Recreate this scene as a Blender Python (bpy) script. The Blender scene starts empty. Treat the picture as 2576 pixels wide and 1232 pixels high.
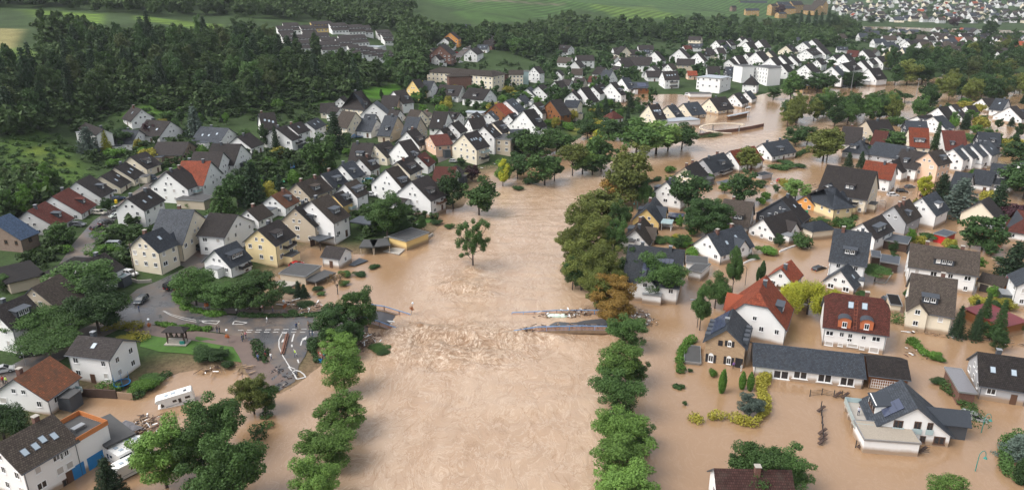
import bpy, bmesh, math, random
import numpy as np
from mathutils import Vector, Matrix, noise
from mathutils.geometry import delaunay_2d_cdt
R=math.radians
sc=bpy.context.scene
# ---------------- camera, world, sun, exposure
F=1830.0; CX=1288.0; CY=616.0; TH=R(20); CH=75.0
cam=bpy.data.cameras.new('camera'); co=bpy.data.objects.new('camera',cam); sc.collection.objects.link(co)
co.location=(0,0,CH); co.rotation_euler=(R(70),0,0); cam.sensor_width=36; cam.lens=36*F/2576; cam.clip_start=1; cam.clip_end=9000
sc.camera=co
w=bpy.data.worlds.new('World'); sc.world=w; w.use_nodes=True
nt=w.node_tree; bg=nt.nodes['Background']; sky=nt.nodes.new('ShaderNodeTexSky'); sky.sky_type='NISHITA'; sky.sun_disc=False
SUN_EL=R(52); SUN_AZ=R(250)
sky.sun_elevation=SUN_EL; sky.sun_rotation=SUN_AZ; sky.air_density=1.0; sky.dust_density=4.0; sky.ozone_density=1.0
hs=nt.nodes.new('ShaderNodeHueSaturation'); hs.inputs['Saturation'].default_value=0.30
nt.links.new(sky.outputs[0],hs.inputs['Color']); nt.links.new(hs.outputs[0],bg.inputs['Color']); bg.inputs['Strength'].default_value=0.14
sl=bpy.data.lights.new('sun','SUN'); sl.energy=0.9; sl.angle=R(40); sl.color=(1,.97,.92)
so=bpy.data.objects.new('sun',sl); sc.collection.objects.link(so)
sd=Vector((math.sin(SUN_AZ)*math.cos(SUN_EL),math.cos(SUN_AZ)*math.cos(SUN_EL),math.sin(SUN_EL)))
so.rotation_euler=sd.to_track_quat('Z','Y').to_euler()
vs=sc.view_settings; vs.view_transform='Standard'; vs.look='None'; vs.exposure=0.95; vs.gamma=1; vs.use_curve_mapping=False
sc.cycles.max_bounces=5; sc.cycles.diffuse_bounces=3; sc.cycles.glossy_bounces=2; sc.cycles.transmission_bounces=2; sc.cycles.transparent_max_bounces=4
sc.cycles.volume_bounces=0
random.seed(7); rng=np.random.default_rng(7)
# ---------------- pixel <-> world (photo measured on a 2576 x 1232 grid)
CT,ST=math.cos(TH),math.sin(TH)
def ray(gx,gy):
    a=(gx-CX)/F; u=-(gy-CY)/F
    return Vector((a,CT+u*ST,-ST+u*CT))
def at_z(gx,gy,z):
    d=ray(gx,gy); t=(z-CH)/d.z
    return Vector((d.x*t,d.y*t,z))
def at_y(gx,gy,Y):
    d=ray(gx,gy); t=Y/d.y
    return Vector((d.x*t,Y,CH+d.z*t))
def proj(p):
    dx,dy,dz=p[0],p[1],p[2]-CH
    dep=dy*CT-dz*ST; up=dy*ST+dz*CT
    return CX+F*dx/dep, CY-F*up/dep
def tandep(gy):
    return math.tan(TH-math.atan((CY-gy)/F))
def T(c,r,u,v): return (c*644+u/4.0, r*308+v/4.0)
# ---------------- terrain
def prof(near,pts,far=None):
    l=list(near)
    for gy,Y in pts: l.append((Y,CH-Y*tandep(gy)))
    if far: l+=far
    return l
NL=[(0,1.2),(175,1.2),(215,2.6)]
HI=[(3500,170),(6000,200)]
COLS=[(-900,prof(NL,[(420,270),(300,305),(200,360),(130,430),(60,540),(20,640),(-40,800),(-200,1100)],HI)),
 (0,prof(NL+[(235,4)],[(420,263),(300,300),(200,360),(130,430),(60,540),(20,640),(-40,800),(-200,1100)],HI)),
 (300,prof(NL+[(240,3)],[(400,293),(330,330),(290,350),(200,400),(130,460),(60,560),(20,680),(-40,850),(-200,1150)],HI)),
 (600,prof(NL+[(300,4.5)],[(340,340),(290,375),(200,430),(130,490),(90,560),(60,640),(20,760),(-40,950),(-200,1300)],HI)),
 (850,prof(NL+[(330,3.5)],[(290,400),(230,440),(160,530),(120,580),(75,660),(40,780),(0,950),(-40,1100),(-120,1400)],HI)),
 (1000,prof(NL+[(380,4)],[(240,450),(200,510),(150,590),(100,680),(60,800),(20,950),(-40,1200)],HI)),
 (1200,prof(NL+[(380,3.5)],[(170,610),(130,680),(90,760),(50,860),(10,1000),(-40,1200)],HI)),
 (1450,prof(NL+[(500,3)],[(140,740),(110,800),(80,880),(50,980),(20,1080),(0,1150),(-40,1300)],HI)),
 (1750,prof(NL+[(600,2.5)],[(110,870),(80,960),(50,1060),(20,1180),(0,1280),(-40,1450)],HI)),
 (1900,prof(NL+[(700,2.5)],[(95,980),(60,1080),(42,1180),(20,1350),(10,1500),(-40,2200)],HI)),
 (2060,prof(NL,[(90,1000),(55,1060),(42,1150)],[(1300,6),(1500,5),(1900,12),(2300,22),(2900,75)]+HI)),
 (2200,prof(NL,[],[(1400,2.5),(2000,8),(2300,18),(2700,70)]+HI)),
 (2420,prof(NL,[],[(1300,2.5),(1650,5),(1800,14),(2050,32),(2500,90)]+HI)),
 (3400,prof(NL,[],[(1300,2.5),(1650,5),(1800,18),(2050,40),(2500,100)]+HI))]
def W0(pts): return np.array([tuple(at_z(x,y,0))[:2] for x,y in pts])
LAND=[(-900,1500),(-900,1300),(0,1300),(60,1160),(100,1120),(175,1045),(215,995),(335,1000),(345,985),(430,938),(520,925),(600,930),(640,955),(670,975),(700,988),(745,965),(795,925),(815,900),(850,885),(905,880),(935,860),(925,830),(915,785),(800,772),(720,768),(700,745),(690,700),(700,690),(765,690),(752,660),(752,628),(790,622),(850,640),(960,637),(1000,628),(1055,615),(1085,585),(1109,565),(1072,545),(1106,525),(1156,525),(1185,490),(1215,438),(1240,432),(1288,450),(1325,415),(1375,390),(1410,372),(1460,345),(1470,328),(1560,345),(1650,340),(1700,325),(1680,300),(1655,270),(1560,270),(1560,240),(1700,237),(1760,243),(1850,252),(1920,237),(1960,226),(2060,224),(2190,216),(2222,206),(2320,200),(2400,190),(2700,180),(5200,150),(5200,-30),(-2500,-30),(-2500,900)]
POOLS=[[(2130,67),(2250,68),(2330,71),(2460,74),(2640,80),(2640,86),(2450,83),(2330,80),(2250,76),(2130,72)]]
LANDW=W0(LAND); POOLW=[W0(p) for p in POOLS]
def sdist(P,poly):
    x,y=P[:,0],P[:,1]; n=len(poly); d2=np.full(len(P),1e18); ins=np.zeros(len(P),bool)
    for i in range(n):
        ax,ay=poly[i]; bx,by=poly[(i+1)%n]; ex,ey=bx-ax,by-ay; L=ex*ex+ey*ey+1e-12
        t=np.clip(((x-ax)*ex+(y-ay)*ey)/L,0,1); dx=x-ax-t*ex; dy=y-ay-t*ey
        d2=np.minimum(d2,dx*dx+dy*dy)
        if ay!=by:
            c=((ay>y)!=(by>y))&(x<(bx-ax)*(y-ay)/(by-ay)+ax); ins^=c
    d=np.sqrt(d2); return np.where(ins,d,-d)
def Hexact(X,Y):
    col=CX+F*X/np.maximum(Y*CT+CH*ST,30)
    cx=np.array([c[0] for c in COLS]); zs=np.array([np.interp(Y,[p[0] for p in c[1]],[p[1] for p in c[1]]) for c in COLS])
    i=np.clip(np.searchsorted(cx,col)-1,0,len(cx)-2); t=np.clip((col-cx[i])/(cx[i+1]-cx[i]),0,1); t=t*t*(3-2*t)
    k=np.arange(len(X)); Z=zs[i,k]*(1-t)+zs[i+1,k]*t
    P=np.stack([X,Y],1); d=sdist(P,LANDW)
    for pw in POOLW: d=np.minimum(d,-sdist(P,pw)*.4)
    return np.where(d>0,np.minimum(Z,.12+.10*d+ .02*np.maximum(d-20,0)**1.4),np.maximum(-2.5,.12+.25*d))
def axis(segs):
    o=[]
    for a,b,s in segs: o+=list(np.arange(a,b,s))
    o.append(segs[-1][1]); return np.array(o)
GX=axis([(-3000,-700,100),(-700,-330,12),(-330,330,2.5),(330,800,10),(800,3600,70)])
GY=axis([(20,60,20),(60,360,2.5),(360,800,6),(800,1700,14),(1700,3600,60),(3600,6000,600)])
MX,MY=np.meshgrid(GX,GY); GZ=Hexact(MX.ravel(),MY.ravel()).reshape(MX.shape)
for j in range(GZ.shape[0]):
    pass
def H(x,y):
    i=int(np.clip(np.searchsorted(GX,x)-1,0,len(GX)-2)); j=int(np.clip(np.searchsorted(GY,y)-1,0,len(GY)-2))
    t=min(max((x-GX[i])/(GX[i+1]-GX[i]),0),1); s=min(max((y-GY[j])/(GY[j+1]-GY[j]),0),1)
    return float((GZ[j,i]*(1-t)+GZ[j,i+1]*t)*(1-s)+(GZ[j+1,i]*(1-t)+GZ[j+1,i+1]*t)*s)
def G0(x,y): return max(H(x,y),0.0)
def ground(gx,gy):
    d=ray(gx,gy); Y=50.0; pY=Y
    while Y<5000:
        t=Y/d.y
        if CH+d.z*t<=G0(d.x*t,Y):
            a,b=pY,Y
            for _ in range(14):
                m=(a+b)/2; t=m/d.y
                if CH+d.z*t<=G0(d.x*t,m): b=m
                else: a=m
            t=b/d.y; return Vector((d.x*t,b,G0(d.x*t,b)))
        pY=Y; Y*=1.012
    t=pY/d.y; return Vector((d.x*t,pY,CH+d.z*t))
# ---------------- object helpers
COL=sc.collection
def mesh(name,V,Fc,mats,mi=None,uv=None,smooth=False):
    m=bpy.data.meshes.new(name); m.from_pydata([tuple(v) for v in V],[],Fc)
    for a in (mats if isinstance(mats,(list,tuple)) else [mats]): m.materials.append(a)
    if mi: m.polygons.foreach_set('material_index',mi)
    if uv:
        l=m.uv_layers.new(name='UVMap'); l.data.foreach_set('uv',[c for p in uv for c in p])
    if smooth: m.polygons.foreach_set('use_smooth',[True]*len(m.polygons))
    m.update(); return m
def fastmesh(name,V,Q,mats,mi=None):
    m=bpy.data.meshes.new(name); n=len(V); k=len(Q); s=Q.shape[1]
    m.vertices.add(n); m.vertices.foreach_set('co',V.astype(np.float32).ravel())
    m.loops.add(k*s); m.loops.foreach_set('vertex_index',Q.astype(np.int32).ravel())
    m.polygons.add(k); m.polygons.foreach_set('loop_start',(np.arange(k)*s).astype(np.int32)); m.polygons.foreach_set('loop_total',np.full(k,s,np.int32))
    for a in (mats if isinstance(mats,(list,tuple)) else [mats]): m.materials.append(a)
    if mi is not None: m.polygons.foreach_set('material_index',np.asarray(mi,np.int32))
    m.update(calc_edges=True); m.validate(); return m
def link(name,me,parent=None,loc=None,rz=None,rot=None,scale=None):
    o=bpy.data.objects.new(name,me); COL.objects.link(o)
    if parent is not None: o.parent=parent
    if loc is not None: o.location=loc
    if rz is not None: o.rotation_euler=(0,0,rz)
    if rot is not None: o.rotation_euler=rot
    if scale is not None: o.scale=scale
    return o
PENDING=[]
def tag(o,base,cat,region=None,group=None,gx=0,share=False):
    o['category']=cat
    if group: o['group']=group
    PENDING.append((o,base,cat,region,gx,share)); return o
def struct(o,kind='structure'): o['kind']=kind; return o
ORD=['zeroth','first','second','third','fourth','fifth','sixth','seventh','eighth','ninth','tenth','eleventh','twelfth','thirteenth','fourteenth','fifteenth','sixteenth','seventeenth','eighteenth','nineteenth','twentieth']+['twenty-'+a for a in ('first','second','third','fourth','fifth','sixth','seventh','eighth','ninth')]+['thirtieth']+['thirty-'+a for a in ('first','second','third','fourth','fifth','sixth','seventh','eighth','ninth')]+['fortieth']+['forty-'+a for a in ('first','second','third','fourth','fifth','sixth','seventh','eighth','ninth')]+['fiftieth']
def finish_labels():
    d={}
    for t in PENDING: d.setdefault((t[1],t[3]),[]).append(t)
    for (base,reg),l in d.items():
        l.sort(key=lambda t:t[4]); n=len(l)
        for i,t in enumerate(l):
            s=base+((' '+reg) if reg and reg.strip() else '')
            if n==2 and not t[5]: s+=', the one further '+('left','right')[i]
            elif n>1 and not t[5]:
                o=ORD[i+1] if i+1<len(ORD) else None
                if i==0: s+=', leftmost'
                elif i==n-1: s+=', rightmost'
                elif i<n/2: s+=', '+o+' from left'
                else: s+=', '+ORD[min(n-i,len(ORD)-1)]+' from right'
            t[0]['label']=s
# geometry accumulators
class MB:
    def __init__(s): s.V=[];s.F=[];s.M=[];s.U=[]
    def quad(s,a,b,c,d,m=0):
        n=len(s.V); s.V+=[a,b,c,d]; s.F.append((n,n+1,n+2,n+3)); s.M.append(m)
    def poly(s,pts,m=0):
        n=len(s.V); s.V+=list(pts); s.F.append(tuple(range(n,n+len(pts)))); s.M.append(m)
    def box(s,x0,x1,y0,y1,z0,z1,m=0,mt=None):
        n=len(s.V); s.V+=[(x0,y0,z0),(x1,y0,z0),(x1,y1,z0),(x0,y1,z0),(x0,y0,z1),(x1,y0,z1),(x1,y1,z1),(x0,y1,z1)]
        for f in [(0,3,2,1),(4,5,6,7),(0,1,5,4),(1,2,6,5),(2,3,7,6),(3,0,4,7)]:
            s.F.append(tuple(n+i for i in f)); s.M.append(m)
        if mt is not None: s.M[-5]=mt
    def tube(s,a,b,r,r2=None,k=6,m=0):
        a=Vector(a);b=Vector(b); d=(b-a)
        if d.length<1e-6: return
        d.normalize(); u=d.orthogonal().normalized(); v=d.cross(u); r2=r if r2 is None else r2; n=len(s.V)
        for i in range(k):
            t=2*math.pi*i/k; o=u*math.cos(t)+v*math.sin(t)
            s.V+=[tuple(a+o*r),tuple(b+o*r2)]
        for i in range(k):
            j=(i+1)%k; s.F.append((n+2*i,n+2*j,n+2*j+1,n+2*i+1)); s.M.append(m)
        s.F.append(tuple(n+2*i+1 for i in range(k))); s.M.append(m)
        s.F.append(tuple(n+2*i for i in reversed(range(k)))); s.M.append(m)
    def bar(s,a,b,wd,ht,m=0):
        a=Vector(a);b=Vector(b); d=b-a; L=d.length
        if L<1e-6: return
        d.normalize(); x=Vector((0,0,1)).cross(d)
        x=Vector((1,0,0)) if x.length<1e-3 else x.normalized()
        z=d.cross(x); n=len(s.V)
        for p in (a,b):
            for i,j in ((-1,-1),(1,-1),(1,1),(-1,1)): s.V.append(tuple(p+x*(i*wd/2)+z*(j*ht/2)))
        for f in [(0,1,2,3),(7,6,5,4),(0,4,5,1),(1,5,6,2),(2,6,7,3),(3,7,4,0)]: s.F.append(tuple(n+i for i in f)); s.M.append(m)
    def slab(s,polys,th,m=0,mb=None):
        edges={}; mb=m if mb is None else mb
        def key(p): return tuple(round(c,3) for c in p)
        for p in polys:
            s.poly(p,m); q=[(a[0],a[1],a[2]-th) for a in p]; s.poly(list(reversed(q)),mb)
            for i in range(len(p)):
                a,b=p[i],p[(i+1)%len(p)]
                if (key(b),key(a)) in edges: edges.pop((key(b),key(a)))
                else: edges[(key(a),key(b))]=(a,b)
        for a,b in edges.values(): s.poly([a,(a[0],a[1],a[2]-th),(b[0],b[1],b[2]-th),b],mb)
    def me(s,name,mats,smooth=False): return mesh(name,s.V,s.F,mats,s.M,None,smooth)
    def build(s,name,mats,parent=None,**k): return link(name,s.me(name,mats),parent,**k)
def in_poly(x,y,poly):
    s=False; n=len(poly)
    for i in range(n):
        ax,ay=poly[i]; bx,by=poly[(i+1)%n]
        if (ay>y)!=(by>y) and x<(bx-ax)*(y-ay)/(by-ay)+ax: s=not s
    return s
def clear(x,y,m): 
    return all((x-a)**2+(y-b)**2>(c+m)**2 for a,b,c in ALLH)
# ---------------- materials
def newmat(name):
    m=bpy.data.materials.new(name); m.use_nodes=True; n=m.node_tree; b=n.nodes['Principled BSDF']; return m,n,b
def N(n,t,**k):
    x=n.nodes.new(t)
    for a,b in k.items():
        if a in x.inputs: x.inputs[a].default_value=b
        else: setattr(x,a,b)
    return x
def L(n,a,b): n.links.new(a,b)
def mix(n,f,a,b,bt='MIX'):
    x=n.nodes.new('ShaderNodeMix'); x.data_type='RGBA'; x.blend_type=bt
    for s,v in ((0,f),(6,a),(7,b)):
        if hasattr(v,'is_output') or hasattr(v,'links'): n.links.new(v,x.inputs[s])
        else: x.inputs[s].default_value=v if s==0 else (*v,1) if len(v)==3 else v
    return x.outputs[2]
def ramp(n,f,stops):
    r=n.nodes.new('ShaderNodeValToRGB'); e=r.color_ramp.elements
    while len(e)<len(stops): e.new(.5)
    for i,(p,c) in enumerate(stops): e[i].position=p; e[i].color=(*c,1) if isinstance(c,tuple) else (c,c,c,1)
    n.links.new(f,r.inputs[0]); return r.outputs[0]
def plain(name,c,rough=.7,metal=0,spec=.5,var=.0,scale=3):
    m,n,b=newmat(name); b.inputs['Roughness'].default_value=rough; b.inputs['Metallic'].default_value=metal
    b.inputs['Specular IOR Level'].default_value=spec
    if var:
        tc=N(n,'ShaderNodeTexCoord'); t=N(n,'ShaderNodeTexNoise',Scale=scale,Detail=5.0); L(n,tc.outputs['Object'],t.inputs['Vector'])
        L(n,mix(n,t.outputs['Fac'],tuple(x*(1-var) for x in c),tuple(min(1,x*(1+var)) for x in c)),b.inputs['Base Color'])
    else: b.inputs['Base Color'].default_value=(*c,1)
    return m
def wallmat(name,c):
    m,n,b=newmat(name); b.inputs['Roughness'].default_value=.9; b.inputs['Specular IOR Level'].default_value=.2
    tc=N(n,'ShaderNodeTexCoord'); g=N(n,'ShaderNodeNewGeometry')
    a=N(n,'ShaderNodeTexNoise',Scale=.35,Detail=6.0,Roughness=.65); L(n,g.outputs['Position'],a.inputs['Vector'])
    mp=N(n,'ShaderNodeMapping'); mp.inputs['Scale'].default_value=(2.2,2.2,.12); L(n,g.outputs['Position'],mp.inputs[0])
    s=N(n,'ShaderNodeTexNoise',Scale=1.0,Detail=4.0); L(n,mp.outputs[0],s.inputs['Vector'])
    d=tuple(x*.72 for x in c); k=ramp(n,s.outputs['Fac'],[(.55,0.0),(.9,.2)])
    c1=mix(n,a.outputs['Fac'],tuple(x*.9 for x in c),c); c2=mix(n,k,c1,d); 
    # silt mark left by the flood near water level
    sp=N(n,'ShaderNodeSeparateXYZ'); L(n,g.outputs['Position'],sp.inputs[0])
    ad=N(n,'ShaderNodeMath',operation='ADD'); L(n,sp.outputs[2],ad.inputs[0]); 
    nm=N(n,'ShaderNodeMath',operation='MULTIPLY'); L(n,a.outputs['Fac'],nm.inputs[0]); nm.inputs[1].default_value=-.8; L(n,nm.outputs[0],ad.inputs[1])
    q=ramp(n,ad.outputs[0],[(.2,.9),(.95,0.0)])
    L(n,mix(n,q,c2,(.30,.2,.12)),b.inputs['Base Color']); return m
def roofmat(name,c,patch=None,lichen=.2,gloss=.55):
    m,n,b=newmat(name); b.inputs['Specular IOR Level'].default_value=.12
    uv=N(n,'ShaderNodeUVMap'); br=N(n,'ShaderNodeTexBrick'); L(n,uv.outputs[0],br.inputs['Vector'])
    br.inputs['Scale'].default_value=1.0; br.inputs['Brick Width'].default_value=.34; br.inputs['Row Height'].default_value=.38; br.inputs['Mortar Size'].default_value=.03
    br.inputs['Color1'].default_value=(*[x*.75 for x in c],1); br.inputs['Color2'].default_value=(*[min(1,x*1.35) for x in c],1); br.inputs['Mortar'].default_value=(*[x*.35 for x in c],1)
    g=N(n,'ShaderNodeNewGeometry'); a=N(n,'ShaderNodeTexNoise',Scale=.6,Detail=8.0,Roughness=.7); L(n,g.outputs['Position'],a.inputs['Vector'])
    oi=N(n,'ShaderNodeObjectInfo'); k=ramp(n,oi.outputs['Random'],[(0,.7),(1,1.25)])
    c0=mix(n,1.0,br.outputs['Color'],k,'MULTIPLY')
    lf=ramp(n,a.outputs['Fac'],[(.5,0.0),(.72,lichen*2)]); c1=mix(n,lf,c0,(.055,.048,.038))
    if patch:
        p=N(n,'ShaderNodeTexVoronoi',Scale=.9); L(n,g.outputs['Position'],p.inputs['Vector']); pf=ramp(n,p.outputs['Distance'],[(.2,0.0),(.25,.6)]); c1=mix(n,pf,c1,patch)
    L(n,c1,b.inputs['Base Color']); rr=ramp(n,a.outputs['Fac'],[(.3,gloss),(.7,gloss+.25)]); L(n,rr,b.inputs['Roughness'])
    bp=N(n,'ShaderNodeBump',Strength=.5,Distance=.06); L(n,br.outputs['Fac'],bp.inputs['Height']); bp.invert=True; L(n,bp.outputs[0],b.inputs['Normal'])
    return m
WALL={'w':('white',wallmat('white_render',(.79,.78,.76))),'c':('cream',wallmat('cream_render',(.74,.66,.52))),'y':('yellow',wallmat('yellow_render',(.72,.52,.22))),
 'g':('grey',wallmat('grey_render',(.40,.40,.41))),'b':('beige',wallmat('beige_render',(.52,.44,.34))),'p':('peach',wallmat('peach_render',(.72,.50,.36))),
 'o':('orange',wallmat('orange_render',(.70,.33,.10))),'k':('dark-clad',wallmat('slate_cladding',(.055,.06,.07))),'t':('timber-clad',wallmat('timber_cladding',(.22,.09,.035)))}
WALL['q']=('sandstone',wallmat('sandstone_wall',(.42,.27,.12)))
WALL['v']=('pale yellow',wallmat('pale_yellow_render',(.76,.62,.36)))
def brickmat(name,c1,c2,mort,sc_=1.0,bw=.5,rh=.2):
    m,n,b=newmat(name); b.inputs['Roughness'].default_value=.85
    tc=N(n,'ShaderNodeTexCoord'); sp=N(n,'ShaderNodeSeparateXYZ'); L(n,tc.outputs['Object'],sp.inputs[0])
    ad=N(n,'ShaderNodeMath',operation='ADD'); L(n,sp.outputs[0],ad.inputs[0]); L(n,sp.outputs[1],ad.inputs[1])
    cb=N(n,'ShaderNodeCombineXYZ'); L(n,ad.outputs[0],cb.inputs[0]); L(n,sp.outputs[2],cb.inputs[1])
    br=N(n,'ShaderNodeTexBrick'); L(n,cb.outputs[0],br.inputs['Vector']); br.inputs['Scale'].default_value=sc_; br.inputs['Brick Width'].default_value=bw; br.inputs['Row Height'].default_value=rh; br.inputs['Mortar Size'].default_value=.02
    br.inputs['Color1'].default_value=(*c1,1); br.inputs['Color2'].default_value=(*c2,1); br.inputs['Mortar'].default_value=(*mort,1)
    a=N(n,'ShaderNodeTexNoise',Scale=1.5,Detail=6.0); L(n,tc.outputs['Object'],a.inputs['Vector'])
    L(n,mix(n,a.outputs['Fac'],br.outputs['Color'],tuple(x*.6 for x in c1)),b.inputs['Base Color']); return m
WALL['s']=('rubble-stone',brickmat('rubble_stone',(.46,.32,.19),(.30,.19,.11),(.50,.41,.31),1,.7,.28))
WALL['r']=('red-brick',brickmat('red_brick',(.17,.07,.045),(.12,.05,.035),(.25,.2,.17)))
WALL['h']=('brown-brick',brickmat('brown_brick',(.27,.19,.14),(.2,.13,.1),(.35,.3,.26)))
ROOF={'d':('dark brown',roofmat('dark_roof_tile',(.034,.029,.028))),'a':('slate-grey',roofmat('grey_roof_tile',(.042,.048,.058),lichen=.1,gloss=.35)),'m':('weathered brown',roofmat('weathered_roof_tile',(.060,.048,.040),lichen=.4,gloss=.6)),
 'r':('orange-red',roofmat('red_roof_tile',(.225,.055,.028),lichen=.25)),'n':('red-brown',roofmat('red_brown_roof_tile',(.105,.033,.025),lichen=.15)),'u':('rust-coloured',roofmat('rust_roof_tile',(.22,.075,.035),patch=(.10,.055,.035),lichen=.5)),
 'e':('dark maroon-brown',roofmat('maroon_roof_tile',(.062,.030,.026),lichen=.3)),'l':('light grey',plain('light_roof',(.32,.35,.38),.4,var=.1)),'B':('blue-grey',roofmat('blue_roof_tile',(.06,.095,.16),lichen=.05,gloss=.35)),'x':('metal',plain('metal_roof',(.28,.27,.28),.35,.5,var=.15))}
WHITE=plain('white_frame',(.78,.78,.77),.4); PANE=plain('window_pane',(.018,.022,.028),.08,spec=.8); PANEL=plain('skylight_pane',(.32,.38,.43),.08,spec=.9)
SHUT=plain('roller_shutter',(.45,.42,.39),.6,var=.06); BROWNF=plain('brown_frame',(.10,.05,.03),.5); ORANGEC=plain('orange_panel',(.75,.24,.03),.6); DARKM=plain('dark_metal',(.03,.03,.035),.45,.4)
GREYM=plain('grey_metal',(.35,.36,.37),.4,.6); CONC=plain('concrete',(.36,.33,.29),.85,var=.2,scale=1.2); BRICKC=brickmat('chimney_brick',(.15,.045,.03),(.10,.035,.025),(.2,.15,.12),1,.24,.09)
LEADG=plain('lead_grey',(.075,.085,.10),.5,.3,var=.1); FLATR=plain('bitumen_roof',(.06,.06,.06),.8,var=.25,scale=.8); GRAVR=plain('gravel_roof',(.30,.26,.21),.95,var=.3,scale=6)
GLASSB=plain('balcony_glass',(.35,.45,.46),.1,spec=.8); SOLAR=plain('solar_cell',(.05,.06,.10),.15,spec=.8); WOOD=plain('raw_timber',(.27,.185,.12),.8,var=.3,scale=4); WOODO=plain('orange_timber',(.48,.17,.05),.7,var=.25,scale=5); DWOOD=plain('dark_timber',(.06,.035,.025),.8,var=.3)
BLUEP=plain('blue_paint',(.01,.17,.42),.4,var=.1); REDP=plain('red_paint',(.5,.02,.02),.35); TEALP=plain('teal_paint',(.02,.2,.17),.4); REDMET=plain('dark_red_metal',(.17,.03,.035),.45,.2)
RAILB=plain('railing_blue',(.16,.30,.52),.5); RAILP=plain('railing_salmon',(.62,.34,.22),.7); BEIGEP=plain('beige_plaster',(.5,.42,.32),.9,var=.12); GREENP=plain('green_canvas',(.02,.25,.12),.6); SHG=plain('green_shutter',(.02,.07,.04),.6)
# foliage
def leafmat(name,c1,c2,tint=None):
    if name not in('forest_leaf','conifer_needle','dark_leaf'): c1=tuple(x*1.25 for x in c1); c2=tuple(x*1.25 for x in c2)
    c1=tuple(x*k for x,k in zip(c1,(1.4,1.25,1.1))); c2=tuple(x*k for x,k in zip(c2,(1.4,1.25,1.1)))
    m,n,b=newmat(name); b.inputs['Roughness'].default_value=.65; b.inputs['Specular IOR Level'].default_value=.25
    oi=N(n,'ShaderNodeObjectInfo'); tc=N(n,'ShaderNodeTexCoord'); a=N(n,'ShaderNodeTexNoise',Scale=9.0,Detail=3.0); L(n,tc.outputs['Object'],a.inputs['Vector'])
    c=mix(n,a.outputs['Fac'],c1,c2); g=ramp(n,oi.outputs['Random'],[(0,.72),(1,1.28)]); c=mix(n,1.0,c,g,'MULTIPLY')
    if tint: t=ramp(n,oi.outputs['Random'],[(.55,0.0),(.95,.6)]); c=mix(n,t,c,tint)
    L(n,c,b.inputs['Base Color'])
    tr=N(n,'ShaderNodeBsdfTranslucent'); L(n,c,tr.inputs['Color']); ms=N(n,'ShaderNodeMixShader'); ms.inputs[0].default_value=.18
    o=n.nodes['Material Output']; L(n,b.outputs[0],ms.inputs[1]); L(n,tr.outputs[0],ms.inputs[2]); L(n,ms.outputs[0],o.inputs['Surface']); return m
LEAF={'lime':leafmat('bright_leaf',(.047,.100,.024),(.086,.162,.038)),'green':leafmat('green_leaf',(.024,.056,.018),(.046,.095,.026)),'dark':leafmat('dark_leaf',(.018,.045,.017),(.038,.080,.026)),
 'olive':leafmat('olive_leaf',(.040,.066,.017),(.095,.115,.030)),'brown':leafmat('browning_leaf',(.075,.06,.015),(.17,.11,.03)),'willow':leafmat('willow_leaf',(.06,.13,.035),(.12,.2,.06)),
 'yellow':leafmat('yellow_leaf',(.13,.17,.02),(.26,.28,.03)),'conifer':leafmat('conifer_needle',(.013,.034,.018),(.030,.060,.028)),'blue':leafmat('blue_needle',(.035,.06,.055),(.075,.11,.10)),
 'purple':leafmat('purple_leaf',(.02,.012,.018),(.045,.02,.028)),'forest':leafmat('forest_leaf',(.024,.053,.019),(.054,.100,.033),(.085,.09,.035)),'hedge':leafmat('hedge_leaf',(.03,.08,.016),(.065,.14,.022)),'gold':leafmat('golden_leaf',(.10,.12,.02),(.22,.21,.04))}
BARK=plain('bark',(.06,.045,.035),.9,var=.3,scale=8); PBARK=plain('pale_bark',(.22,.2,.17),.9,var=.3,scale=8)
# ground
def groundmat():
    m,n,b=newmat('ground'); b.inputs['Roughness'].default_value=.95; b.inputs['Specular IOR Level'].default_value=.15
    g=N(n,'ShaderNodeNewGeometry'); at=N(n,'ShaderNodeAttribute',attribute_name='soil'); ro=N(n,'ShaderNodeAttribute',attribute_name='rows')
    a=N(n,'ShaderNodeTexNoise',Scale=.035,Detail=10.0,Roughness=.72); L(n,g.outputs['Position'],a.inputs['Vector'])
    f=N(n,'ShaderNodeTexNoise',Scale=1.3,Detail=5.0,Roughness=.7); L(n,g.outputs['Position'],f.inputs['Vector'])
    k=ramp(n,a.outputs['Fac'],[(.3,.6),(.7,1.35)]); c=mix(n,1.0,at.outputs['Color'],k,'MULTIPLY')
    k2=ramp(n,f.outputs['Fac'],[(.3,.6),(.7,1.35)]); c=mix(n,1.0,c,k2,'MULTIPLY')
    # vine rows
    mp=N(n,'ShaderNodeMapping'); mp.inputs['Rotation'].default_value=(0,0,R(28)); L(n,g.outputs['Position'],mp.inputs[0])
    wv=N(n,'ShaderNodeTexWave',Scale=.030,Distortion=1.2); L(n,mp.outputs[0],wv.inputs['Vector']); 
    kr=ramp(n,wv.outputs['Fac'],[(.25,.62),(.7,1.12)]); cr=mix(n,1.0,c,kr,'MULTIPLY'); c=mix(n,ro.outputs['Fac'],c,cr)
    L(n,c,b.inputs['Base Color']); return m
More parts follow.
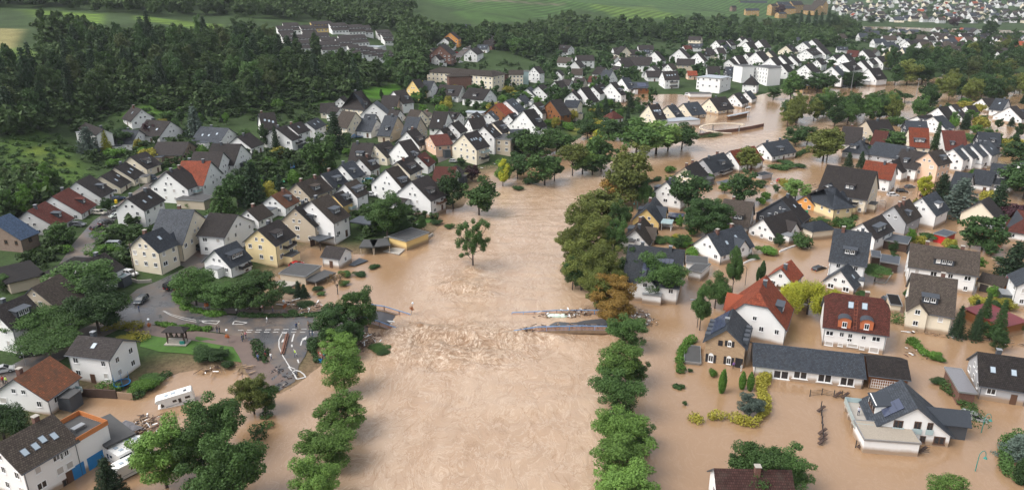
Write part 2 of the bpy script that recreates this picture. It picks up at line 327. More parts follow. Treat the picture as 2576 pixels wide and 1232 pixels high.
def watermat():
    m,n,b=newmat('flood_water'); g=N(n,'ShaderNodeNewGeometry'); tb=N(n,'ShaderNodeAttribute',attribute_name='turb')
    mp=N(n,'ShaderNodeMapping'); mp.inputs['Scale'].default_value=(1.0,.6,1); L(n,g.outputs['Position'],mp.inputs[0])
    wn=N(n,'ShaderNodeTexNoise',Scale=.05,Detail=3.0,Distortion=1.0); L(n,mp.outputs[0],wn.inputs['Vector'])
    wm=N(n,'ShaderNodeVectorMath',operation='SCALE'); wm.inputs['Scale'].default_value=13; L(n,wn.outputs['Color'],wm.inputs[0])
    wa=N(n,'ShaderNodeVectorMath',operation='ADD'); L(n,mp.outputs[0],wa.inputs[0]); L(n,wm.outputs[0],wa.inputs[1])
    n1=N(n,'ShaderNodeTexNoise',Scale=.30,Detail=8.0,Roughness=.7,Distortion=.9); L(n,wa.outputs[0],n1.inputs['Vector'])
    n2=N(n,'ShaderNodeTexNoise',Scale=1.5,Detail=5.0,Roughness=.65,Distortion=.8); L(n,wa.outputs[0],n2.inputs['Vector'])
    mp3=N(n,'ShaderNodeMapping'); mp3.inputs['Scale'].default_value=(1.0,.38,1); L(n,g.outputs['Position'],mp3.inputs[0])
    n3=N(n,'ShaderNodeTexNoise',Scale=.055,Detail=6.0,Distortion=1.2,Roughness=.6); L(n,mp3.outputs[0],n3.inputs['Vector'])
    c=mix(n,ramp(n,n1.outputs['Fac'],[(.30,0.0),(.70,1.0)]),(.37,.255,.168),(.452,.325,.222))
    c=mix(n,ramp(n,n3.outputs['Fac'],[(.40,0.0),(.68,.75)]),c,(.33,.21,.125))
    c=mix(n,ramp(n,tb.outputs['Fac'],[(.05,1.0),(.36,0.0)]),c,(.295,.185,.105))
    tt=ramp(n,tb.outputs['Fac'],[(0.0,.06),(.42,.42),(.8,1.0)])
    def ridge(src,wd,k,col,c):
        rd=N(n,'ShaderNodeMath',operation='SUBTRACT'); L(n,src,rd.inputs[0]); rd.inputs[1].default_value=.5
        ab=N(n,'ShaderNodeMath',operation='ABSOLUTE'); L(n,rd.outputs[0],ab.inputs[0]); fm=ramp(n,ab.outputs[0],[(0.0,k),(wd,0.0)])
        ff=N(n,'ShaderNodeMath',operation='MULTIPLY'); L(n,fm,ff.inputs[0]); L(n,tt,ff.inputs[1]); return mix(n,ff.outputs[0],c,col)
    n4=N(n,'ShaderNodeTexNoise',Scale=.16,Detail=5.0,Roughness=.55,Distortion=1.4); L(n,wa.outputs[0],n4.inputs['Vector'])
    c=ridge(n1.outputs['Fac'],.018,.9,(.66,.54,.42),c); c=ridge(n4.outputs['Fac'],.014,1.0,(.24,.135,.065),c)
    sp=N(n,'ShaderNodeAttribute',attribute_name='turb'); br=ramp(n,tb.outputs['Fac'],[(.45,0.0),(.9,1.0)])
    dk=ramp(n,n2.outputs['Fac'],[(.40,1.0),(.52,0.0)]); df=N(n,'ShaderNodeMath',operation='MULTIPLY'); L(n,dk,df.inputs[0]); L(n,br,df.inputs[1]); c=mix(n,df.outputs[0],c,(.22,.12,.055))
    lt=ramp(n,n2.outputs['Fac'],[(.56,0.0),(.68,1.0)]); lf=N(n,'ShaderNodeMath',operation='MULTIPLY'); L(n,lt,lf.inputs[0]); L(n,br,lf.inputs[1]); c=mix(n,lf.outputs[0],c,(.66,.54,.42))
    L(n,c,b.inputs['Base Color']); b.inputs['Specular IOR Level'].default_value=.85
    L(n,ramp(n,tb.outputs['Fac'],[(0.0,.07),(.42,.17),(.9,.35)]),b.inputs['Roughness'])
    b1=N(n,'ShaderNodeBump',Distance=.5); L(n,n1.outputs['Fac'],b1.inputs['Height']); L(n,ramp(n,tb.outputs['Fac'],[(0.0,.08),(.42,.5),(.9,1.0)]),b1.inputs['Strength'])
    b2=N(n,'ShaderNodeBump',Distance=.09); L(n,n2.outputs['Fac'],b2.inputs['Height']); L(n,ramp(n,tb.outputs['Fac'],[(0.0,.5),(.42,.8),(1.0,1.0)]),b2.inputs['Strength']); L(n,b1.outputs[0],b2.inputs['Normal'])
    L(n,b2.outputs[0],b.inputs['Normal']); return m
def roadmat():
    m,n,b=newmat('wet_asphalt'); g=N(n,'ShaderNodeNewGeometry')
    a=N(n,'ShaderNodeTexNoise',Scale=.13,Detail=7.0,Roughness=.65,Distortion=.6); L(n,g.outputs['Position'],a.inputs['Vector'])
    f=N(n,'ShaderNodeTexNoise',Scale=2.5,Detail=4.0); L(n,g.outputs['Position'],f.inputs['Vector'])
    c=mix(n,f.outputs['Fac'],(.05,.05,.053),(.085,.085,.09)); c=mix(n,ramp(n,a.outputs['Fac'],[(.42,0.0),(.62,.75)]),c,(.17,.125,.09)); L(n,c,b.inputs['Base Color'])
    L(n,ramp(n,a.outputs['Fac'],[(.35,.22),(.6,.6)]),b.inputs['Roughness']); return m
ASPH=roadmat(); PAVE=brickmat('paving',(.17,.13,.11),(.13,.10,.09),(.09,.08,.07),1,.5,.25); PAINT=plain('road_paint',(.52,.51,.49),.6,var=.3,scale=1.5)
LAWN=plain('lawn_grass',(.045,.11,.012),.9,var=.35,scale=.8); MUD=plain('silt',(.23,.16,.105),.7,var=.3,scale=.6); PATCH=plain('brown_paving',(.12,.085,.07),.6,var=.25,scale=.6)
# ---------------- ground sheet, water, roads
GMAT=groundmat(); WMAT=watermat()
def grid_mesh(name,xs,ys,Z,mat):
    mx,my=np.meshgrid(xs,ys); V=np.stack([mx.ravel(),my.ravel(),Z.ravel()],1); nx,ny=len(xs),len(ys)
    i,j=np.meshgrid(np.arange(nx-1),np.arange(ny-1)); a=(j*nx+i).ravel(); Q=np.stack([a,a+1,a+1+nx,a+nx],1)
    return fastmesh(name,V,Q,mat),V
gm,GV=grid_mesh('ground',GX,GY,GZ,GMAT)
gm.polygons.foreach_set('use_smooth',[True]*len(gm.polygons))
def gpoly(pts): return np.array([tuple(ground(x,y))[:2] for x,y in pts])
P2=GV[:,:2]; colr=np.tile(np.array([.036,.060,.020]),(len(GV),1)); rows=np.zeros(len(GV))
near=GV[:,1]<340; dl=sdist(P2,LANDW)
def paint(pts,c,row=0,soft=4):
    global colr,rows
    d=sdist(P2,gpoly(pts)); k=np.clip(d/soft+.5,0,1)[:,None]; colr=colr*(1-k)+np.array(c)*k; rows=rows*(1-k[:,0])+row*k[:,0]
FIELDS=[([(1040,-45),(1960,-45),(1960,46),(1880,44),(1820,33),(1700,50),(1560,50),(1450,22),(1380,48),(1280,42),(1180,30),(1090,10)],(.055,.105,.030),1,10),
 ([(1480,15),(1640,12),(1700,45),(1560,50)],(.085,.14,.032),1,10),([(1700,20),(1900,38),(1700,48)],(.06,.11,.03),1,10),
 ([(1130,30),(1350,30),(1330,58),(1200,60)],(.05,.095,.025),0,6),
 ([(60,24),(260,36),(255,62),(120,50)],(.11,.18,.03),1,6),([(340,40),(560,62),(550,80),(340,50)],(.11,.18,.03),1,6),
 ([(-300,74),(60,74),(40,110),(30,150),(-300,150)],(.21,.19,.08),0,5),([(-200,135),(100,125),(95,170),(-200,185)],(.09,.14,.03),0,5),
 ([(0,360),(110,330),(200,400),(230,440),(160,470),(20,420)],(.060,.105,.022),0,5),([(60,375),(110,365),(130,390),(80,400)],(.10,.14,.025),0,3),([(100,400),(170,398),(190,420),(120,425)],(.09,.13,.025),0,3),([(300,290),(400,255),(430,285),(340,310)],(.06,.12,.02),0,5),
 ([(900,225),(1000,210),(1015,222),(950,250),(915,245)],(.06,.15,.015),0,3),([(780,240),(840,235),(830,262),(780,262)],(.05,.11,.018),0,3),
 ([(2040,-45),(3300,-45),(3300,18),(2420,16),(2300,8),(2100,0)],(.045,.085,.03),1,30),
 ([(2110,34),(2240,38),(2240,48),(2110,46)],(.08,.15,.03),1,8),([(2140,72),(2440,78),(2440,82),(2140,78)],(.09,.14,.035),1,6),
 ([(1430,318),(1460,315),(1470,330),(1440,342)],(.14,.15,.03),0,3)]
for a,b,wd in (((1040,8),(1220,34),1.6),((1220,34),(1360,58),1.4),((1360,2),(1560,12),1.0),((1560,12),(1800,28),1.0),((1450,22),(1560,50),1.0),((1390,36),(1540,30),1.0),((1700,12),(1890,44),1.0),((1130,-8),(1330,14),1.2),((2320,18),(2576,30),1.2),((20,418),(120,390),1.5),((120,425),(200,395),1.5),((60,378),(150,345),1.5)):
    FIELDS.append(([(a[0],a[1]-wd),(b[0],b[1]-wd),(b[0],b[1]+wd),(a[0],a[1]+wd)],(.03,.05,.018),0,4 if a[0]<300 else 7))
FIELDS.append(([(1180,4),(1420,10),(1420,13),(1180,7)],(.16,.13,.10),0,8))
for p,c,r_,s_ in FIELDS: paint(p,c,r_,s_)
mudk=np.clip(1-dl/9,0,1)[:,None]*(near[:,None]); colr=colr*(1-mudk)+np.array([.21,.145,.09])*mudk
at=gm.color_attributes.new('soil','FLOAT_COLOR','POINT'); at.data.foreach_set('color',np.concatenate([colr,np.ones((len(GV),1))],1).astype(np.float32).ravel())
ra=gm.attributes.new('rows','FLOAT','POINT'); ra.data.foreach_set('value',rows.astype(np.float32))
struct(link('ground',gm))
# water: one sheet, broken water modelled as real relief
WX=axis([(-2500,-300,60),(-300,-95,4),(-95,150,1.0),(150,420,5),(420,3400,80)]); WY=axis([(20,80,15),(80,260,1.0),(260,480,4),(480,1500,25),(1500,3200,100)])
wx,wy=np.meshgrid(WX,WY); P=np.stack([wx.ravel(),wy.ravel()],1)
def gx0(x,y): return np.array(tuple(at_z(x,y,0))[:2])
turb=np.zeros(len(P)); hgt=np.zeros(len(P))
RIV=W0([(740,1500),(760,1232),(900,1090),(930,900),(1020,800),(1110,590),(1230,480),(1440,440),(1600,400),(1700,360),(1960,330),(2260,240),(2300,215),(2400,240),(2000,345),(1760,375),(1620,420),(1560,480),(1540,560),(1560,600),(1560,760),(1600,900),(1560,1232),(1560,1500)])
dr=sdist(P,RIV); turb=np.clip(dr/22+.28,0.02,.42)
for gx_,gy_,rx,ry,a in [(1150,868,26,16,.95),(1060,845,14,9,1.0),(1250,850,30,5,.95),(1400,850,22,3,.7),(1180,720,13,16,.8),(1190,680,4,5,1.0),(1000,880,12,10,.5),(870,1090,8,14,.5),(840,1215,8,10,.5),(1420,345,10,8,.3),(1050,810,9,5,.6),(1180,930,20,14,.35),(1640,350,10,10,.5)]:
    c=gx0(gx_,gy_); q=((P[:,0]-c[0])/rx)**2+((P[:,1]-c[1])/ry)**2; turb=np.maximum(turb,a*np.exp(-q))
fine=(P[:,0]>-95)&(P[:,0]<150)&(P[:,1]>80)&(P[:,1]<262)
idx=np.where(fine&(turb>.3))[0]
for i in idx:
    x,y=P[i]; v=noise.fractal(Vector((x*.11+3,y*.19,.3)),.9,2.1,4); r=1-abs(noise.noise(Vector((x*.09+2*v,y*.22,7.7))))*2.2
    hgt[i]=(turb[i]-.3)*1.5*(v*1.1+max(r,0)*1.1)
# drop of the flow over the sunken bridge and the wave piled against the lone tree
c=gx0(1150,852)
hgt+=.9*np.exp(-((P[:,1]-(c[1]+4-.002*(P[:,0]-c[0])**2))/3.0)**2-((P[:,0]-c[0]-6)/24)**2)*np.clip(turb,0,1)
c=gx0(1190,682); hgt+=.9*np.exp(-((P[:,0]-c[0])/2.5)**2-((P[:,1]-c[1])/2.2)**2)
wm,WV=grid_mesh('flood_water',WX,WY,np.zeros_like(wx),WMAT); WV=WV.copy(); WV[:,2]=hgt; wm.vertices.foreach_set('co',WV.astype(np.float32).ravel()); wm.polygons.foreach_set('use_smooth',[True]*len(wm.polygons))
ta=wm.attributes.new('turb','FLOAT','POINT'); ta.data.foreach_set('value',turb.astype(np.float32)); wm.update(); struct(link('flood_water',wm))
# sheets laid on the ground
def sheet(name,pts,mat,dz=.06,step=2.5,world=False,kind='structure',th=0):
    pw=[Vector(p[:2]) for p in (pts if world else [tuple(ground(x,y)) for x,y in pts])]
    poly=np.array([tuple(p) for p in pw]); dense=[]
    for i in range(len(pw)):
        a,b=pw[i],pw[(i+1)%len(pw)]; k=max(1,int((b-a).length/step))
        dense+=[a.lerp(b,t/k) for t in range(k)]
    n=len(dense); x0,y0=poly.min(0); x1,y1=poly.max(0); xs=np.arange(x0,x1,step); ys=np.arange(y0,y1,step); mx,my=np.meshgrid(xs,ys); Q=np.stack([mx.ravel(),my.ravel()],1)
    Q=Q[sdist(Q,poly)>step*.4]; pts2=dense+[Vector(q) for q in Q]
    v,e,f,_,_,_=delaunay_2d_cdt(pts2,[],[list(range(n))],2,1e-4)
    me=mesh(name,[(p.x,p.y,max(H(p.x,p.y),0.0)+dz) for p in v],[tuple(x) for x in f],mat)
    if len(me.polygons) and me.polygons[0].normal.z<0: me.flip_normals()
    return struct(link(name,me),kind)
ROADS=[]
def strip(name,pts,wd,mat,dz=.06,world=False):
    if not world: ROADS.append(([tuple(ground(x,y))[:2] for x,y in pts],wd))
    c=[Vector(p[:2]) for p in (pts if world else [tuple(ground(x,y)) for x,y in pts])]; l=[];r=[]
    for i,p in enumerate(c):
        d=(c[min(i+1,len(c)-1)]-c[max(i-1,0)]).normalized(); nn=Vector((-d.y,d.x)); l.append(tuple(p+nn*wd/2)); r.append(tuple(p-nn*wd/2))
    return sheet(name,l+r[::-1],mat,dz,2.5,True)
JUNC=[(700,985),(655,905),(640,868),(612,850),(560,838),(480,828),(395,818),(330,812),(300,826),(262,812),(300,765),(345,728),(400,706),(470,672),(520,640),(545,650),(500,680),(455,705),(440,735),(470,775),(540,792),(640,797),(800,789),(905,795),(935,800),(925,835),(850,838),(800,846),(778,868),(768,895),(752,920),(742,960)]
sheet('road_junction',JUNC,ASPH,.10,2.0)
strip('road',[(535,646),(590,612),(640,580)],6,ASPH,.08)
strip('road',[(310,800),(230,838),(150,880),(60,930),(-30,985)],8,ASPH,.07)
strip('road',[(180,665),(215,610),(262,555),(330,505),(395,458),(440,430)],6.5,ASPH,.07)
strip('road',[(180,668),(225,655),(330,620),(440,640),(500,668)],6,ASPH,.075)
strip('road',[(1010,425),(1090,405),(1140,385)],6,ASPH,.07)
strip('road',[(1130,165),(1160,135),(1195,105),(1230,95)],6,ASPH,.2)
strip('pavement',[(610,855),(632,888),(650,925),(690,968)],5,PATCH,.13)
strip('pavement',[(330,822),(420,838),(520,848),(600,860)],4.2,PATCH,.13)
strip('pavement',[(450,735),(480,765),(560,783),(660,786),(780,780),(860,782)],3,PATCH,.14)
sheet('lawn',[(352,872),(362,840),(420,838),(520,850),(595,868),(618,905),(612,912),(520,900),(470,890),(400,885)],LAWN,.12,2.0)
sheet('lawn',[(232,595),(262,590),(318,600),(300,585),(262,583)],LAWN,.12,2.0)
sheet('lawn',[(1035,565),(1095,560),(1100,545),(1060,548)],LAWN,.1,2.0)
sheet('lawn',[(410,425),(455,400),(450,440)],LAWN,.2,2.0)
sheet('lawn',[(672,445),(735,422),(748,440),(690,465)],LAWN,.2,2.0)
sheet('gravel_yard',[(440,630),(560,600),(640,590),(600,640),(520,655)],PATCH,.05,2.5)
sheet('gravel_yard',[(300,535),(345,530),(390,545),(360,560)],PATCH,.05,2.5)
sheet('silt_yard',[(690,690),(700,745),(780,770),(880,785),(900,870),(800,905),(790,925),(812,870),(800,845),(905,840)],MUD,.05,2.5)
# painted markings
mk=MB()
def line(pts,wd,dash=None,gap=None,dz=.14):
    w_=[ground(x,y) for x,y in pts]
    for a,b in zip(w_,w_[1:]):
        d=b-a; Ln=d.length; d.normalize(); nn=Vector((-d.y,d.x,0)).normalized()*wd/2; s=0
        while s<Ln-.05:
            e=min(Ln,s+(dash or 2.0)); p,q=a+d*s,a+d*e
            V=[p+nn,p-nn,q-nn,q+nn]; mk.quad(*[(v.x,v.y,H(v.x,v.y)+dz) for v in V]); s=e+(gap or 0)
J=lambda u,v:T(1,2,u,v); K=lambda u,v:T(0,2,u,v)
line([J(-180,862),J(640,850)],.22,1.2,.8); line([J(-100,880),J(645,888)],.22,1.2,.8)
line([J(260,898),J(232,960),J(232,1030),J(270,1120),J(320,1200),J(345,1240)],.2)
line([J(262,893),J(330,890)],.3,1,.8)
line([J(383,900),J(362,978)],.3); line([J(360,1005),J(363,1030)],.3); line([J(385,1050),J(430,1190)],.3,2.5,2.0)
line([K(1650,665),K(1720,700),K(1850,735),K(2000,765),K(2080,775)],.15); line([K(1640,668),K(1720,712),K(1850,755),K(1990,782)],.15)
line([K(2025,765),K(2210,768),K(2180,798),K(2050,785),K(2025,765)],.22); line([K(2360,770),K(2490,785),K(2440,800),K(2340,802),K(2360,770)],.22)
S=lambda u,v:T(1,3,u,v)
line([S(325,0),S(362,40),S(330,-5),S(395,20)],.2); line([S(370,50),S(395,32),S(440,42),S(480,70),S(500,100),S(412,122),S(370,50)],.3)
def arrow(pts,hd,wd=.25,hw=.9,hl=1.5):
    line(pts,wd); a=ground(*pts[-1]); b=ground(*pts[-2]); d=(a-b).normalized() if hd is None else (ground(*hd)-a).normalized(); nn=Vector((-d.y,d.x,0))
    t=a+d*hl; V=[a+nn*hw/2*1.2,a-nn*hw/2*1.2,t]; mk.poly([(v.x,v.y,H(v.x,v.y)+.145) for v in V])
arrow([J(450,1015),J(462,968),J(480,955)],J(495,940)); arrow([J(300,1040),J(292,995),J(280,980)],J(278,965))
mo=mk.build('road_markings',PAINT); struct(mo)
# ---------------- houses
def box_me(name,sx,sy,sz,mat):
    b=MB(); b.box(-sx/2,sx/2,-sy/2,sy/2,0,sz); return b.me(name,mat)
def win_tmpl(frame,pane,nm,mull=1):
    # outward is -Y, origin at centre
    f=MB(); t=.09
    f.box(-.5,.5,-.05,.02,-.5,-.5+t); f.box(-.5,.5,-.05,.02,.5-t,.5); f.box(-.5,-.5+t,-.05,.02,-.5+t,.5-t); f.box(.5-t,.5,-.05,.02,-.5+t,.5-t)
    if mull: f.box(-.035,.035,-.045,.02,-.5+t,.5-t)
    f.box(-.56,.56,-.12,.02,-.56,-.5)
    p=MB(); p.quad((-.42,-.015,-.42),(.42,-.015,-.42),(.42,-.015,.42),(-.42,-.015,.42))
    both=MB(); both.V=f.V+p.V; both.F=list(f.F)+[tuple(i+len(f.V) for i in q) for q in p.F]; both.M=[0]*len(f.F)+[1]*len(p.F)
    return f.me(nm,frame),p.me(nm+'_pane',pane),both.me(nm+'_one',[frame,pane])
WT={'w':win_tmpl(WHITE,PANE,'window'),'s':win_tmpl(WHITE,SHUT,'shut_window',0),'b':win_tmpl(BROWNF,PANE,'brown_window')}
sk=MB(); sk.box(-.5,.5,-.5,.5,-.1,.10,0); sk.quad((-.42,-.42,.112),(.42,-.42,.112),(.42,.42,.112),(-.42,.42,.112),1); SKY1=sk.me('skylight',[LEADG,PANEL])
d_=MB(); d_.box(-.5,.5,-.06,.02,0,1); DOOR1=d_.me('door',BROWNF); DOORW=None
d_=MB(); d_.box(-.5,.5,-.06,.02,0,1); GDOOR=d_.me('garage_door',plain('garage_door',(.05,.04,.04),.5))
c_=MB(); c_.box(-.4,.4,-.4,.4,-1.4,1.0,0); c_.box(-.48,.48,-.48,.48,1.0,1.1,1); CHB=c_.me('chimney',[BRICKC,CONC]); 
c_=MB(); c_.box(-.4,.4,-.4,.4,-1.4,.9,0); c_.box(-.48,.48,-.48,.48,.9,.97,1); CHD=c_.me('dark_chimney',[LEADG,GREYM])
ALLH=[]; INFO={}
def put_window(par,p,ang,wd,ht,kind='w',det=2,name='window',horiz=None):
    T_=WT[kind]
    if det>=2:
        o=link(name,T_[0],par,loc=p,rz=ang,scale=(wd,1,ht)); link('pane',T_[1],o)
    else: o=link(name,T_[2],par,loc=p,rz=ang,scale=(wd,1,ht))
    return o
def gable_roof(name,Lx,w2,Hh,e,q0,q1,th,mats,parent,rzx=0):
    # ridge along X from -Lx to Lx; q0,q1 hip share at -X / +X end
    tn=(Hh-e)/w2; polys=[]; pts=[]
    def end(sg,q):
        Rr=(sg*(Lx-q*w2*.85),0,Hh); cl=[(sg*Lx,-q*w2,Hh-q*(Hh-e)),(sg*Lx,q*w2,Hh-q*(Hh-e))]; return Rr,cl
    R0,c0=end(-1,q0); R1,c1=end(1,q1)
    near=[(-Lx,-w2,e),(Lx,-w2,e)]+([c1[0]] if 0<q1<1 else [])+[R1,R0]+([c0[0]] if 0<q0<1 else [])
    farp=[(Lx,w2,e),(-Lx,w2,e)]+([c0[1]] if 0<q0<1 else [])+[R0,R1]+([c1[1]] if 0<q1<1 else [])
    polys=[near,farp]
    if q1>0: polys.append([c1[0],c1[1],R1] if q1<1 else [(Lx,-w2,e),(Lx,w2,e),R1])
    if q0>0: polys.append([c0[1],c0[0],R0] if q0<1 else [(-Lx,w2,e),(-Lx,-w2,e),R0])
    b=MB(); b.slab(polys,th,0,1)
    me=b.me(name,mats); uv=me.uv_layers.new(name='UVMap'); cs=math.hypot(1,tn)
    data=[]
    for pl in me.polygons:
        nrm=pl.normal; alongy=abs(nrm.x)>abs(nrm.y)
        for vi in pl.vertices:
            v=me.vertices[vi].co; data+=[v.y,v.x*cs] if alongy else [v.x,v.y*cs]
    uv.data.foreach_set('uv',data)
    # ridge cap
    return link(name,me,parent)
def make_house(P1,P2,w2,zg,e,Hh,wall,roof,ft,gx,gy,rnd,label=None,cat='house',name=None,det=None,doorless=False,region=None,group=None):
    d=(P2-P1); Lr=d.length; ang=math.atan2(d.y,d.x); c=(P1+P2)/2; c=Vector((c.x,c.y,zg))
    dist=(Vector((0,0,CH))-c).length
    if det is None: det=2 if dist<330 else (1 if dist<900 else 0)
    name=name or 'house'; root=link(name,None,loc=c,rz=ang); ALLH.append((c.x,c.y,max(w2,Lr/2)))
    q0=q1=0.0
    if 'hip' in ft: q0=q1=1.0
    if 'hh' in ft: q0=q1=.32
    if 'h0' in ft: q0=.35
    oh=.45; Lw=Lr/2-(oh if q0<1 else oh); ww=w2-oh; pit=(Hh-e)/w2; ew=e+oh*pit*0.98
    wn,wm_=WALL[wall]; rn,rm=ROOF[roof]; base=-2.2
    b=MB(); Ht=Hh-.16
    def prof_(q):
        zt=Ht-q*(Hh-e); yt=(Ht-zt)/pit
        if q>=1: return [(-ww,ew-.12),(ww,ew-.12)]
        if q>0: return [(-ww,ew-.12),(-yt,zt),(yt,zt),(ww,ew-.12)]
        return [(-ww,ew-.12),(0,Ht),(ww,ew-.12)]
    for sg,q in ((-1,q0),(1,q1)):
        pr=[(-ww,base)]+prof_(q)+[(ww,base)]; x=sg*Lw; poly=[(x,y,z) for y,z in pr]
        b.poly(poly if sg<0 else poly[::-1])
    b.quad((-Lw,-ww,base),(Lw,-ww,base),(Lw,-ww,ew-.12),(-Lw,-ww,ew-.12)); b.quad((Lw,ww,base),(-Lw,ww,base),(-Lw,ww,ew-.12),(Lw,ww,ew-.12))
    b.build('wall',wm_,root)
    rf=gable_roof('roof',Lr/2,w2,Hh,e,q0,q1,.22,[rm,LEADG if det else rm],root)
    camv=(Vector((0,0,CH))-c); camv.z=0; camv.normalize()
    def loc2w(x,y): return Vector((math.cos(ang)*x-math.sin(ang)*y,math.sin(ang)*x+math.cos(ang)*y,0))
    vis=lambda nx,ny: loc2w(nx,ny).dot(camv)>-.12
    sides=[((0,-1),Lw,ww,0.0),((0,1),Lw,ww,math.pi),((-1,0),ww,Lw,-math.pi/2),((1,0),ww,Lw,math.pi/2)]
    wk='b' if wall in 'sht' or ('bw' in ft) else 'w'
    if 'nw' not in ft:
     for (nx,ny),half,off,a in sides:
        if not vis(nx,ny): continue
        gable=nx!=0; n=int(2*half//(3.1 if det else 3.6)); n=max(1,min(n,9))
        tx,ty=(1,0) if not gable else (0,1)
        if ny>0: tx=-1
        st=max(1,int((ew+.3)//2.75)); door=False
        top=ew-1.35
        lv=[top-2.75*k for k in range(st)]; lv=[z for z in lv if z>.75] or [max(.9,ew*.5)]
        if gable and (Hh-ew)>2.2:
            q=q0 if nx<0 else q1
            if q<1:
                m=1 if (Hh-ew)<3.4 or q>0 else 2; z=ew+.9
                for i in range(m):
                    u=(i-(m-1)/2)*2.0; put_window(root,(nx*(off+.015),u,z) ,a,.9,1.0,wk,det)
                if (Hh-ew)>4.6 and q==0: put_window(root,(nx*(off+.015),0,z+2.1),a,.55,.7,wk,min(det,1))
        for li,z in enumerate(lv):
            for i in range(n):
                u=(i+.5)/n*2*half-half
                if det==0 and (i+li)%2: continue
                if rnd.random()<.12: continue
                wd=rnd.choice([.95,1.0,1.15,1.6 if n*3.4<2*half else 1.2]); k=wk
                if rnd.random()<.25 and wall in 'wcyp': k='s'
                p=(u*tx,ny*(off+.015),z) if not gable else (nx*(off+.015),u,z)
                if li==len(lv)-1 and not door and z<2.6 and det and not doorless and i==n//2 and not gable:
                    link('door',DOOR1,root,loc=(p[0],p[1],.0),rz=a,scale=(1.05,1,2.1)); door=True; continue
                put_window(root,p,a,wd,1.25,k,det)
    def rz(y): return Hh-abs(y)*pit
    # dormers
    for tok in ft.split():
        if tok[0]=='D' and tok[1] in 'RL' :
            n=int(tok[2]); sg=-1 if tok[1]=='R' else 1; dw=1.35*n+.5
            if dw>Lr-2: dw=Lr-2
            yf=w2*.74; zt=min(Hh-.35,rz(yf)+1.75); yb=max(.2,(Hh-zt)/pit+.05); xc=0 if n>2 else rnd.uniform(-.15,.15)*Lr
            m=MB(); y0,y1=sorted((sg*yf,sg*yb)); m.box(xc-dw/2,xc+dw/2,y0,y1,rz(yf)-.5,zt-.12)
            dm=m.build('dormer',WALL['k'][1] if 'dw' not in ft else wm_,root)
            m=MB(); zb=zt+.12; m.slab([[(xc-dw/2-.2,y0-(.25 if sg<0 else 0),zt-.05 if sg<0 else zb),(xc+dw/2+.2,y0-(.25 if sg<0 else 0),zt-.05 if sg<0 else zb),(xc+dw/2+.2,y1+(.25 if sg>0 else 0),zb if sg<0 else zt-.05),(xc-dw/2-.2,y1+(.25 if sg>0 else 0),zb if sg<0 else zt-.05)]],.14)
            m.build('dormer_roof',LEADG if rnd.random()<.6 else rm_plain(rm),dm)
            for i in range(n):
                put_window(dm,(xc+(i-(n-1)/2)*1.3,sg*(yf+.015),(rz(yf)+zt)/2+.12),0 if sg<0 else math.pi,.95,1.0,'w' if rnd.random()<.8 else 's',1)
        elif tok[0]=='S' and tok[1] in 'RL':
            n=int(tok[2]); sg=-1 if tok[1]=='R' else 1; a=math.atan(pit)
            for i in range(n):
                x=((i+.5)/n-.5)*Lr*.7+rnd.uniform(-.3,.3); y=w2*rnd.choice([.42,.48,.55])
                link('skylight',SKY1,root,loc=(x,sg*y,rz(y)),rot=(a if sg<0 else -a,0,0),scale=(.95,1.35,1))
        elif tok[0]=='P' and tok[1] in 'RL':
            sg=-1 if tok[1]=='R' else 1; a=math.atan(pit); sp=MB(); nx_=int(tok[2]); 
            for i in range(nx_):
                for j in range(3): sp.box(i*1.05-nx_*.525,i*1.05+.98-nx_*.525,j*1.65-2.5,j*1.65-.92,0,.06)
            sp.build('solar_panel',SOLAR,root,loc=(Lr*.08,sg*w2*.5,rz(w2*.5)+.12),rot=(a if sg<0 else -a,0,0),scale=(1,min(1,w2*.75/math.cos(a)/5),1))
        elif tok[0]=='G' and tok[1] in 'RL':
            sg=-1 if tok[1]=='R' else 1; gw=min(5.2,Lr*.42)/2; xc=Lr*(.12 if len(tok)<3 else (int(tok[2])-5)*.09); yo=ww+.7; zr=min(Hh-.5,ew+gw*1.05)
            m=MB(); pr=[(-gw,base),(-gw,ew-.1),(0,zr-.15),(gw,ew-.1),(gw,base)]
            fr=[(xc+x,sg*yo,z) for x,z in pr]; bk=[(xc+x,sg*(ww*.2),z) for x,z in pr]
            m.poly(fr if sg>0 else fr[::-1]); 
            for i in range(4): m.quad(fr[i],fr[i+1],bk[i+1],bk[i]) if sg<0 else m.quad(bk[i],bk[i+1],fr[i+1],fr[i])
            gb=m.build('gable_wing',wm_,root)
            m=MB(); o2=.35; k=(zr-ew)/gw
            a0,a1=sg*(yo+.4),0.0
            m.slab([[(xc-gw-o2,a0,ew-o2*k),(xc,a0,zr),(xc,a1,zr),(xc-gw-o2,a1,ew-o2*k)][::(1 if sg>0 else -1)],[(xc+gw+o2,a1,ew-o2*k),(xc,a1,zr),(xc,a0,zr),(xc+gw+o2,a0,ew-o2*k)][::(1 if sg>0 else -1)]],.18)
            rr=m.build('gable_roof',rm_plain(rm),gb)
            z=ew-.2
            while z>.8: put_window(gb,(xc,sg*(yo+.015),z),0 if sg<0 else math.pi,1.1,1.2,wk,1); z-=2.75
        elif tok[0]=='B' and tok[1] in 'RL0':
            bal=MB(); nb=max(1,int(ew//2.75))
            if tok[1]=='0':
                x0,x1,y0,y1=-Lw-1.3,-Lw,-ww*.8,ww*.1
            elif tok[1]=='R': x0,x1,y0,y1=-Lw*.3,Lw*.7,-ww-1.5,-ww
            else: x0,x1,y0,y1=-Lw*.6,Lw*.4,ww,ww+1.5
            zs=[ew-2.35-2.75*k for k in range(nb) if ew-2.35-2.75*k>1.2] or [1.5]
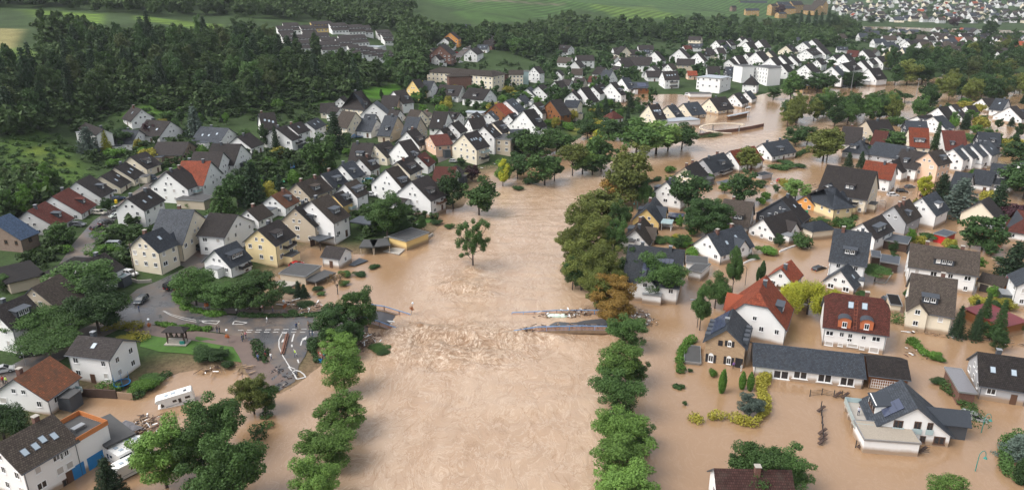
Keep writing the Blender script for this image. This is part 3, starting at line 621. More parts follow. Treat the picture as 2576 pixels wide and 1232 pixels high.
            for z in zs[:2]:
                sb=MB(); sb.box(x0,x1,y0,y1,z-.18,z); bo=sb.build('balcony',CONC,root)
                rb=MB(); t=.04
                if tok[1]!='L': rb.box(x0,x1,y0,y0+t,z+.12,z+1.0)
                if tok[1]!='R': rb.box(x0,x1,y1-t,y1,z+.12,z+1.0)
                rb.box(x0,x0+t,y0+t,y1-t,z+.12,z+1.0)
                if tok[1]!='0': rb.box(x1-t,x1,y0+t,y1-t,z+.12,z+1.0)
                rb.build('railing',rnd.choice([DARKM,GLASSB,BROWNF]) if 'bg' not in ft else GLASSB,bo)
    if det and rnd.random()<.5 and 'nc' not in ft.split() and q0<1 and wall!='q':
        k=rnd.random(); aw,ad,ah=rnd.uniform(2.6,5),rnd.uniform(1.8,3.2),rnd.uniform(2.3,2.8)
        b=MB(); c2=MB()
        if k<.6: x0=rnd.uniform(-Lw*.7,Lw*.2); bx=(x0,x0+min(aw,Lw),-ww-ad,-ww)
        else: sg=-1 if vis(-1,0) else 1; y0=rnd.uniform(-ww*.6,0); bx=(min(sg*Lw,sg*(Lw+ad)),max(sg*Lw,sg*(Lw+ad)),y0,y0+min(aw,ww))
        b.box(*bx,-2,ah); an_=b.build('annex',wm_ if rnd.random()<.7 else LEADG,root); c2.box(bx[0]-.15,bx[1]+.15,bx[2]-.15,bx[3]+(.15 if k>=.6 else -.02),ah,ah+.15); c2.build('annex_roof',rnd.choice([LEADG,FLATR,GREYM,FLATR]),an_)
    nch=1 if 'C' in ft.split() or ('CB' in ft.split()) else (1 if rnd.random()<.45 and 'nc' not in ft else 0)
    for t_ in ft.split():
        if t_[0]=='C' and t_[-1].isdigit(): nch=int(t_[-1])
    if det or nch:
        for i in range(nch):
            x=rnd.uniform(-.3,.3)*Lr if nch==1 else (i/(nch-1)-.5)*Lr*.5; y=rnd.choice([-.5,.4,.6]); 
            link('chimney',CHB if ('CB' in ft or (rnd.random()<.25 and 'C' not in ft.split())) else CHD,rf,loc=(x,y,Hh-.15),scale=(1,1,1))
    if det==2:
        g=MB()
        for sg in (-1,1):
            if q0>=1 and sg>0: continue
            g=MB(); g.tube((-Lr/2,sg*(w2+.03),e-.1),(Lr/2,sg*(w2+.03),e-.1),.075,k=6); g.build('gutter',LEADG,root)
        x=Lw-.15
        for s_ in (-1,1): g=MB(); g.tube((s_*x,-ww-.06,ew-.2),(s_*x,-ww-.06,0),.05,k=5); g.build('downpipe',LEADG,root)
    own=label is not None
    if label is None:
        bits=[]
        nd=sum(1 for t in ft.split() if t[0]=='D'); ns=sum(int(t[2]) for t in ft.split() if t[0]=='S' and t[1] in 'RL')
        if 'hip' in ft: bits.append('hipped')
        label=wn+' house with '+('hipped ' if 'hip' in ft.split() else '')+rn+' roof'
        if det:
            if nd: label+=' and dormer'
            elif ns: label+=' and skylight'+('s' if ns>1 else '')
            elif any(t[0]=='B' and len(t)==2 for t in ft.split()): label+=' and balcony'
    root['_d']=0; del root['_d']; INFO[root.name]=(Lw,ww,ew,Hh,pit,w2,Lr)
    tag(root,label,cat,region if region is not None else ('' if own else region_of(gx,gy)),group or 'houses of the flooded valley town',gx)
    return root
_rp={}
def rm_plain(m):
    if m.name not in _rp:
        c={'dark_roof_tile':(.035,.03,.029),'grey_roof_tile':(.042,.048,.058),'weathered_roof_tile':(.06,.048,.04),'red_roof_tile':(.24,.06,.03),'red_brown_roof_tile':(.10,.03,.022),'rust_roof_tile':(.20,.065,.03),'blue_roof_tile':(.05,.08,.14)}.get(m.name,(.1,.1,.1))
        _rp[m.name]=plain(m.name+'_small',c,.75,var=.25,scale=5,spec=.15)
    return _rp[m.name]
def region_of(x,y):
    if y<62 and x>2040: return 'in the distant hill town'
    if x<1010 and y<175: return 'on the hillside terrace'
    if x<1300 and y<170: return 'on the side-valley road'
    if y<172 and x>=1300: return 'in the upper town'
    if y<255 and x<1010: return 'by the grassy clearing'
    if y<262 and x<1420: return 'near the cream institution'
    if y<232 and x>=1420: return 'near the flat-roofed office'
    if y<330 and 1560<=x<2010: return 'behind the flooded pool'
    if x<720 and y<400: return 'under the wooded hill'
    if x<440 and y<640: return 'along the parked-car street'
    if y<330 and x<1560: return 'in the old quarter'
    if x<1340 and y<440: return 'below the old quarter'
    if x<1340 and y<560: return 'above the near bank'
    if x<790 and y>=560: return 'near the road junction'
    if x<1340: return 'at the muddy shore'
    if y<420 and x<2080: return 'on the upstream riverbank'
    if y<420: return 'below the park trees'
    if y<660 and x<2050: return 'behind the riverside avenue'
    if y<660: return 'in the eastern streets'
    if x<2090: return 'beside the stone house'
    return 'in the deepest flood'
def house(c,r,u1,v1,u2,v2,u3,v3,b,pit,wall,roof,ft='',**kw):
    x1,y1=T(c,r,u1,v1); x2,y2=T(c,r,u2,v2); x3,y3=T(c,r,u3,v3); pt=math.tan(R(pit))
    def solve(b):
        if b>30:
            yb=r*308+b/4.0; xb=CX+(x3-CX)*(5644-yb)/(5644-y3); C=ground(xb,yb); d=ray(x3,y3); z=CH+d.z*(C.y/d.y); zg=C.z; e=z-zg
        else:
            e=b; zg=1.0
            for _ in range(12): C=at_z(x3,y3,zg+e); zn=G0(C.x,C.y); zg=.5*zg+.5*zn
        best=None
        for k in range(160):
            Hh=e+.6+k*.06; A=at_z(x1,y1,zg+Hh); B=at_z(x2,y2,zg+Hh); d=Vector((B.x-A.x,B.y-A.y)); 
            if d.length<.1: continue
            d.normalize(); w2=abs((C.x-A.x)*d.y-(C.y-A.y)*d.x); er=abs(math.atan2(Hh-e,w2)-R(pit))
            if best is None or er<best[0]: best=(er,Hh,A,B,w2)
        return e,zg,best
    e,zg,best=solve(b)
    if e<2 or e>(26 if wall=='q' else 15):
        DBG.append(('e',c,r,u1,v1,round(e,1))); e,zg,best=solve(min(max(e,3),9) if b>30 else b)
    er,Hh,A,B,w2=best
    dep=A.y
    if (w2<3 or w2>9.4 or er>.08) and not (wall=='q' and w2<14 and w2>3):
        DBG.append(('w',c,r,u1,v1,'w2 %.1f e %.1f H %.1f er %.2f'%(w2,e,Hh,er))); w2=max(w2,3.6) if w2<9.5 else 7.8; Hh=e+w2*pt*.92; A=at_z(x1,y1,zg+Hh); B=at_z(x2,y2,zg+Hh)
    Lr=(B-A).length
    if Lr<6: m_=(A+B)/2; dd=(B-A).normalized() if Lr>.1 else Vector((1,0,0)); DBG.append(('L',c,r,u1,v1,round(Lr,1))); B=A+dd*8.5
    if Lr>34 and wall!='q': DBG.append(('Lbig',c,r,u1,v1,round(Lr,1))); B=A+(B-A)*(16/Lr)
    A=Vector((A.x,A.y,0)); B=Vector((B.x,B.y,0))
    if x1>x2 and not kw.pop('keep',0): A,B=B,A
    # keep "right" slope toward the viewer when the ridge is crosswise
    rnd=random.Random(int(u1*7+v1*13+c*101+r*17)); ba,bb=T(c,r,(u1+u2)/2,max(v3,v1))
    return make_house(A,B,w2,zg,e,Hh,wall,roof,ft,ba,bb,rnd,**kw)
DBG=[]
# ---------------- house list: tile, ridge ends, eave corner, wall foot (or eave height), pitch, wall, roof, features
HS='''
0 0|1425 1098 1330 1068 1545 1185 3 42 w d SR1 CB|white house with timber gable and steep dark roof
0 1|860 0 1045 68 755 52 3 32 w d
0 1|1160 75 1400 75 1120 232 3 32 w a SR2 C
0 1|1475 -30 1720 -10 1690 112 3 38 w d SR2
0 1|2015 40 2305 58 2220 172 225 36 w a SR3 C
0 1|2380 145 2515 100 2560 252 330 36 w d
1 0|20 1140 185 1128 0 1255 5 38 w d SR3
0 1|1580 195 1905 195 1545 297 3 28 h d|brown brick bungalow with low dark roof
0 1|2130 212 2430 215 2390 322 405 35 w d
0 1|1945 293 2250 295 2190 415 490 38 w d B0
0 1|1825 385 2125 388 2085 512 640 38 w r C2|white house with terracotta roof and red lean-to
0 1|1305 345 1465 290 1490 468 548 36 c d DR2 SR3
0 1|1010 540 1150 465 1210 663 725 36 c d SR2
0 1|1150 452 1265 395 1335 590 660 36 c d SR2
0 1|762 597 905 525 990 780 860 38 w d DR1
0 1|520 745 690 655 790 942 1005 36 w n DR1 C|white house with red-brown roof and dormer, upper of two
0 1|270 890 455 790 545 1090 1160 36 w n DR1|white house with red-brown roof and dormer, lower of two
0 1|-110 985 100 912 180 1195 4 30 h B nc|brown brick house with blue-grey tiled roof
0 1|1275 765 1500 657 1470 885 1050 38 w d SR2 C2 BL
0 1|1665 497 1830 440 1830 600 745 38 w d C2 BR|tall white house with red balconies and glazed stairwell
0 1|1610 868 1960 875 1900 1012 1155 38 c a GR|cream house with blue-grey roof and windowed cross gable
0 1|2110 905 2395 925 2330 1025 1200 32 w d|two-storey white house with moss-spotted brown roof
0 1|2480 880 2640 815 2576 1005 1050 38 w m
0 1|1405 1140 1630 1050 1575 1322 1552 38 c a SR1|cream house with grey roof beside the main road
1 1|195 58 300 25 280 150 245 36 w d BR
1 1|320 28 450 -10 430 118 262 36 w d SR1
1 1|500 0 620 -50 590 80 5.5 36 w a SR2
1 1|970 202 1190 207 935 342 400 40 w d DR2
1 1|1190 225 1335 180 1320 362 440 40 c d DR2
1 1|1035 365 1140 322 1160 490 570 42 w m DR2
1 1|850 425 975 380 960 575 612 42 w a DR1 B0
1 1|655 518 770 482 760 665 715 40 w a DR2
1 1|400 612 640 530 520 770 800 38 b m DR2 C2 CB
1 1|150 735 300 665 290 872 960 38 w u DR1 CB|white house with rust-coloured tiled roof among grey-roofed neighbours
1 1|385 860 530 790 620 1045 1225 40 b d DR3 BR|large beige apartment house with dark roof and two balconies
1 1|550 790 650 750 660 880 6 40 w m DR2
1 1|770 725 880 680 865 850 950 42 y d DR2 BR|yellow house with dark dormered roof and white balcony
1 1|885 615 1010 565 1010 768 5 42 w m DR3
0 2|2150 50 2380 -45 2310 240 345 40 w a DR3 BR|white house with grey dormered roof and balconies behind junction trees
1 1|10 1075 232 970 190 1252 1475 38 v d DR2 BR C|tall yellow apartment house with white roof dormers and balconies
1 1|1300 470 1430 430 1415 590 725 42 w m DR2
1 1|1415 395 1550 335 1555 530 4.5 40 c d DR3
1 1|1620 340 1700 290 1720 462 535 42 w n DR1 
1 1|1430 192 1560 165 1500 300 365 40 w d DR1 SR1
1 1|1510 88 1610 55 1640 245 302 44 w d DR3 CB
1 1|1740 130 1850 120 1770 198 300 25 p n
1 1|1850 68 1925 45 1930 185 250 42 w d DR1
1 1|1960 10 2040 -20 2040 120 5 42 w d
1 1|2085 115 2225 80 2235 275 432 40 c d SR5 BR|tall cream apartment house with five skylights beside a car park
1 1|2285 40 2360 10 2400 160 330 40 w d SR2
1 1|2380 0 2470 -25 2480 115 6 40 c d DR2
1 1|1560 590 1730 525 1650 695 830 40 w d DR2 BR
1 1|1800 442 1950 445 1800 487 3 25 w n
1 1|1890 490 2020 425 1950 577 3 32 w d
1 1|1385 740 1530 768 1470 830 925 25 w d
1 2|708 2 905 28 850 150 190 32 w d nc|low white shed with dark roof standing in brown water
1 0|645 1038 795 1035 640 1135 3 38 c d
1 0|840 985 885 962 930 1075 1108 40 w d
1 0|965 930 1020 920 1060 1045 4.5 45 c d hip DR1
1 0|850 1085 790 1075 905 1140 4 42 w d
1 0|1005 1128 920 1120 940 1225 5 42 c m
1 0|1210 1150 1095 1145 1265 1225 5 42 w a
1 0|1270 1078 1170 1065 1325 1150 5 42 w a
1 0|1180 1036 1220 1010 1120 1130 5 42 w a
1 0|1275 958 1450 962 1420 1055 1098 38 p d|peach house with open-fronted wide dark gable roof
1 0|1380 915 1500 900 1490 990 4 38 w d DR1
1 0|1570 805 1650 795 1630 880 962 42 y d|narrow yellow-fronted white house with roof terrace
1 0|1795 815 1690 810 1645 905 990 40 w a
1 0|1850 850 2085 862 2010 980 1040 38 w d BR DR2
1 0|2140 880 2360 900 2330 1000 1072 38 w d DR2
1 0|1455 1110 1350 1100 1505 1190 4.5 40 w d
1 0|1430 1168 1295 1160 1410 1292 1327 40 b a DR1
1 0|1670 1110 1555 1100 1640 1170 5 36 c m
1 0|1780 1142 1700 1105 1700 1165 4 30 c m
1 0|1660 1180 1520 1172 1640 1300 4 42 b a DR1
1 0|1940 1125 1785 1118 1785 1232 1292 42 w d SR1
1 0|2060 1135 1990 1125 2105 1190 5 42 w d DR1
1 0|2400 1050 2500 1030 2470 1160 4 38 t r|timber chalet with bright red roof and red gable
1 0|2330 1130 2370 1110 2430 1205 5 42 w a SR1
1 0|2170 1150 2200 1135 2250 1232 5 42 w d SR1
1 0|2510 1010 2590 985 2600 1090 5 40 w a SR2
1 1|2130 -40 2230 -50 2270 62 5 42 w d
1 1|940 -30 870 -36 1000 12 4 36 b d
1 1|1060 -45 1150 -40 1100 32 90 36 w a
2 0|455 715 482 700 515 762 810 42 w d bw|small white house with red shutters and steep dark roof
2 0|600 690 715 692 700 738 792 32 w m
2 0|215 675 240 670 255 715 806 42 w d
2 0|425 820 480 812 545 925 960 42 w d
2 0|605 805 510 797 635 870 915 42 w d
2 0|260 865 320 845 420 940 1000 40 w d DR1
2 0|150 890 190 870 230 975 1018 42 w a
2 0|60 980 130 952 130 1055 1090 42 w a
2 0|745 790 670 785 790 850 900 42 c d
2 0|860 770 780 765 885 820 860 40 w n
2 0|950 680 850 672 900 730 765 36 w d
2 0|1020 708 920 700 960 790 830 42 w a
2 0|1095 670 1060 665 1110 715 770 42 c d
2 0|685 885 715 880 745 972 1010 42 w d
2 0|600 925 632 905 680 1005 4 42 w d
2 0|810 870 910 840 880 955 1020 40 w d DR2 C
2 0|990 832 1045 822 1080 895 972 40 w d DR2|white and lime-green house with dark dormered roof
2 0|1100 785 1180 780 1150 862 905 36 w a DR1 BR
2 0|1200 825 1370 825 1330 880 945 25 t a PR6 nc|brown timber hall with solar panels on grey roof
2 0|1510 718 1665 715 1690 805 890 40 w d SR4 BR|large white apartment building with four skylights and round balconies
2 0|1345 712 1500 712 1335 795 3 30 w d nc|long low white hall with plain dark roof
2 0|1200 570 1410 575 1310 640 700 36 w d
2 0|1070 608 1220 600 1060 655 4 30 w d
2 0|1150 475 1090 462 1165 540 590 45 c d
2 0|1270 500 1180 500 1290 550 4 42 c d
2 0|1320 497 1385 497 1380 530 560 32 w a SR2
2 0|1390 545 1470 517 1460 602 650 40 w d
2 0|485 450 600 462 555 500 5 38 w d SR1
2 0|470 480 530 480 540 520 580 38 w d
2 0|1400 670 1440 655 1450 705 3 40 w d
2 0|1500 650 1540 645 1560 690 3 40 w d
2 0|1565 645 1600 640 1610 680 3 40 w m
2 0|1660 590 1845 595 1640 640 4 36 b d
2 0|1860 530 1900 525 1930 582 640 40 w d
2 0|1680 495 1720 485 1750 530 4 40 w d
2 0|1720 460 1800 458 1790 490 4 36 w n
2 0|1780 440 1925 440 1900 482 522 36 w a SR2
2 0|1905 512 1960 508 1980 550 4 40 w d SR1
2 0|1935 490 2000 480 2010 548 4 40 c d
2 0|2050 482 2130 480 2130 530 5 36 w d
2 0|2110 455 2180 450 2180 500 540 36 w a
2 0|1960 667 2090 668 1950 750 3 42 w d
2 0|2150 672 2280 672 2150 750 800 42 k a SR2
2 0|1760 714 1860 714 1850 750 790 36 p r
2 0|2180 600 2260 580 2280 640 670 38 w d
2 0|2240 560 2320 555 2330 620 4 40 w d
2 0|2350 540 2420 530 2440 590 5 40 w d SR1
2 0|2450 525 2530 515 2540 580 5 40 w d
2 0|2400 770 2425 755 2470 860 950 48 w d hip|white house with tall brown pyramid roof near the water
2 0|2230 945 2300 925 2320 1050 1092 42 w d SR1
2 0|2350 925 2400 910 2430 1000 3 42 w a
2 0|1985 990 2150 970 2030 1098 1138 42 c d DR2 DR1
2 0|1720 1040 1870 1022 1760 1140 1182 40 c a DR1 SR1
2 0|1560 1065 1640 1050 1600 1175 1212 42 c a DR2
2 0|1370 1055 1480 1045 1400 1195 3 45 c d SR4 DR1
2 0|960 1125 1000 1120 900 1182 2.5 40 w n hip
2 0|380 1010 450 1000 370 1110 4 40 t d|timber-clad house with round grey barrel vault on roof
2 0|540 1005 690 1012 700 1042 1155 20 c a
2 0|215 1040 290 1020 300 1150 1235 42 w m DR3
2 0|110 1112 180 1098 190 1205 1262 42 w d DR2
2 0|-40 1150 30 1130 40 1230 4 42 w d DR1
2 0|2050 408 2140 400 2140 445 4 40 w d
2 0|2160 412 2215 405 2225 440 4 40 w d SR1
2 0|2350 390 2400 382 2430 430 5 40 w d
2 0|2350 425 2420 420 2450 498 515 40 w d
2 0|2480 405 2550 400 2560 460 500 40 w d
2 0|1430 520 1470 512 1500 570 4 42 w d
2 0|2290 378 2340 374 2350 410 4 40 w d
3 0|230 385 310 375 310 430 446 38 w a SR1
3 0|180 460 240 450 240 520 546 40 c d SR1
3 0|350 425 410 412 410 485 5 36 w a
3 0|380 500 480 478 450 550 5 36 w d SR3
3 0|440 400 500 395 510 450 5 38 w d
3 0|500 468 560 460 570 515 4 38 w d
3 0|690 470 805 472 780 508 542 32 w a SR2
3 0|800 505 920 510 850 565 5 40 w n DR1
3 0|650 560 710 545 730 625 662 40 w d
3 0|760 545 820 540 840 600 5 40 w d
3 0|950 505 1030 498 1050 550 5 38 w d
3 0|1115 505 1060 500 1125 545 5 38 w d
3 0|120 560 170 550 200 600 4 40 w d
3 0|225 560 262 550 280 612 650 42 w d
3 0|490 600 550 585 550 655 5 42 w d DR2
3 0|370 650 450 637 440 690 5 38 w d
3 0|740 640 860 615 790 700 5 38 w d DR3
3 0|640 670 700 658 700 715 5 38 w a
3 0|1010 600 1060 585 1080 650 5 40 w d SR1
3 0|930 612 975 605 1010 657 5 40 w d
3 0|1090 570 1190 560 1190 630 5 38 w d
3 0|1010 690 1120 680 1060 765 820 42 w d DR2 DR2|flooded white house with three arched dormers by playing field
3 0|1170 525 1350 525 1290 610 5 38 c d DR2
3 0|1350 480 1500 480 1520 555 620 36 c a DR2
3 0|1560 520 1640 515 1690 585 4 36 w d hip
3 0|1240 455 1320 455 1330 495 4 36 c a
3 0|1125 448 1210 448 1220 475 3 30 c r
3 0|1400 415 1490 405 1480 470 5 40 w d
3 0|1720 470 1800 465 1830 510 5 34 b m
3 0|1830 470 1930 465 1940 520 5 34 b m DR1
3 0|1740 415 1860 412 1870 450 5 32 c m hip
3 0|2250 490 2170 487 2230 540 575 40 o r SR3|bright orange house with orange-red roof beyond the park
3 0|2130 340 2220 335 2200 380 415 36 w d DR1
3 0|1930 335 2060 332 2040 385 425 38 w d DR2
3 0|1640 320 1740 330 1730 385 420 38 w d DR2
3 0|1790 360 1870 355 1870 400 4 40 c d
3 0|2310 520 2460 515 2460 552 4 34 w d
3 0|2060 475 2120 470 2120 530 5 38 w d
3 0|1960 460 2090 455 2100 485 5 34 c m hip
3 0|20 580 90 570 100 635 5 40 w d
3 0|0 515 50 510 60 560 5 38 c d
3 0|130 650 200 640 210 690 5 40 w d
3 0|1710 1080 1780 1072 1790 1180 2.5 42 w d
3 0|1840 1055 1900 1045 1930 1150 3 42 w d SR1
3 0|1990 1065 2080 1060 2050 1110 3 38 w d
3 0|2150 990 2270 985 2250 1040 3 36 w d
3 0|2290 985 2430 1000 2400 1085 1160 40 w a SR1 C
3 0|2430 1075 2500 1062 2540 1135 3 40 w d
3 0|2490 1110 2600 1090 2600 1190 3 38 w a DR1
3 0|1500 1170 1640 1150 1620 1200 2 30 w d
3 0|1560 1195 1720 1185 1850 1250 2 28 w a SR1
2 1|1915 365 2130 298 2000 520 588 42 g a DR2 BR C2|grey slate-hung house with raised timber balcony above the water
2 1|1740 450 1860 385 1900 575 612 42 c d C2 CB
2 1|1552 590 1625 553 1450 695 800 45 w a DL2|white house with green shutters and slate-grey roof
2 1|2190 285 2440 235 2280 440 470 42 w r|white house with orange-red roof half hidden by a tree
2 1|2515 210 2766 165 2576 355 420 38 w a DR2 C2|white house with slate-grey roof and wide grey dormer
2 1|1352 865 1440 745 1480 1035 1110 45 y a GR DL2|steep yellow house with slate-grey cross gables
2 1|1240 1080 1330 950 1390 1232 1.5 45 w m GR DL2 C2|steep white house with weathered brown cross gables
2 1|2130 765 2440 800 2380 1000 1060 42 w m DR2 CB
2 1|1965 1120 2310 1032 2070 1352 1452 42 w a GR C2 SR2|white house with large slate-grey roof and dark slate gable
2 1|2525 965 2816 878 2616 1170 1245 42 w d GR C2 BW|white house with steep dark roof and pointed front gable
3 1|385 1000 432 995 395 1105 1152 32 c a hip nc nw|small cream outbuilding with dark hipped roof
3 1|130 770 215 715 30 850 3 42 k d SR1|black-clad house with steep black roof
3 1|380 735 435 705 470 812 892 42 o m|orange house with small brown roof beside a cream one
3 1|610 615 770 552 870 700 830 36 w a DR2 SR1
3 1|700 725 752 683 550 822 945 42 v a GR2|pale yellow house with small cross gables and hedge
3 1|520 672 640 660 640 762 880 34 v a hip|cream-yellow house with hipped slate-grey roof
3 1|595 422 1105 492 1030 655 795 42 c d DR2 BR|long cream apartment house with white-framed dormers in dark roof
3 1|985 378 1300 420 1195 580 720 42 w r|white house with bright orange-red tiled roof
3 1|1240 390 1370 340 1390 495 592 38 w d SR1 C
3 1|1345 262 1600 300 1500 390 5 36 w d DR1
3 1|1610 300 1755 265 1700 445 7.5 44 p m DR2|tall peach apartment house with glazed stairwell
3 1|1862 262 1960 220 1965 388 5.5 40 w a SR1
3 1|1955 245 2050 203 2065 372 5.5 40 w a SR1
3 1|2050 228 2145 188 2162 358 5.5 40 w a SR1
3 1|2140 212 2225 178 2258 340 5.5 40 w a SR1
3 1|2110 92 2340 105 2325 195 5 40 k a DR1
3 1|1745 78 1980 85 1955 215 262 42 w n DR1 C
3 1|1415 48 1620 58 1600 190 275 42 c r DR3 C
3 1|800 162 1080 195 1030 345 3.5 32 g a hip DR2 C|long flooded grey building with hipped slate roof
3 1|1080 190 1480 250 1300 325 3.5 32 g a|long flooded grey wing with plain slate roof
3 1|755 37 960 50 940 165 3 40 w d CB
3 1|985 -20 1210 -30 1210 75 150 38 b d DR2
3 1|1075 75 1220 90 1060 160 3 34 w n
3 1|1380 -20 1600 -12 1600 62 4 36 k a
3 1|1660 -60 1730 -70 1765 30 4 36 w a
3 1|1885 487 2075 515 2020 620 3 40 w a
3 1|2080 465 2300 495 2270 580 3 40 w a
3 1|2250 405 2510 435 2480 560 3.5 42 w a DR2
3 1|2540 400 2660 380 2700 500 4 42 w a
3 1|2300 560 2490 590 2480 617 3 25 w n
3 1|1265 840 1425 765 1380 1035 1175 46 g m DR1 SR1 C3 CB|grey house with steep brown roof and three brick chimneys
3 1|1550 755 1690 690 1700 945 1080 44 w a DR2 dw nc|modern white house with big glazed box dormer
3 1|950 1010 1145 920 1080 1185 4.5 42 w d DR2 DR1
3 1|665 1060 1050 1110 985 1337 1527 44 w a DR2 C2|tall white house with dark roof and two small pointed dormers
3 1|2145 798 2225 742 2015 845 940 42 c d nw|half-timbered cream house with brown roof among trees
3 1|2430 865 2620 893 2575 1040 3 36 w n hip|low white house with brown hipped roof among dark trees
3 2|130 238 235 145 200 340 4 46 w r B0|small white house with orange-red roof and juliet balcony
3 2|730 255 820 170 860 472 1.5 46 w a SR1 nc|white house with very steep slate-grey roof sunk in flood
3 2|1430 -20 2140 70 2050 310 500 40 w m DR3 CB C2|long white apartment block with wide shed dormer
3 2|1440 275 1915 345 1850 585 765 42 c m GR2 DR2|cream apartment house with orange patched tiles and gabled dormer
3 2|2600 210 2700 330 2530 385 600 40 w a
3 2|2105 1068 2620 1140 2095 1412 1502 40 g d SR2|light grey modern house with black roof and orange wall panel
0 2|850 160 1055 72 1060 322 480 32 w d BR|white house with big dark roof and flower-hung balcony
0 2|415 435 570 358 605 590 745 42 b m SR1 CB|plain beige house with brown roof beside big trees
0 2|310 430 400 385 420 470 5 40 b m nc
0 2|-100 640 260 490 30 893 1150 42 w d DR2 SR1 C|white house with two grey box dormers beside the leafy trees
0 2|785 905 1235 955 1100 1162 1432 28 w d SR1 C|white house with brick base and low dark roof above retaining wall
0 3|130 115 500 -120 455 355 515 34 w u BR CB|white house with rust-coloured gabled-dormer roof and balcony
0 3|-70 780 535 460 265 1050 1395 34 w m SR4 CB nc|large white house with blue garage doors and roof terrace
2 3|2030 1010 2816 1025 2030 1330 4 42 w e CB|white house with dark red-brown tiles and brick chimney at bottom edge
1 0|1690 238 1830 240 1840 285 325 36 w n DR3|white house with three small dormers on wooded slope
1 0|2090 245 2150 245 2200 297 350 34 c a hip|large cream villa with wide hipped slate-grey roof
1 0|1952 328 1985 318 2030 375 430 40 o d|ochre-yellow gabled house among trees
1 0|1895 383 1935 372 1998 450 510 38 w d
1 0|1755 490 1800 475 1855 540 580 40 c d
1 0|1850 455 1905 440 1938 490 550 38 r d
1 0|1800 558 1870 548 1890 600 5 38 w d
1 0|1530 575 1630 575 1545 632 670 38 w a
1 0|2155 495 2225 472 2240 550 620 38 w d
1 0|2230 450 2340 452 2360 500 540 34 w a SR2
1 0|2300 402 2400 405 2420 450 490 36 r d
1 0|2350 360 2480 365 2500 402 450 36 w d DR2
1 0|690 510 800 515 830 570 3 30 w d hip
2 2|1172 -10 1742 48 1705 192 345 40 w a PR7 C2 GR4|white house with solar panels on slate-grey roof behind big trees
2 0|2110 12 2195 10 2210 82 118 50 q a hip|sandstone convent wing with steep hipped slate roof
2 0|2292 8 2565 8 2330 70 128 45 q a CB|ochre convent church-like wing with stepped gable
2 0|2345 86 2485 86 2340 108 156 30 q a|low ochre convent annex with slate roof
3 0|90 20 235 20 100 52 132 40 q a DR1|long sandstone convent wing with blue-grey roof
3 0|140 56 275 56 150 88 145 35 q a hip|small sandstone convent block with hipped roof
3 0|355 50 520 56 360 106 140 45 q m|sandstone convent chapel with steep patterned roof
3 0|470 4 588 8 540 62 152 55 q m CB|tall sandstone convent gable wing
2 0|2205 60 2250 58 2208 78 120 45 h d nc
3 0|225 14 330 10 240 50 120 45 q d CB|broad convent block with brown pyramid roof
3 0|20 40 80 38 30 60 150 35 q m nc|brown-roofed sandstone convent wing by the trees
3 0|92 124 172 122 98 138 178 25 q a|small square sandstone convent lodge
2 2|2470 500 2560 300 2791 790 960 46 w r h0 GL DR2 C|white house with large hipped orange-red roof and brown dormers
2 2|2160 850 2228 637 2370 1040 1240 40 s a PL8 C nw doorless|stone house with solar roof, arched windows and dark shutters
3 2|575 466 1240 549 1215 920 1110 46 w n hh CB nc nw|white house with big red-brown hipped roof and roof ladder
0 0|7572 3440 8692 3562 8668 3804 3920 26 w a nc nw|long low white annex with dark tiled roof
0 0|8712 3572 9132 3620 9140 3824 3868 22 t d nc nw|black-roofed wooden shed with white lattice panels
3 3|1510 405 1345 118 1860 690 800 38 w a nc nw|modern white house with slate-grey roof, terrace and glass balcony
'''
SPEC={}
for ln in HS.strip().split('\n'):
    p=ln.split('|'); c_,r_=map(int,p[0].split()); q=p[1].split()
    v=[float(x) for x in q[:8]]; 
    SPEC[(c_,r_,int(v[0]))]=house(c_,r_,*v,q[8],q[9],' '.join(q[10:]),label=p[2] if len(p)>2 else None)
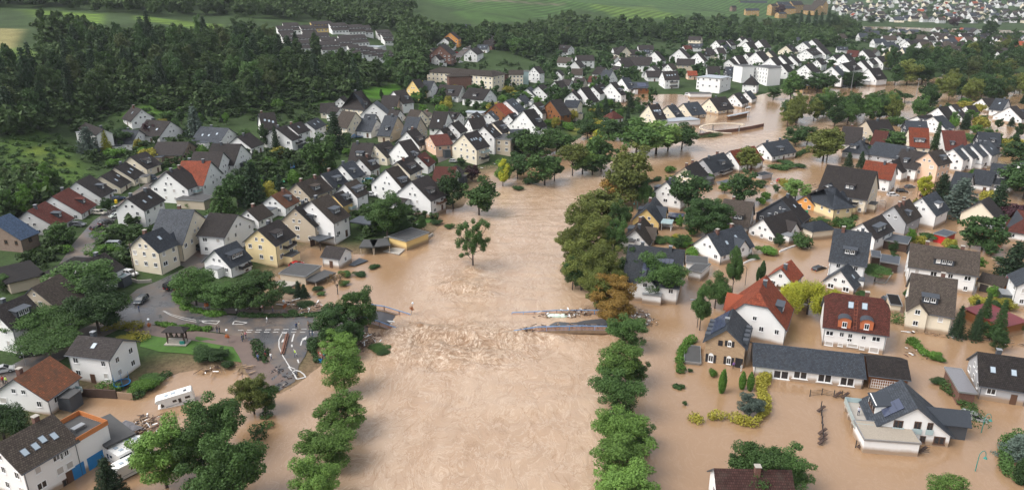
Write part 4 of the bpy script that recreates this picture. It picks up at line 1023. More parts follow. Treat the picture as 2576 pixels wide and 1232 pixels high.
# ---------------- larger and flat-roofed buildings
def frame2(P1,P2):
    d=(P2-P1); d.z=0; L_=d.length; d.normalize(); n=Vector((-d.y,d.x,0))
    if n.y<0 : n=-n
    return d,n,L_
def block(c,r,u1,v1,u2,v2,e,D,wall,roof,label,cat='building',name='flat_building',rt='flat',rows=0,cols=0,wk='w',over=.25,zoff=0,parent=None,group=None,open_=False,roofpitch=20,wsz=(1.3,1.4)):
    x1,y1=T(c,r,u1,v1); x2,y2=T(c,r,u2,v2); zg=1.0
    for _ in range(14):
        A=at_z(x1,y1,zg+e); B=at_z(x2,y2,zg+e); m=(A+B)/2; zg=.5*zg+.5*G0(m.x,m.y)
    zg+=zoff; d,n,Lr=frame2(A,B); root=link(name,None,loc=(A.x,A.y,zg),rz=math.atan2(d.y,d.x)); ALLH.append(((A+B)/2+n*D/2).to_tuple()[:2]+(max(D,Lr)/2,)); s=1 if (Vector((-d.y,d.x,0)).dot(n)>0) else -1
    y0,y1_=(0,D) if s>0 else (-D,0)
    wm_=WALL[wall][1] if isinstance(wall,str) else wall; rm=roof if not isinstance(roof,str) else ROOF[roof][1]
    b=MB()
    if open_:
        for x in (.1,Lr-.1):
            for y in (y0+.1,y1_-.1): b.box(x-.09,x+.09,y-.09,y+.09,-1.5,e-.2)
        b.box(0,Lr,y1_-.12,y1_,-1.5,e-.9); b.build('post',wm_,root)
    else: b.box(0,Lr,y0,y1_,-2.2,e-(.02 if rt=='flat' else .1)); b.build('wall',wm_,root)
    if rt=='flat':
        b=MB(); b.box(-over,Lr+over,y0-over,y1_+over,e-.02 if not open_ else e-.2,e+.16); b.build('roof',rm,root)
        if not open_ and over<.3:
            b=MB(); q=over+.03
            for bx in ((-q,Lr+q,y0-q,y0-q+.12),(-q,Lr+q,y1_+q-.12,y1_+q),(-q,-q+.12,y0-q+.12,y1_+q-.12),(Lr+q-.12,Lr+q,y0-q+.12,y1_+q-.12)): b.box(*bx,e-.1,e+.26)
            b.build('parapet',GREYM,root)
    elif rt in('hip','gable'):
        h_=Link=None; rr=gable_roof('roof',Lr/2+.4,D/2+.4,e+(D/2)*math.tan(R(roofpitch)),e,1.0 if rt=='hip' else 0,1.0 if rt=='hip' else 0,.2,[rm,rm],root); rr.location=(Lr/2,(y0+y1_)/2,0)
    elif rt=='shed':
        b=MB(); b.slab([[(-.3,y0-.3,e-.1),(Lr+.3,y0-.3,e-.1),(Lr+.3,y1_+.3,e+.5),(-.3,y1_+.3,e+.5)]],.15); b.build('roof',rm,root)
    if rows:
        front=y0 if s>0 else y0
        camside=y0 if s>0 else y1_
        for j in range(rows):
            z=e-1.4-j*(e-1.0)/rows
            for i in range(cols): put_window(root,((i+.5)*Lr/cols,camside-(.015 if s>0 else -.015),z),0 if s>0 else math.pi,wsz[0],wsz[1],wk,1)
            k=max(1,int(D//4))
            for i in range(k):
                if A.x+B.x<0: put_window(root,(Lr+.015,y0+(i+.5)*D/k,z),math.pi/2,wsz[0],wsz[1],wk,1)
                else: put_window(root,(-.015,y0+(i+.5)*D/k,z),-math.pi/2,wsz[0],wsz[1],wk,1)
    tag(root,label,cat,'',group,x1); INFO[root.name]=(Lr,D,e); return root
block(1,0,1720,722,2380,772,9.5,15,'c','m','long cream institution block with hipped brown roof and four window rows',name='institution_building',rt='hip',rows=3,cols=15,over=.5)
block(1,0,1942,775,2168,768,9.0,9,'r','m','brick-fronted projecting wing of the cream institution block',name='institution_wing',rt='hip',rows=0)
block(1,0,2384,770,2540,748,9.5,15,'r','m','brick gable end block with vertical glazed strip beside the institution',name='brick_block',rt='hip',rows=0)
block(2,0,-30,752,112,752,8.5,13,'c','m','cream side block with two white roof vents',name='institution_wing',rt='gable',rows=3,cols=4)
block(2,0,112,722,168,722,9.0,6,GLASSB,FLATR,'glazed stair tower beside the cream side block',name='stair_tower')
block(2,0,2322,672,2440,668,12,12,'w',FLATR,'tall white apartment tower, blank-walled part',name='apartment_tower')
block(2,0,2442,668,2580,690,12,12,'w',FLATR,'tall white apartment tower with vertical window strips',name='apartment_tower',rows=4,cols=5,wsz=(.9,1.9))
block(3,0,0,690,128,668,11,12,'w',FLATR,'white apartment tower slab with grey glazing strips',name='apartment_tower',rows=4,cols=5,wsz=(1.0,1.9))
block(2,0,1862,778,2092,802,8.5,15,'w','l','flat-roofed white office block with dark upper window band',name='office_building',rows=3,cols=7,over=.9)
block(2,0,2098,792,2190,772,9.5,15,'w','l','white stair wing of the flat-roofed office block',name='office_wing',rows=2,cols=2,over=.7)
block(2,0,1795,945,2010,945,3,6,'w',FLATR,'row of flooded white garages under the office block',name='garage_row',cat='garage')
block(2,1,1507,2,1895,-25,3.4,9,'w','l','long white swimming pool building with pale flat roof',name='pool_building')
block(2,0,2190,1170,2390,1130,2.6,1.5,'t','l','openwork brown pergola beside the pool building',name='pergola',cat='pergola',open_=True)
block(1,1,1340,1150,1513,1197,2.7,9.5,'y',FLATR,'cream-yellow flat-roofed garage at the water edge',cat='garage',name='garage')
block(1,1,2405,168,2560,178,7,11,'b',FLATR,'brown flat-roofed building with yellow stripes and roof terrace',rows=2,cols=2)
block(2,1,-5,125,145,120,7.5,9,'c','a','narrow cream building with low slate gable roof',rt='gable',rows=2,cols=3)
block(1,2,240,288,496,320,2.3,7.5,BEIGEP,FLATR,'flat-roofed beige garage half under brown water',cat='garage',name='garage')
block(1,2,500,345,600,372,1.4,7,BEIGEP,FLATR,'collapsed lean-to with tilted felt roof',cat='shed',name='lean_to',open_=True)
block(1,2,195,385,320,428,.35,6,CONC,CONC,'bare concrete slab awash beside the flooded garage',cat='slab',name='concrete_slab')
block(1,2,1048,22,1180,22,2.4,6,BEIGEP,FLATR,'open concrete carport near the yellow garage',cat='carport',name='carport',open_=True)
block(1,2,1185,20,1345,2,2.4,6,BEIGEP,FLATR,'second open carport joined by a wooden fence',cat='carport',name='carport',open_=True)
block(1,1,938,1000,1145,1028,2.7,6,DWOOD,LEADG,'dark timber carport with grey felt roof beside hedge',cat='carport',name='carport',open_=True)
block(1,1,640,1195,820,1140,2.7,5,DWOOD,LEADG,'dark roofed terrace below the beige apartment house',cat='carport',name='carport',open_=True)
block(0,2,88,382,420,302,3.0,13,'b',ROOF['d'][1],'rambling low bungalow with wide mossy dark roof',cat='house',name='bungalow',over=.8)
block(0,2,425,300,830,322,3.0,12,'b',ROOF['d'][1],'low bungalow wing with flat dark roof',cat='house',name='bungalow',over=.6)
block(0,3,1072,792,1345,668,3.0,9,DWOOD,FLATR,'black flat-roofed carport behind stranded motorhomes',cat='carport',name='carport',open_=True)
block(3,1,1676,1120,1792,1150,2.5,6,REDP,LEADG,'small dark red shed with grey flat roof',cat='shed',name='garden_shed')
block(3,2,1135,168,1310,196,2.6,6,DWOOD,LEADG,'dark flat-roofed garage with arched white door',cat='garage',name='garage')
block(3,2,1050,118,1130,128,2.6,5,DWOOD,LEADG,'low dark shed beside the arched garage',cat='shed',name='garden_shed')
block(2,2,1758,178,1965,195,2.8,5,'w',FLATR,'white open garage with gravelly roof in the flood',cat='garage',name='garage')
block(2,2,1780,252,1900,278,2.6,7,'w',FLATR,'white garage with open dark door in the flood',cat='garage',name='garage')
block(1,0,2092,1135,2272,1145,3,7,'w','l','long flat white garage above the red chalet',cat='garage',name='garage')
block(3,0,358,868,605,852,3.2,7,'y',FLATR,'cream clubhouse with small windows by the flooded field',name='clubhouse',cat='clubhouse',rows=1,cols=7,wk='b')
block(3,0,915,352,1232,362,3,9,'w','l','long white greenhouse below the convent',cat='greenhouse',name='greenhouse')
block(0,1,1982,988,2095,1000,5,6,'w',LEADG,'flat white annex between two houses',name='annex')
block(0,1,1772,775,2050,795,3,7,'b',FLATR,'flat beige garage under the stairwell house',cat='garage',name='garage')
block(0,1,1855,1190,2110,1180,2.6,7,'w',FLATR,'long flat garage beside the black van',cat='garage',name='garage')
block(3,3,1930,243,2088,262,2.8,9,'r','x','brick lean-to with pale metal roof in the flood',cat='shed',name='lean_to')
block(3,2,2362,818,2600,760,3.2,9,'t',REDMET,'open porch with bright red metal roof',cat='porch',name='porch',rt='shed')
block(3,2,2372,398,2515,428,2.6,7,WOODO,REDMET,'orange timber shed with dark red roof',cat='shed',name='garden_shed')
block(3,1,2362,1100,2575,1062,2.8,7,REDP,'x','red shed with purplish metal roof',cat='shed',name='garden_shed')
block(3,1,1142,1180,1400,1225,2.6,7,DWOOD,LEADG,'low dark-roofed shed behind the grey house',cat='shed',name='garden_shed')
block(2,1,2065,605,2195,640,1.6,6,'g',LEADG,'slate-roofed garage mostly under water',cat='garage',name='garage')
block(2,1,2440,520,2515,540,2.2,6,'g','a','grey flooded garage by the red-roofed house',cat='garage',name='garage')
block(2,1,1575,945,1715,958,2.4,4,DWOOD,SOLAR,'carport roofed with solar panels in gardens',cat='carport',name='carport',open_=True)
block(2,1,1505,1010,1605,1020,2.4,4,WHITE,GLASSB,'glass terrace canopy beside the yellow house',cat='canopy',name='terrace_canopy',open_=True)
block(3,2,1240,600,1340,612,2.2,6,'c',ROOF['d'][1],'small flooded garage with dark roof',cat='garage',name='garage')
block(2,3,2575-2575+1745,-60,1890,-45,.5,7,CONC,FLATR,'raised paved platform beside the stone house',cat='platform',name='platform')
g=block(3,2,2122,360,2360,420,2.6,7,'c','m','flooded double garage with brown roof and dark doors',cat='garage',name='garage',rt='gable',roofpitch=22)
Lr,D,e=INFO[g.name]
for f in (.27,.73): link('garage_door',GDOOR,g,loc=(Lr*f,-.02,-.3),scale=(Lr*.36,1,2.3))
# stepped terrace houses on the hillside
def terrace(u1,v1,u2,v2,wall='w'):
    x1,y1=T(1,0,u1,v1); x2,y2=T(1,0,u2,v2); zg=20.
    for _ in range(20):
        A=at_z(x1,y1,zg+8); B=at_z(x2,y2,zg+8); m=(A+B)/2; zg=.6*zg+.4*H(m.x,m.y-6)
    d,n,Lr=frame2(A,B); m=(A+B)/2; d=Vector((math.cos(.5),math.sin(.5),0)); Lr=Lr*.98; A=m-d*Lr/2; root=link('terrace_house',None,loc=(A.x,A.y,zg),rz=math.atan2(d.y,d.x)); ALLH.append((m.x,m.y-5,max(Lr/2,6)))
    pr=[(0,-6),(0,8),(-5.5,5.9),(-5.5,4.7),(-10.5,2.9),(-10.5,-6)]; b=MB()
    for x,rv in ((0,False),(Lr,True)):
        q=[(x,y,z) for y,z in pr]; b.poly(q if rv else q[::-1])
    for (ya,za),(yb,zb) in zip(pr,pr[1:]): b.quad((0,ya,za),(0,yb,zb),(Lr,yb,zb),(Lr,ya,za))
    b.quad((0,0,-6),(Lr,0,-6),(Lr,0,8),(0,0,8)); b.build('wall',WALL[wall][1],root)
    for (ya,za,yb,zb) in ((.3,8.25,-6.0,5.85),(-5.4,4.95,-11.0,2.85)):
        b=MB(); b.slab([[(-.15,yb,zb),(Lr+.15,yb,zb),(Lr+.15,ya,za),(-.15,ya,za)]],.14); b.build('roof',rm_plain(ROOF['d'][1]),root)
    k=max(2,int(Lr//2.6))
    for i in range(k):
        put_window(root,((i+.5)*Lr/k,-5.52,5.3),0,1.7,.6,'w',1); put_window(root,((i+.5)*Lr/k,-10.52,1.5),0,1.5,1.4,'w' ,1)
    tag(root,{'w':'white','y':'yellow'}[wall]+' stepped terrace house with two sloping dark roofs','terrace house','on the hillside','stepped terrace houses on the hillside',x1+.01*y1)
for q in '262 232 418 232|200 262 350 262|440 258 575 260|578 215 718 222 y|742 232 880 236|908 248 1050 252|1052 258 1140 258|1205 302 1335 305|1260 345 1330 340|250 340 335 342|345 350 535 355|470 332 715 335|640 375 795 378|830 352 1085 358|790 388 945 388|420 400 610 402|620 418 820 420|925 450 1015 455|1020 465 1110 468|1085 482 1180 480|1165 495 1265 498|1245 508 1350 512'.split('|'):
    a=q.split(); terrace(*[float(x) for x in a[:4]],a[4] if len(a)>4 else 'w')
block(1,0,1050,470,1228,478,4,11,'w','l','white hall with pale blue flat roof on hillside',name='flat_building')
# --- details of the singled-out houses
def face_pt(root,side,x,y):
    # photo point -> local point on a wall ('R' near long side, 'G+' / 'G-' gable ends)
    Lw,ww=INFO[root.name][:2]; M=Matrix.Translation(root.location)@Matrix.Rotation(root.rotation_euler.z,4,'Z'); Mi=M.inverted()
    o=Mi@Vector((0,0,CH)); d=Mi.to_3x3()@ray(x,y); ax,val={'R':(1,-ww),'L':(1,ww),'G+':(0,Lw),'G-':(0,-Lw)}[side]
    t=(val-o[ax])/d[ax]; return o+d*t
SA={'R':0,'L':math.pi,'G+':math.pi/2,'G-':-math.pi/2}; SN={'R':(0,-1),'L':(0,1),'G+':(1,0),'G-':(-1,0)}
def put_at(root,side,c,r,u,v,wd,ht,kind='w',det=2):
    p=face_pt(root,side,*T(c,r,u,v)); n=SN[side]; return put_window(root,(p.x+n[0]*.02,p.y+n[1]*.02,p.z),SA[side],wd,ht,kind,det)
st=SPEC[(2,2,2160)]
# gable facing the viewer is the -X or +X end, whichever is nearer
def near_end(root):
    Lw=INFO[root.name][0]; a=root.rotation_euler.z; return 'G+' if (root.location+Vector((math.cos(a)*Lw,math.sin(a)*Lw,0))).y<root.location.y else 'G-'
ge=near_end(st)
shm=MB(); shm.box(-.5,.5,-.05,.0,-.5,.5); SHUTM=shm.me('shutter',DARKM)
for (u,v,wd,ht,sh) in ((2190,995,.75,1.1,1),(2000,1140,1.0,1.6,1),(2180,1165,.9,1.5,1),(2098,985,.9,1.2,0)):
    p=face_pt(st,ge,*T(2,2,u,v)); n=SN[ge]
    if sh:
        put_window(st,(p.x+n[0]*.02,p.y,p.z),SA[ge],wd,ht,'w',2)
        ar=MB(); 
        for k in range(8):
            a0,a1=math.pi*k/8,math.pi*(k+1)/8; ar.poly([(0,-.07,0),(math.cos(a0)*.5,-.07,math.sin(a0)*.5),(math.cos(a1)*.5,-.07,math.sin(a1)*.5)])
        link('window_arch',ar.me('window_arch',WHITE),st,loc=(p.x,p.y,p.z+ht/2-.02),rz=SA[ge],scale=(wd,1,wd))
        for sg in (-1,1): link('shutter',SHUTM,st,loc=(p.x+n[0]*.02,p.y+sg*(wd*.5+.32),p.z+.05),rz=SA[ge],scale=(.5,1,ht*1.15))
    else: link('shutter',SHUTM,st,loc=(p.x+n[0]*.02,p.y,p.z),rz=SA[ge],scale=(wd,1,ht))
p=face_pt(st,ge,*T(2,2,2280,1200)); link('doorway',SHUTM,st,loc=(p.x+SN[ge][0]*.02,p.y,1.1),rz=SA[ge],scale=(1.5,1,2.2))
Lw,ww,ew,Hh,pit,w2,Lr=INFO[st.name]
for sg in (-1,1):
    b=MB()
    for i in range(4): b.box(-Lw+.8+i*(2*Lw/4.2),-Lw+2.0+i*(2*Lw/4.2),sg*ww*.93-.45,sg*ww*.93+.45,ew-.2,ew+.75)
    # row of small flat dormers along each eave: one part per dormer
    for i in range(4):
        b=MB(); x=-Lw+1.2+i*(2*Lw-1.5)/4; b.box(x,x+1.2,sg*w2*.86-.55,sg*w2*.86+.55,ew-.1,ew+.85); b.build('dormer',LEADG,st)
rb=SPEC[(3,2,575)]; Lw,ww,ew,Hh,pit,w2,Lr=INFO[rb.name]
for u,v,wd,ht in ((620,885,1.6,1.1),(742,898,.9,1.1),(827,912,.9,1.1),(963,930,.9,.9),(1088,945,1.7,1.1),(820,955,1.0,.7)): put_at(rb,'R',3,2,u,v,wd,ht)
for u,v,wd,ht in ((612,990,1.7,1.0),(728,1002,1.0,.8),(850,1010,2.2,.8),(945,1032,1.0,.9),(1065,1055,1.9,1.3)): put_at(rb,'R',3,2,u,v,wd,ht,'s',1)
ORB=plain('orange_brick',(.45,.13,.05),.8,var=.1,scale=8)
def slope_pt(root,x,y):
    Lw,ww,ew,Hh,pit,w2,Lr=INFO[root.name]; M=Matrix.Translation(root.location)@Matrix.Rotation(root.rotation_euler.z,4,'Z'); Mi=M.inverted(); o=Mi@Vector((0,0,CH)); d=Mi.to_3x3()@ray(x,y)
    t=(Hh+pit*o.y-o.z)/(d.z-pit*d.y); return o+d*t   # near slope z = H + pit*y (y<0)
for u,v in ((765,830),(988,850)):
    p=slope_pt(rb,*T(3,2,u,v)); yf=p.y; z0=Hh+pit*yf-.1; hw=1.25
    b=MB(); b.box(p.x-hw,p.x+hw,yf,yf+3.0,z0-.2,z0+1.7); dm=b.build('dormer',ORB,rb)
    b=MB(); K8=8; arc=[(p.x+math.cos(math.pi*k/K8)*(hw+.12),z0+1.7+math.sin(math.pi*k/K8)*.75) for k in range(K8+1)]
    for (xa,za),(xb,zb) in zip(arc,arc[1:]): b.quad((xa,yf-.2,za),(xa,yf+4.2,za),(xb,yf+4.2,zb),(xb,yf-.2,zb))
    b.poly([(x,yf-.02,z) for x,z in arc],1); b.build('dormer_roof',[LEADG,ORB],dm); put_window(dm,(p.x,yf-.03,z0+.8),0,.95,1.35,'w',1)
for u,v in ((835,605),(973,618)):
    p=slope_pt(rb,*T(3,2,u,v)); link('skylight',SKY1,rb,loc=(p.x,p.y,p.z+.03),rot=(math.atan(pit),0,0),scale=(1.15,1.6,1))
b=MB(); p=slope_pt(rb,*T(3,2,878,760)); q=slope_pt(rb,*T(3,2,885,660))
for i in range(9):
    y=p.y-1.5+(q.y-p.y+3)*i/8; b.box(p.x-.3,p.x+.3,y-.04,y+.04,Hh+pit*y+.08,Hh+pit*y+.16)
for sx in (-.3,.3): b.bar((p.x+sx,p.y-1.5,Hh+pit*(p.y-1.5)+.12),(p.x+sx,q.y+1.5,Hh+pit*(q.y+1.5)+.12),.06,.06)
b.build('roof_ladder',plain('ladder_rust',(.22,.06,.03),.7),rb)
# annex windows
an=SPEC[(0,0,7572)]; G4=lambda x,y:(x,y)
def put_g(root,side,x,y,wd,ht,kind='w'): p=face_pt(root,side,x,y); n=SN[side]; return put_window(root,(p.x+n[0]*.02,p.y+n[1]*.02,p.z),SA[side],wd,ht,kind,2)
for u,v,wd in ((130,70,3.2),(325,70,2.8),(570,105,2.8),(795,140,2.8)):
    x,y=T(3,3,u,v); put_g(an,'R',x,y,wd,1.9)
sd=SPEC[(0,0,8712)]; b=MB(); Lw,ww=INFO[sd.name][:2]
for i in range(14): b.box(-Lw*.9+i*Lw*.12,-Lw*.9+i*Lw*.12+.07,-ww-.08,-ww-.02,.3,2.2)
for z in (.3,.9,1.5,2.1): b.box(-Lw*.9,Lw*.68,-ww-.10,-ww-.08,z,z+.08)
b.build('lattice_panel',WHITE,sd)
# modern house
mh=SPEC[(3,3,1510)]; ge=near_end(mh); Lw,ww,ew,Hh,pit,w2,Lr=INFO[mh.name]
for u,v,wd,ht in ((1310,568,1.5,1.5),(1505,580,1.1,1.5),(1630,592,.9,1.5),(1555,718,.9,1.3),(1722,732,1.8,1.5)): put_at(mh,ge,3,3,u,v,wd,ht,'b')
for u,v,wd in ((1300,620,1.9),(1495,633,1.5),(1620,643,1.2)):
    p=face_pt(mh,ge,*T(3,3,u,v)); n=SN[ge]; b=MB(); b.box(-wd/2,wd/2,-.3,-.24,-.5,.5); link('juliet_balcony',b.me('juliet_balcony',GLASSB),mh,loc=(p.x,p.y,p.z),rz=SA[ge])
sgm=1 if ge=='G+' else -1
# which long side looks left in the photo
a=mh.rotation_euler.z; leftside=-1 if (math.cos(a)*0-math.sin(a)*(-1))<0 else 1
b=MB(); y0,y1=sorted((leftside*ww,leftside*(ww+3.0))); b.box(-Lw,Lw,y0,y1,ew-1.0,ew-.75); bl=b.build('terrace',CONC,mh)
b=MB(); ye=leftside*(ww+2.95); b.box(-Lw,Lw,min(ye,ye-leftside*.06),max(ye,ye-leftside*.06),ew-.7,ew+.25); 
for x in (-Lw,Lw-.06): b.box(x,x+.06,y0+.1,y1-.1,ew-.7,ew+.25)
b.build('glass_railing',GLASSB,bl)
for x in (-Lw*.9,-Lw*.3,Lw*.3,Lw*.9): b=MB(); b.box(x-.2,x+.2,leftside*(ww+2.6)-.2,leftside*(ww+2.6)+.2,-2,ew-1.0); b.build('terrace_column',WALL['w'][1],mh)
TERR=(mh,leftside*(ww+1.5),ew-.75)
def rzl(y): return Hh-abs(y)*pit
b=MB(); dw=4.2; yf=leftside*w2*.82; b.box(-dw/2-1,dw/2-1,min(yf,0.5*leftside),max(yf,.5*leftside),rzl(yf)-.5,rzl(yf)+1.7); dm=b.build('dormer',WALL['w'][1],mh)
b=MB(); zt=rzl(yf)+1.7
q=[(-dw/2-1.3,yf+leftside*.3,zt-.1),(dw/2-.7,yf+leftside*.3,zt-.1),(dw/2-.7,leftside*.2,zt+1.0),(-dw/2-1.3,leftside*.2,zt+1.0)]; b.slab([q if leftside<0 else q[::-1]],.15); b.build('dormer_roof',rm_plain(ROOF['a'][1]),dm)
for i in range(3): put_window(dm,(-2.2+i*1.3,yf+leftside*.02,rzl(yf)+.75),0 if leftside<0 else math.pi,1.0,1.5,'b',1)
al=math.atan(pit); sp=MB(); 
for i in range(3): sp.box(-1.6,1.6,i*1.2-1.8,i*1.2-.65,0,.08)
sp.build('solar_panel',SOLAR,mh,loc=(sgm*Lw*.42,leftside*w2*.45,rzl(w2*.45)+.12),rot=(al if leftside<0 else -al,0,0))
# side wing on the right
b=MB(); rs=-leftside; y0,y1=sorted((rs*ww*.2,rs*(ww+3.6))); b.box(-sgm*Lw*.3 if 0 else -Lw*.45,Lw*.35,y0,y1,-2,ew+.4); wg=b.build('side_wing',LEADG,mh)
b=MB(); zc=ew+2.4; xa,xb=-Lw*.45-.4,Lw*.35+.4; xm=(xa+xb)/2; ya,yb=rs*(ww+4.1),0
q1=[(xa,ya,ew+.3),(xm,ya,zc),(xm,yb,zc),(xa,yb,ew+.3)]; q2=[(xm,ya,zc),(xb,ya,ew+.3),(xb,yb,ew+.3),(xm,yb,zc)]
fl=-1 if rs>0 else 1
b.slab([q1[::fl],q2[::fl]],.16); b.build('side_roof',rm_plain(ROOF['a'][1]),wg)
gar=block(3,3,975,725,1530,765,2.6,5.5,'w',GRAVR,'white flat-roofed garage with gravel roof before the modern house',cat='garage',name='garage',over=.15)
# big white house bottom-left: terrace box and blue doors
bw=SPEC[(0,3,-70)]; Lw,ww,ew,Hh,pit,w2,Lr=INFO[bw.name]
b=MB(); b.box(Lw,Lw+5.6,-ww,ww*.4,-2.2,ew-.6); wb=b.build('terrace_wing',WALL['w'][1],bw)
b=MB(); b.box(Lw+.1,Lw+5.5,-ww+.1,ww*.4-.1,ew-.6,ew-.5); b.build('terrace_floor',FLATR,wb)
b=MB()
for bx in ((Lw+.1,Lw+5.7,-ww-.10,-ww-.02),(Lw+5.6,Lw+5.68,-ww,ww*.4),(Lw+.1,Lw+5.7,ww*.4,ww*.4+.08)): b.box(*bx,ew-.6,ew+.3)
b.build('wooden_railing',WOODO,wb)
b=MB(); b.box(Lw+1.6,Lw+3.6,-ww*.5,-ww*.5+1.0,ew+.1,ew+.17); 
for x,y in ((Lw+1.7,-ww*.5+.1),(Lw+3.5,-ww*.5+.1),(Lw+1.7,-ww*.5+.9),(Lw+3.5,-ww*.5+.9)): b.box(x-.04,x+.04,y-.04,y+.04,ew-.6,ew+.1)
tb=b.build('terrace_table',GREYM); tb.matrix_world=Matrix.Translation(bw.location)@Matrix.Rotation(bw.rotation_euler.z,4,'Z'); tag(tb,'grey garden table on the wood-railed roof terrace','table','',None,200)
bd=MB(); bd.box(-.5,.5,-.05,.0,0,1); BD=bd.me('blue_garage_door',BLUEP)
for u,v,wd,zt in ((800,1085,2.2,2.4),(970,955,2.8,2.4)):
    p=face_pt(bw,'R',*T(0,3,u,v)); 
    link('blue_garage_door',BD,bw if p.x<Lw else bw,loc=(p.x,-ww-.02,max(-.1,p.z-1.2)),scale=(wd,1,zt))
for u,v,k in ((565,900,'w'),(665,850,'w'),(605,1035,'s'),(702,980,'s'),(668,1150,'b')): put_at(bw,'R',0,3,u,v,1.2,1.3,k)
# ---------------- the many small houses far up the valley, beyond the 300 nearer ones: one object
FH=MB()
def small_house(gx,gy,rd):
    p=ground(gx,gy)
    if not clear(p.x,p.y,2.0): return False
    a=rd.choice([.15,.3,1.5,-.4,1.2,.6])+rd.uniform(-.15,.15); L2=rd.uniform(5,8.5); w2=rd.uniform(4.4,6.0); e=rd.uniform(3.6,6.4); Hh=e+w2*rd.uniform(.75,1.0); wm_=rd.choice([0,0,0,0,0,1,0,1]); rm_=(5 if rd.random()<.035 else rd.choice([2,2,3,3,2,4,3,4]))
    M=Matrix.Translation(p)@Matrix.Rotation(a,4,'Z'); f=lambda x,y,z: tuple(M@Vector((x,y,z)))
    l,q=L2-.4,w2-.4
    for s in (-1,1):
        FH.poly([f(s*l,-s*q,-3),f(s*l,s*q,-3),f(s*l,s*q,e),f(s*l,0,Hh-.15),f(s*l,-s*q,e)],wm_); FH.quad(f(-s*l,-s*q,-3) if 0 else f(-l*1,s*q,-3),f(l,s*q,-3),f(l,s*q,e),f(-l,s*q,e),wm_)
        FH.quad(f(-L2,s*w2,e-.2),f(L2,s*w2,e-.2),f(L2,0,Hh),f(-L2,0,Hh),rm_)
        for i in range(3):
            for z in ((e-1.3,e-3.9) if e>5 else (e-1.4,)):
                x=(i-1)*l*.62; FH.quad(f(x-.55,s*(q+.03),z-.6),f(x+.55,s*(q+.03),z-.6),f(x+.55,s*(q+.03),z+.6),f(x-.55,s*(q+.03),z+.6),6); y=(i-1)*q*.6
                FH.quad(f(s*(l+.03),y-.5,z-.6),f(s*(l+.03),y+.5,z-.6),f(s*(l+.03),y+.5,z+.6),f(s*(l+.03),y-.5,z+.6),6)
    ALLH.append((p.x,p.y,max(w2,L2))); return True
rd=random.Random(5)
for poly,n in (([(2030,2),(2576,6),(2620,62),(2420,62),(2270,58),(2150,55),(2100,30)],200),([(2060,86),(2300,85),(2576,92),(2620,142),(2400,150),(2250,132),(2100,110)],60),([(1330,150),(1650,115),(1800,110),(1640,195),(1350,190)],9)):
    k=0
    for _ in range(4000):
        if k>=n: break
        x=rd.uniform(min(p[0] for p in poly),max(p[0] for p in poly)); y=rd.uniform(min(p[1] for p in poly),max(p[1] for p in poly))
        if in_poly(x,y,poly) and H(*ground(x,y).xy)>.2 and small_house(x,y,rd): k+=1
o=FH.build('distant_houses',[plain('hazed_white_render',(.60,.60,.59),.9,var=.12,scale=.05),WALL['c'][1],rm_plain(ROOF['d'][1]),rm_plain(ROOF['a'][1]),rm_plain(ROOF['m'][1]),rm_plain(ROOF['r'][1]),PANE]); o['kind']='stuff'; o['label']='crowd of small white dark-roofed houses far up the valley'  # first material: white walls dimmed, distance haze put into their colour
# ---------------- trees: leaf faces spread through lobed crowns on branching trunks
def leaves(rg,C,Rd,n,size,flat=.35,droop=0,inner=.55):
    # C lobe centres (k,3), Rd radii (k,3): leaf faces on and inside the lobes
    k=len(C); vol=(Rd.prod(1))**(2/3); pr=vol/vol.sum(); li=rg.choice(k,n,p=pr)
    d=rg.normal(size=(n,3)); d/=np.linalg.norm(d,axis=1)[:,None]; rr=(inner+(1-inner)*rg.random(n)**.6)[:,None]*(1+.12*rg.normal(size=(n,1)))
    p=C[li]+d*rr*Rd[li]; nn=d+rg.normal(size=(n,3))*.75; nn[:,2]+=flat; nn/=np.linalg.norm(nn,axis=1)[:,None]
    t=np.cross(nn,rg.normal(size=(n,3))); t/=np.linalg.norm(t,axis=1)[:,None]; b=np.cross(nn,t); s=size*(.6+.8*rg.random((n,1)))
    if droop: p[:,2]-=droop*rg.random(n)
    a=.5+.4*rg.random((n,1))
    V=np.stack([p-t*s,p-b*s*a,p+t*s,p+b*s*a],1).reshape(-1,3)
    return V
def quads(V): return np.arange(len(V)).reshape(-1,4)
def branches(rg,C,h0,tr,kb):
    m=MB(); m.tube((0,0,-.1),(0,0,h0),tr,tr*.7,7); top=Vector((rg.normal()*.01,rg.normal()*.01,h0+.18)); m.tube((0,0,h0),top,tr*.7,tr*.35,6)
    for i in rg.permutation(len(C))[:kb]:
        c=Vector(C[i]); s=Vector((0,0,h0)).lerp(top,float(rg.random())*.9); mid=s.lerp(c,.5)+Vector((0,0,-.02)); m.tube(s,mid,tr*.36,tr*.22,5); m.tube(mid,c,tr*.22,tr*.06,4)
    return m
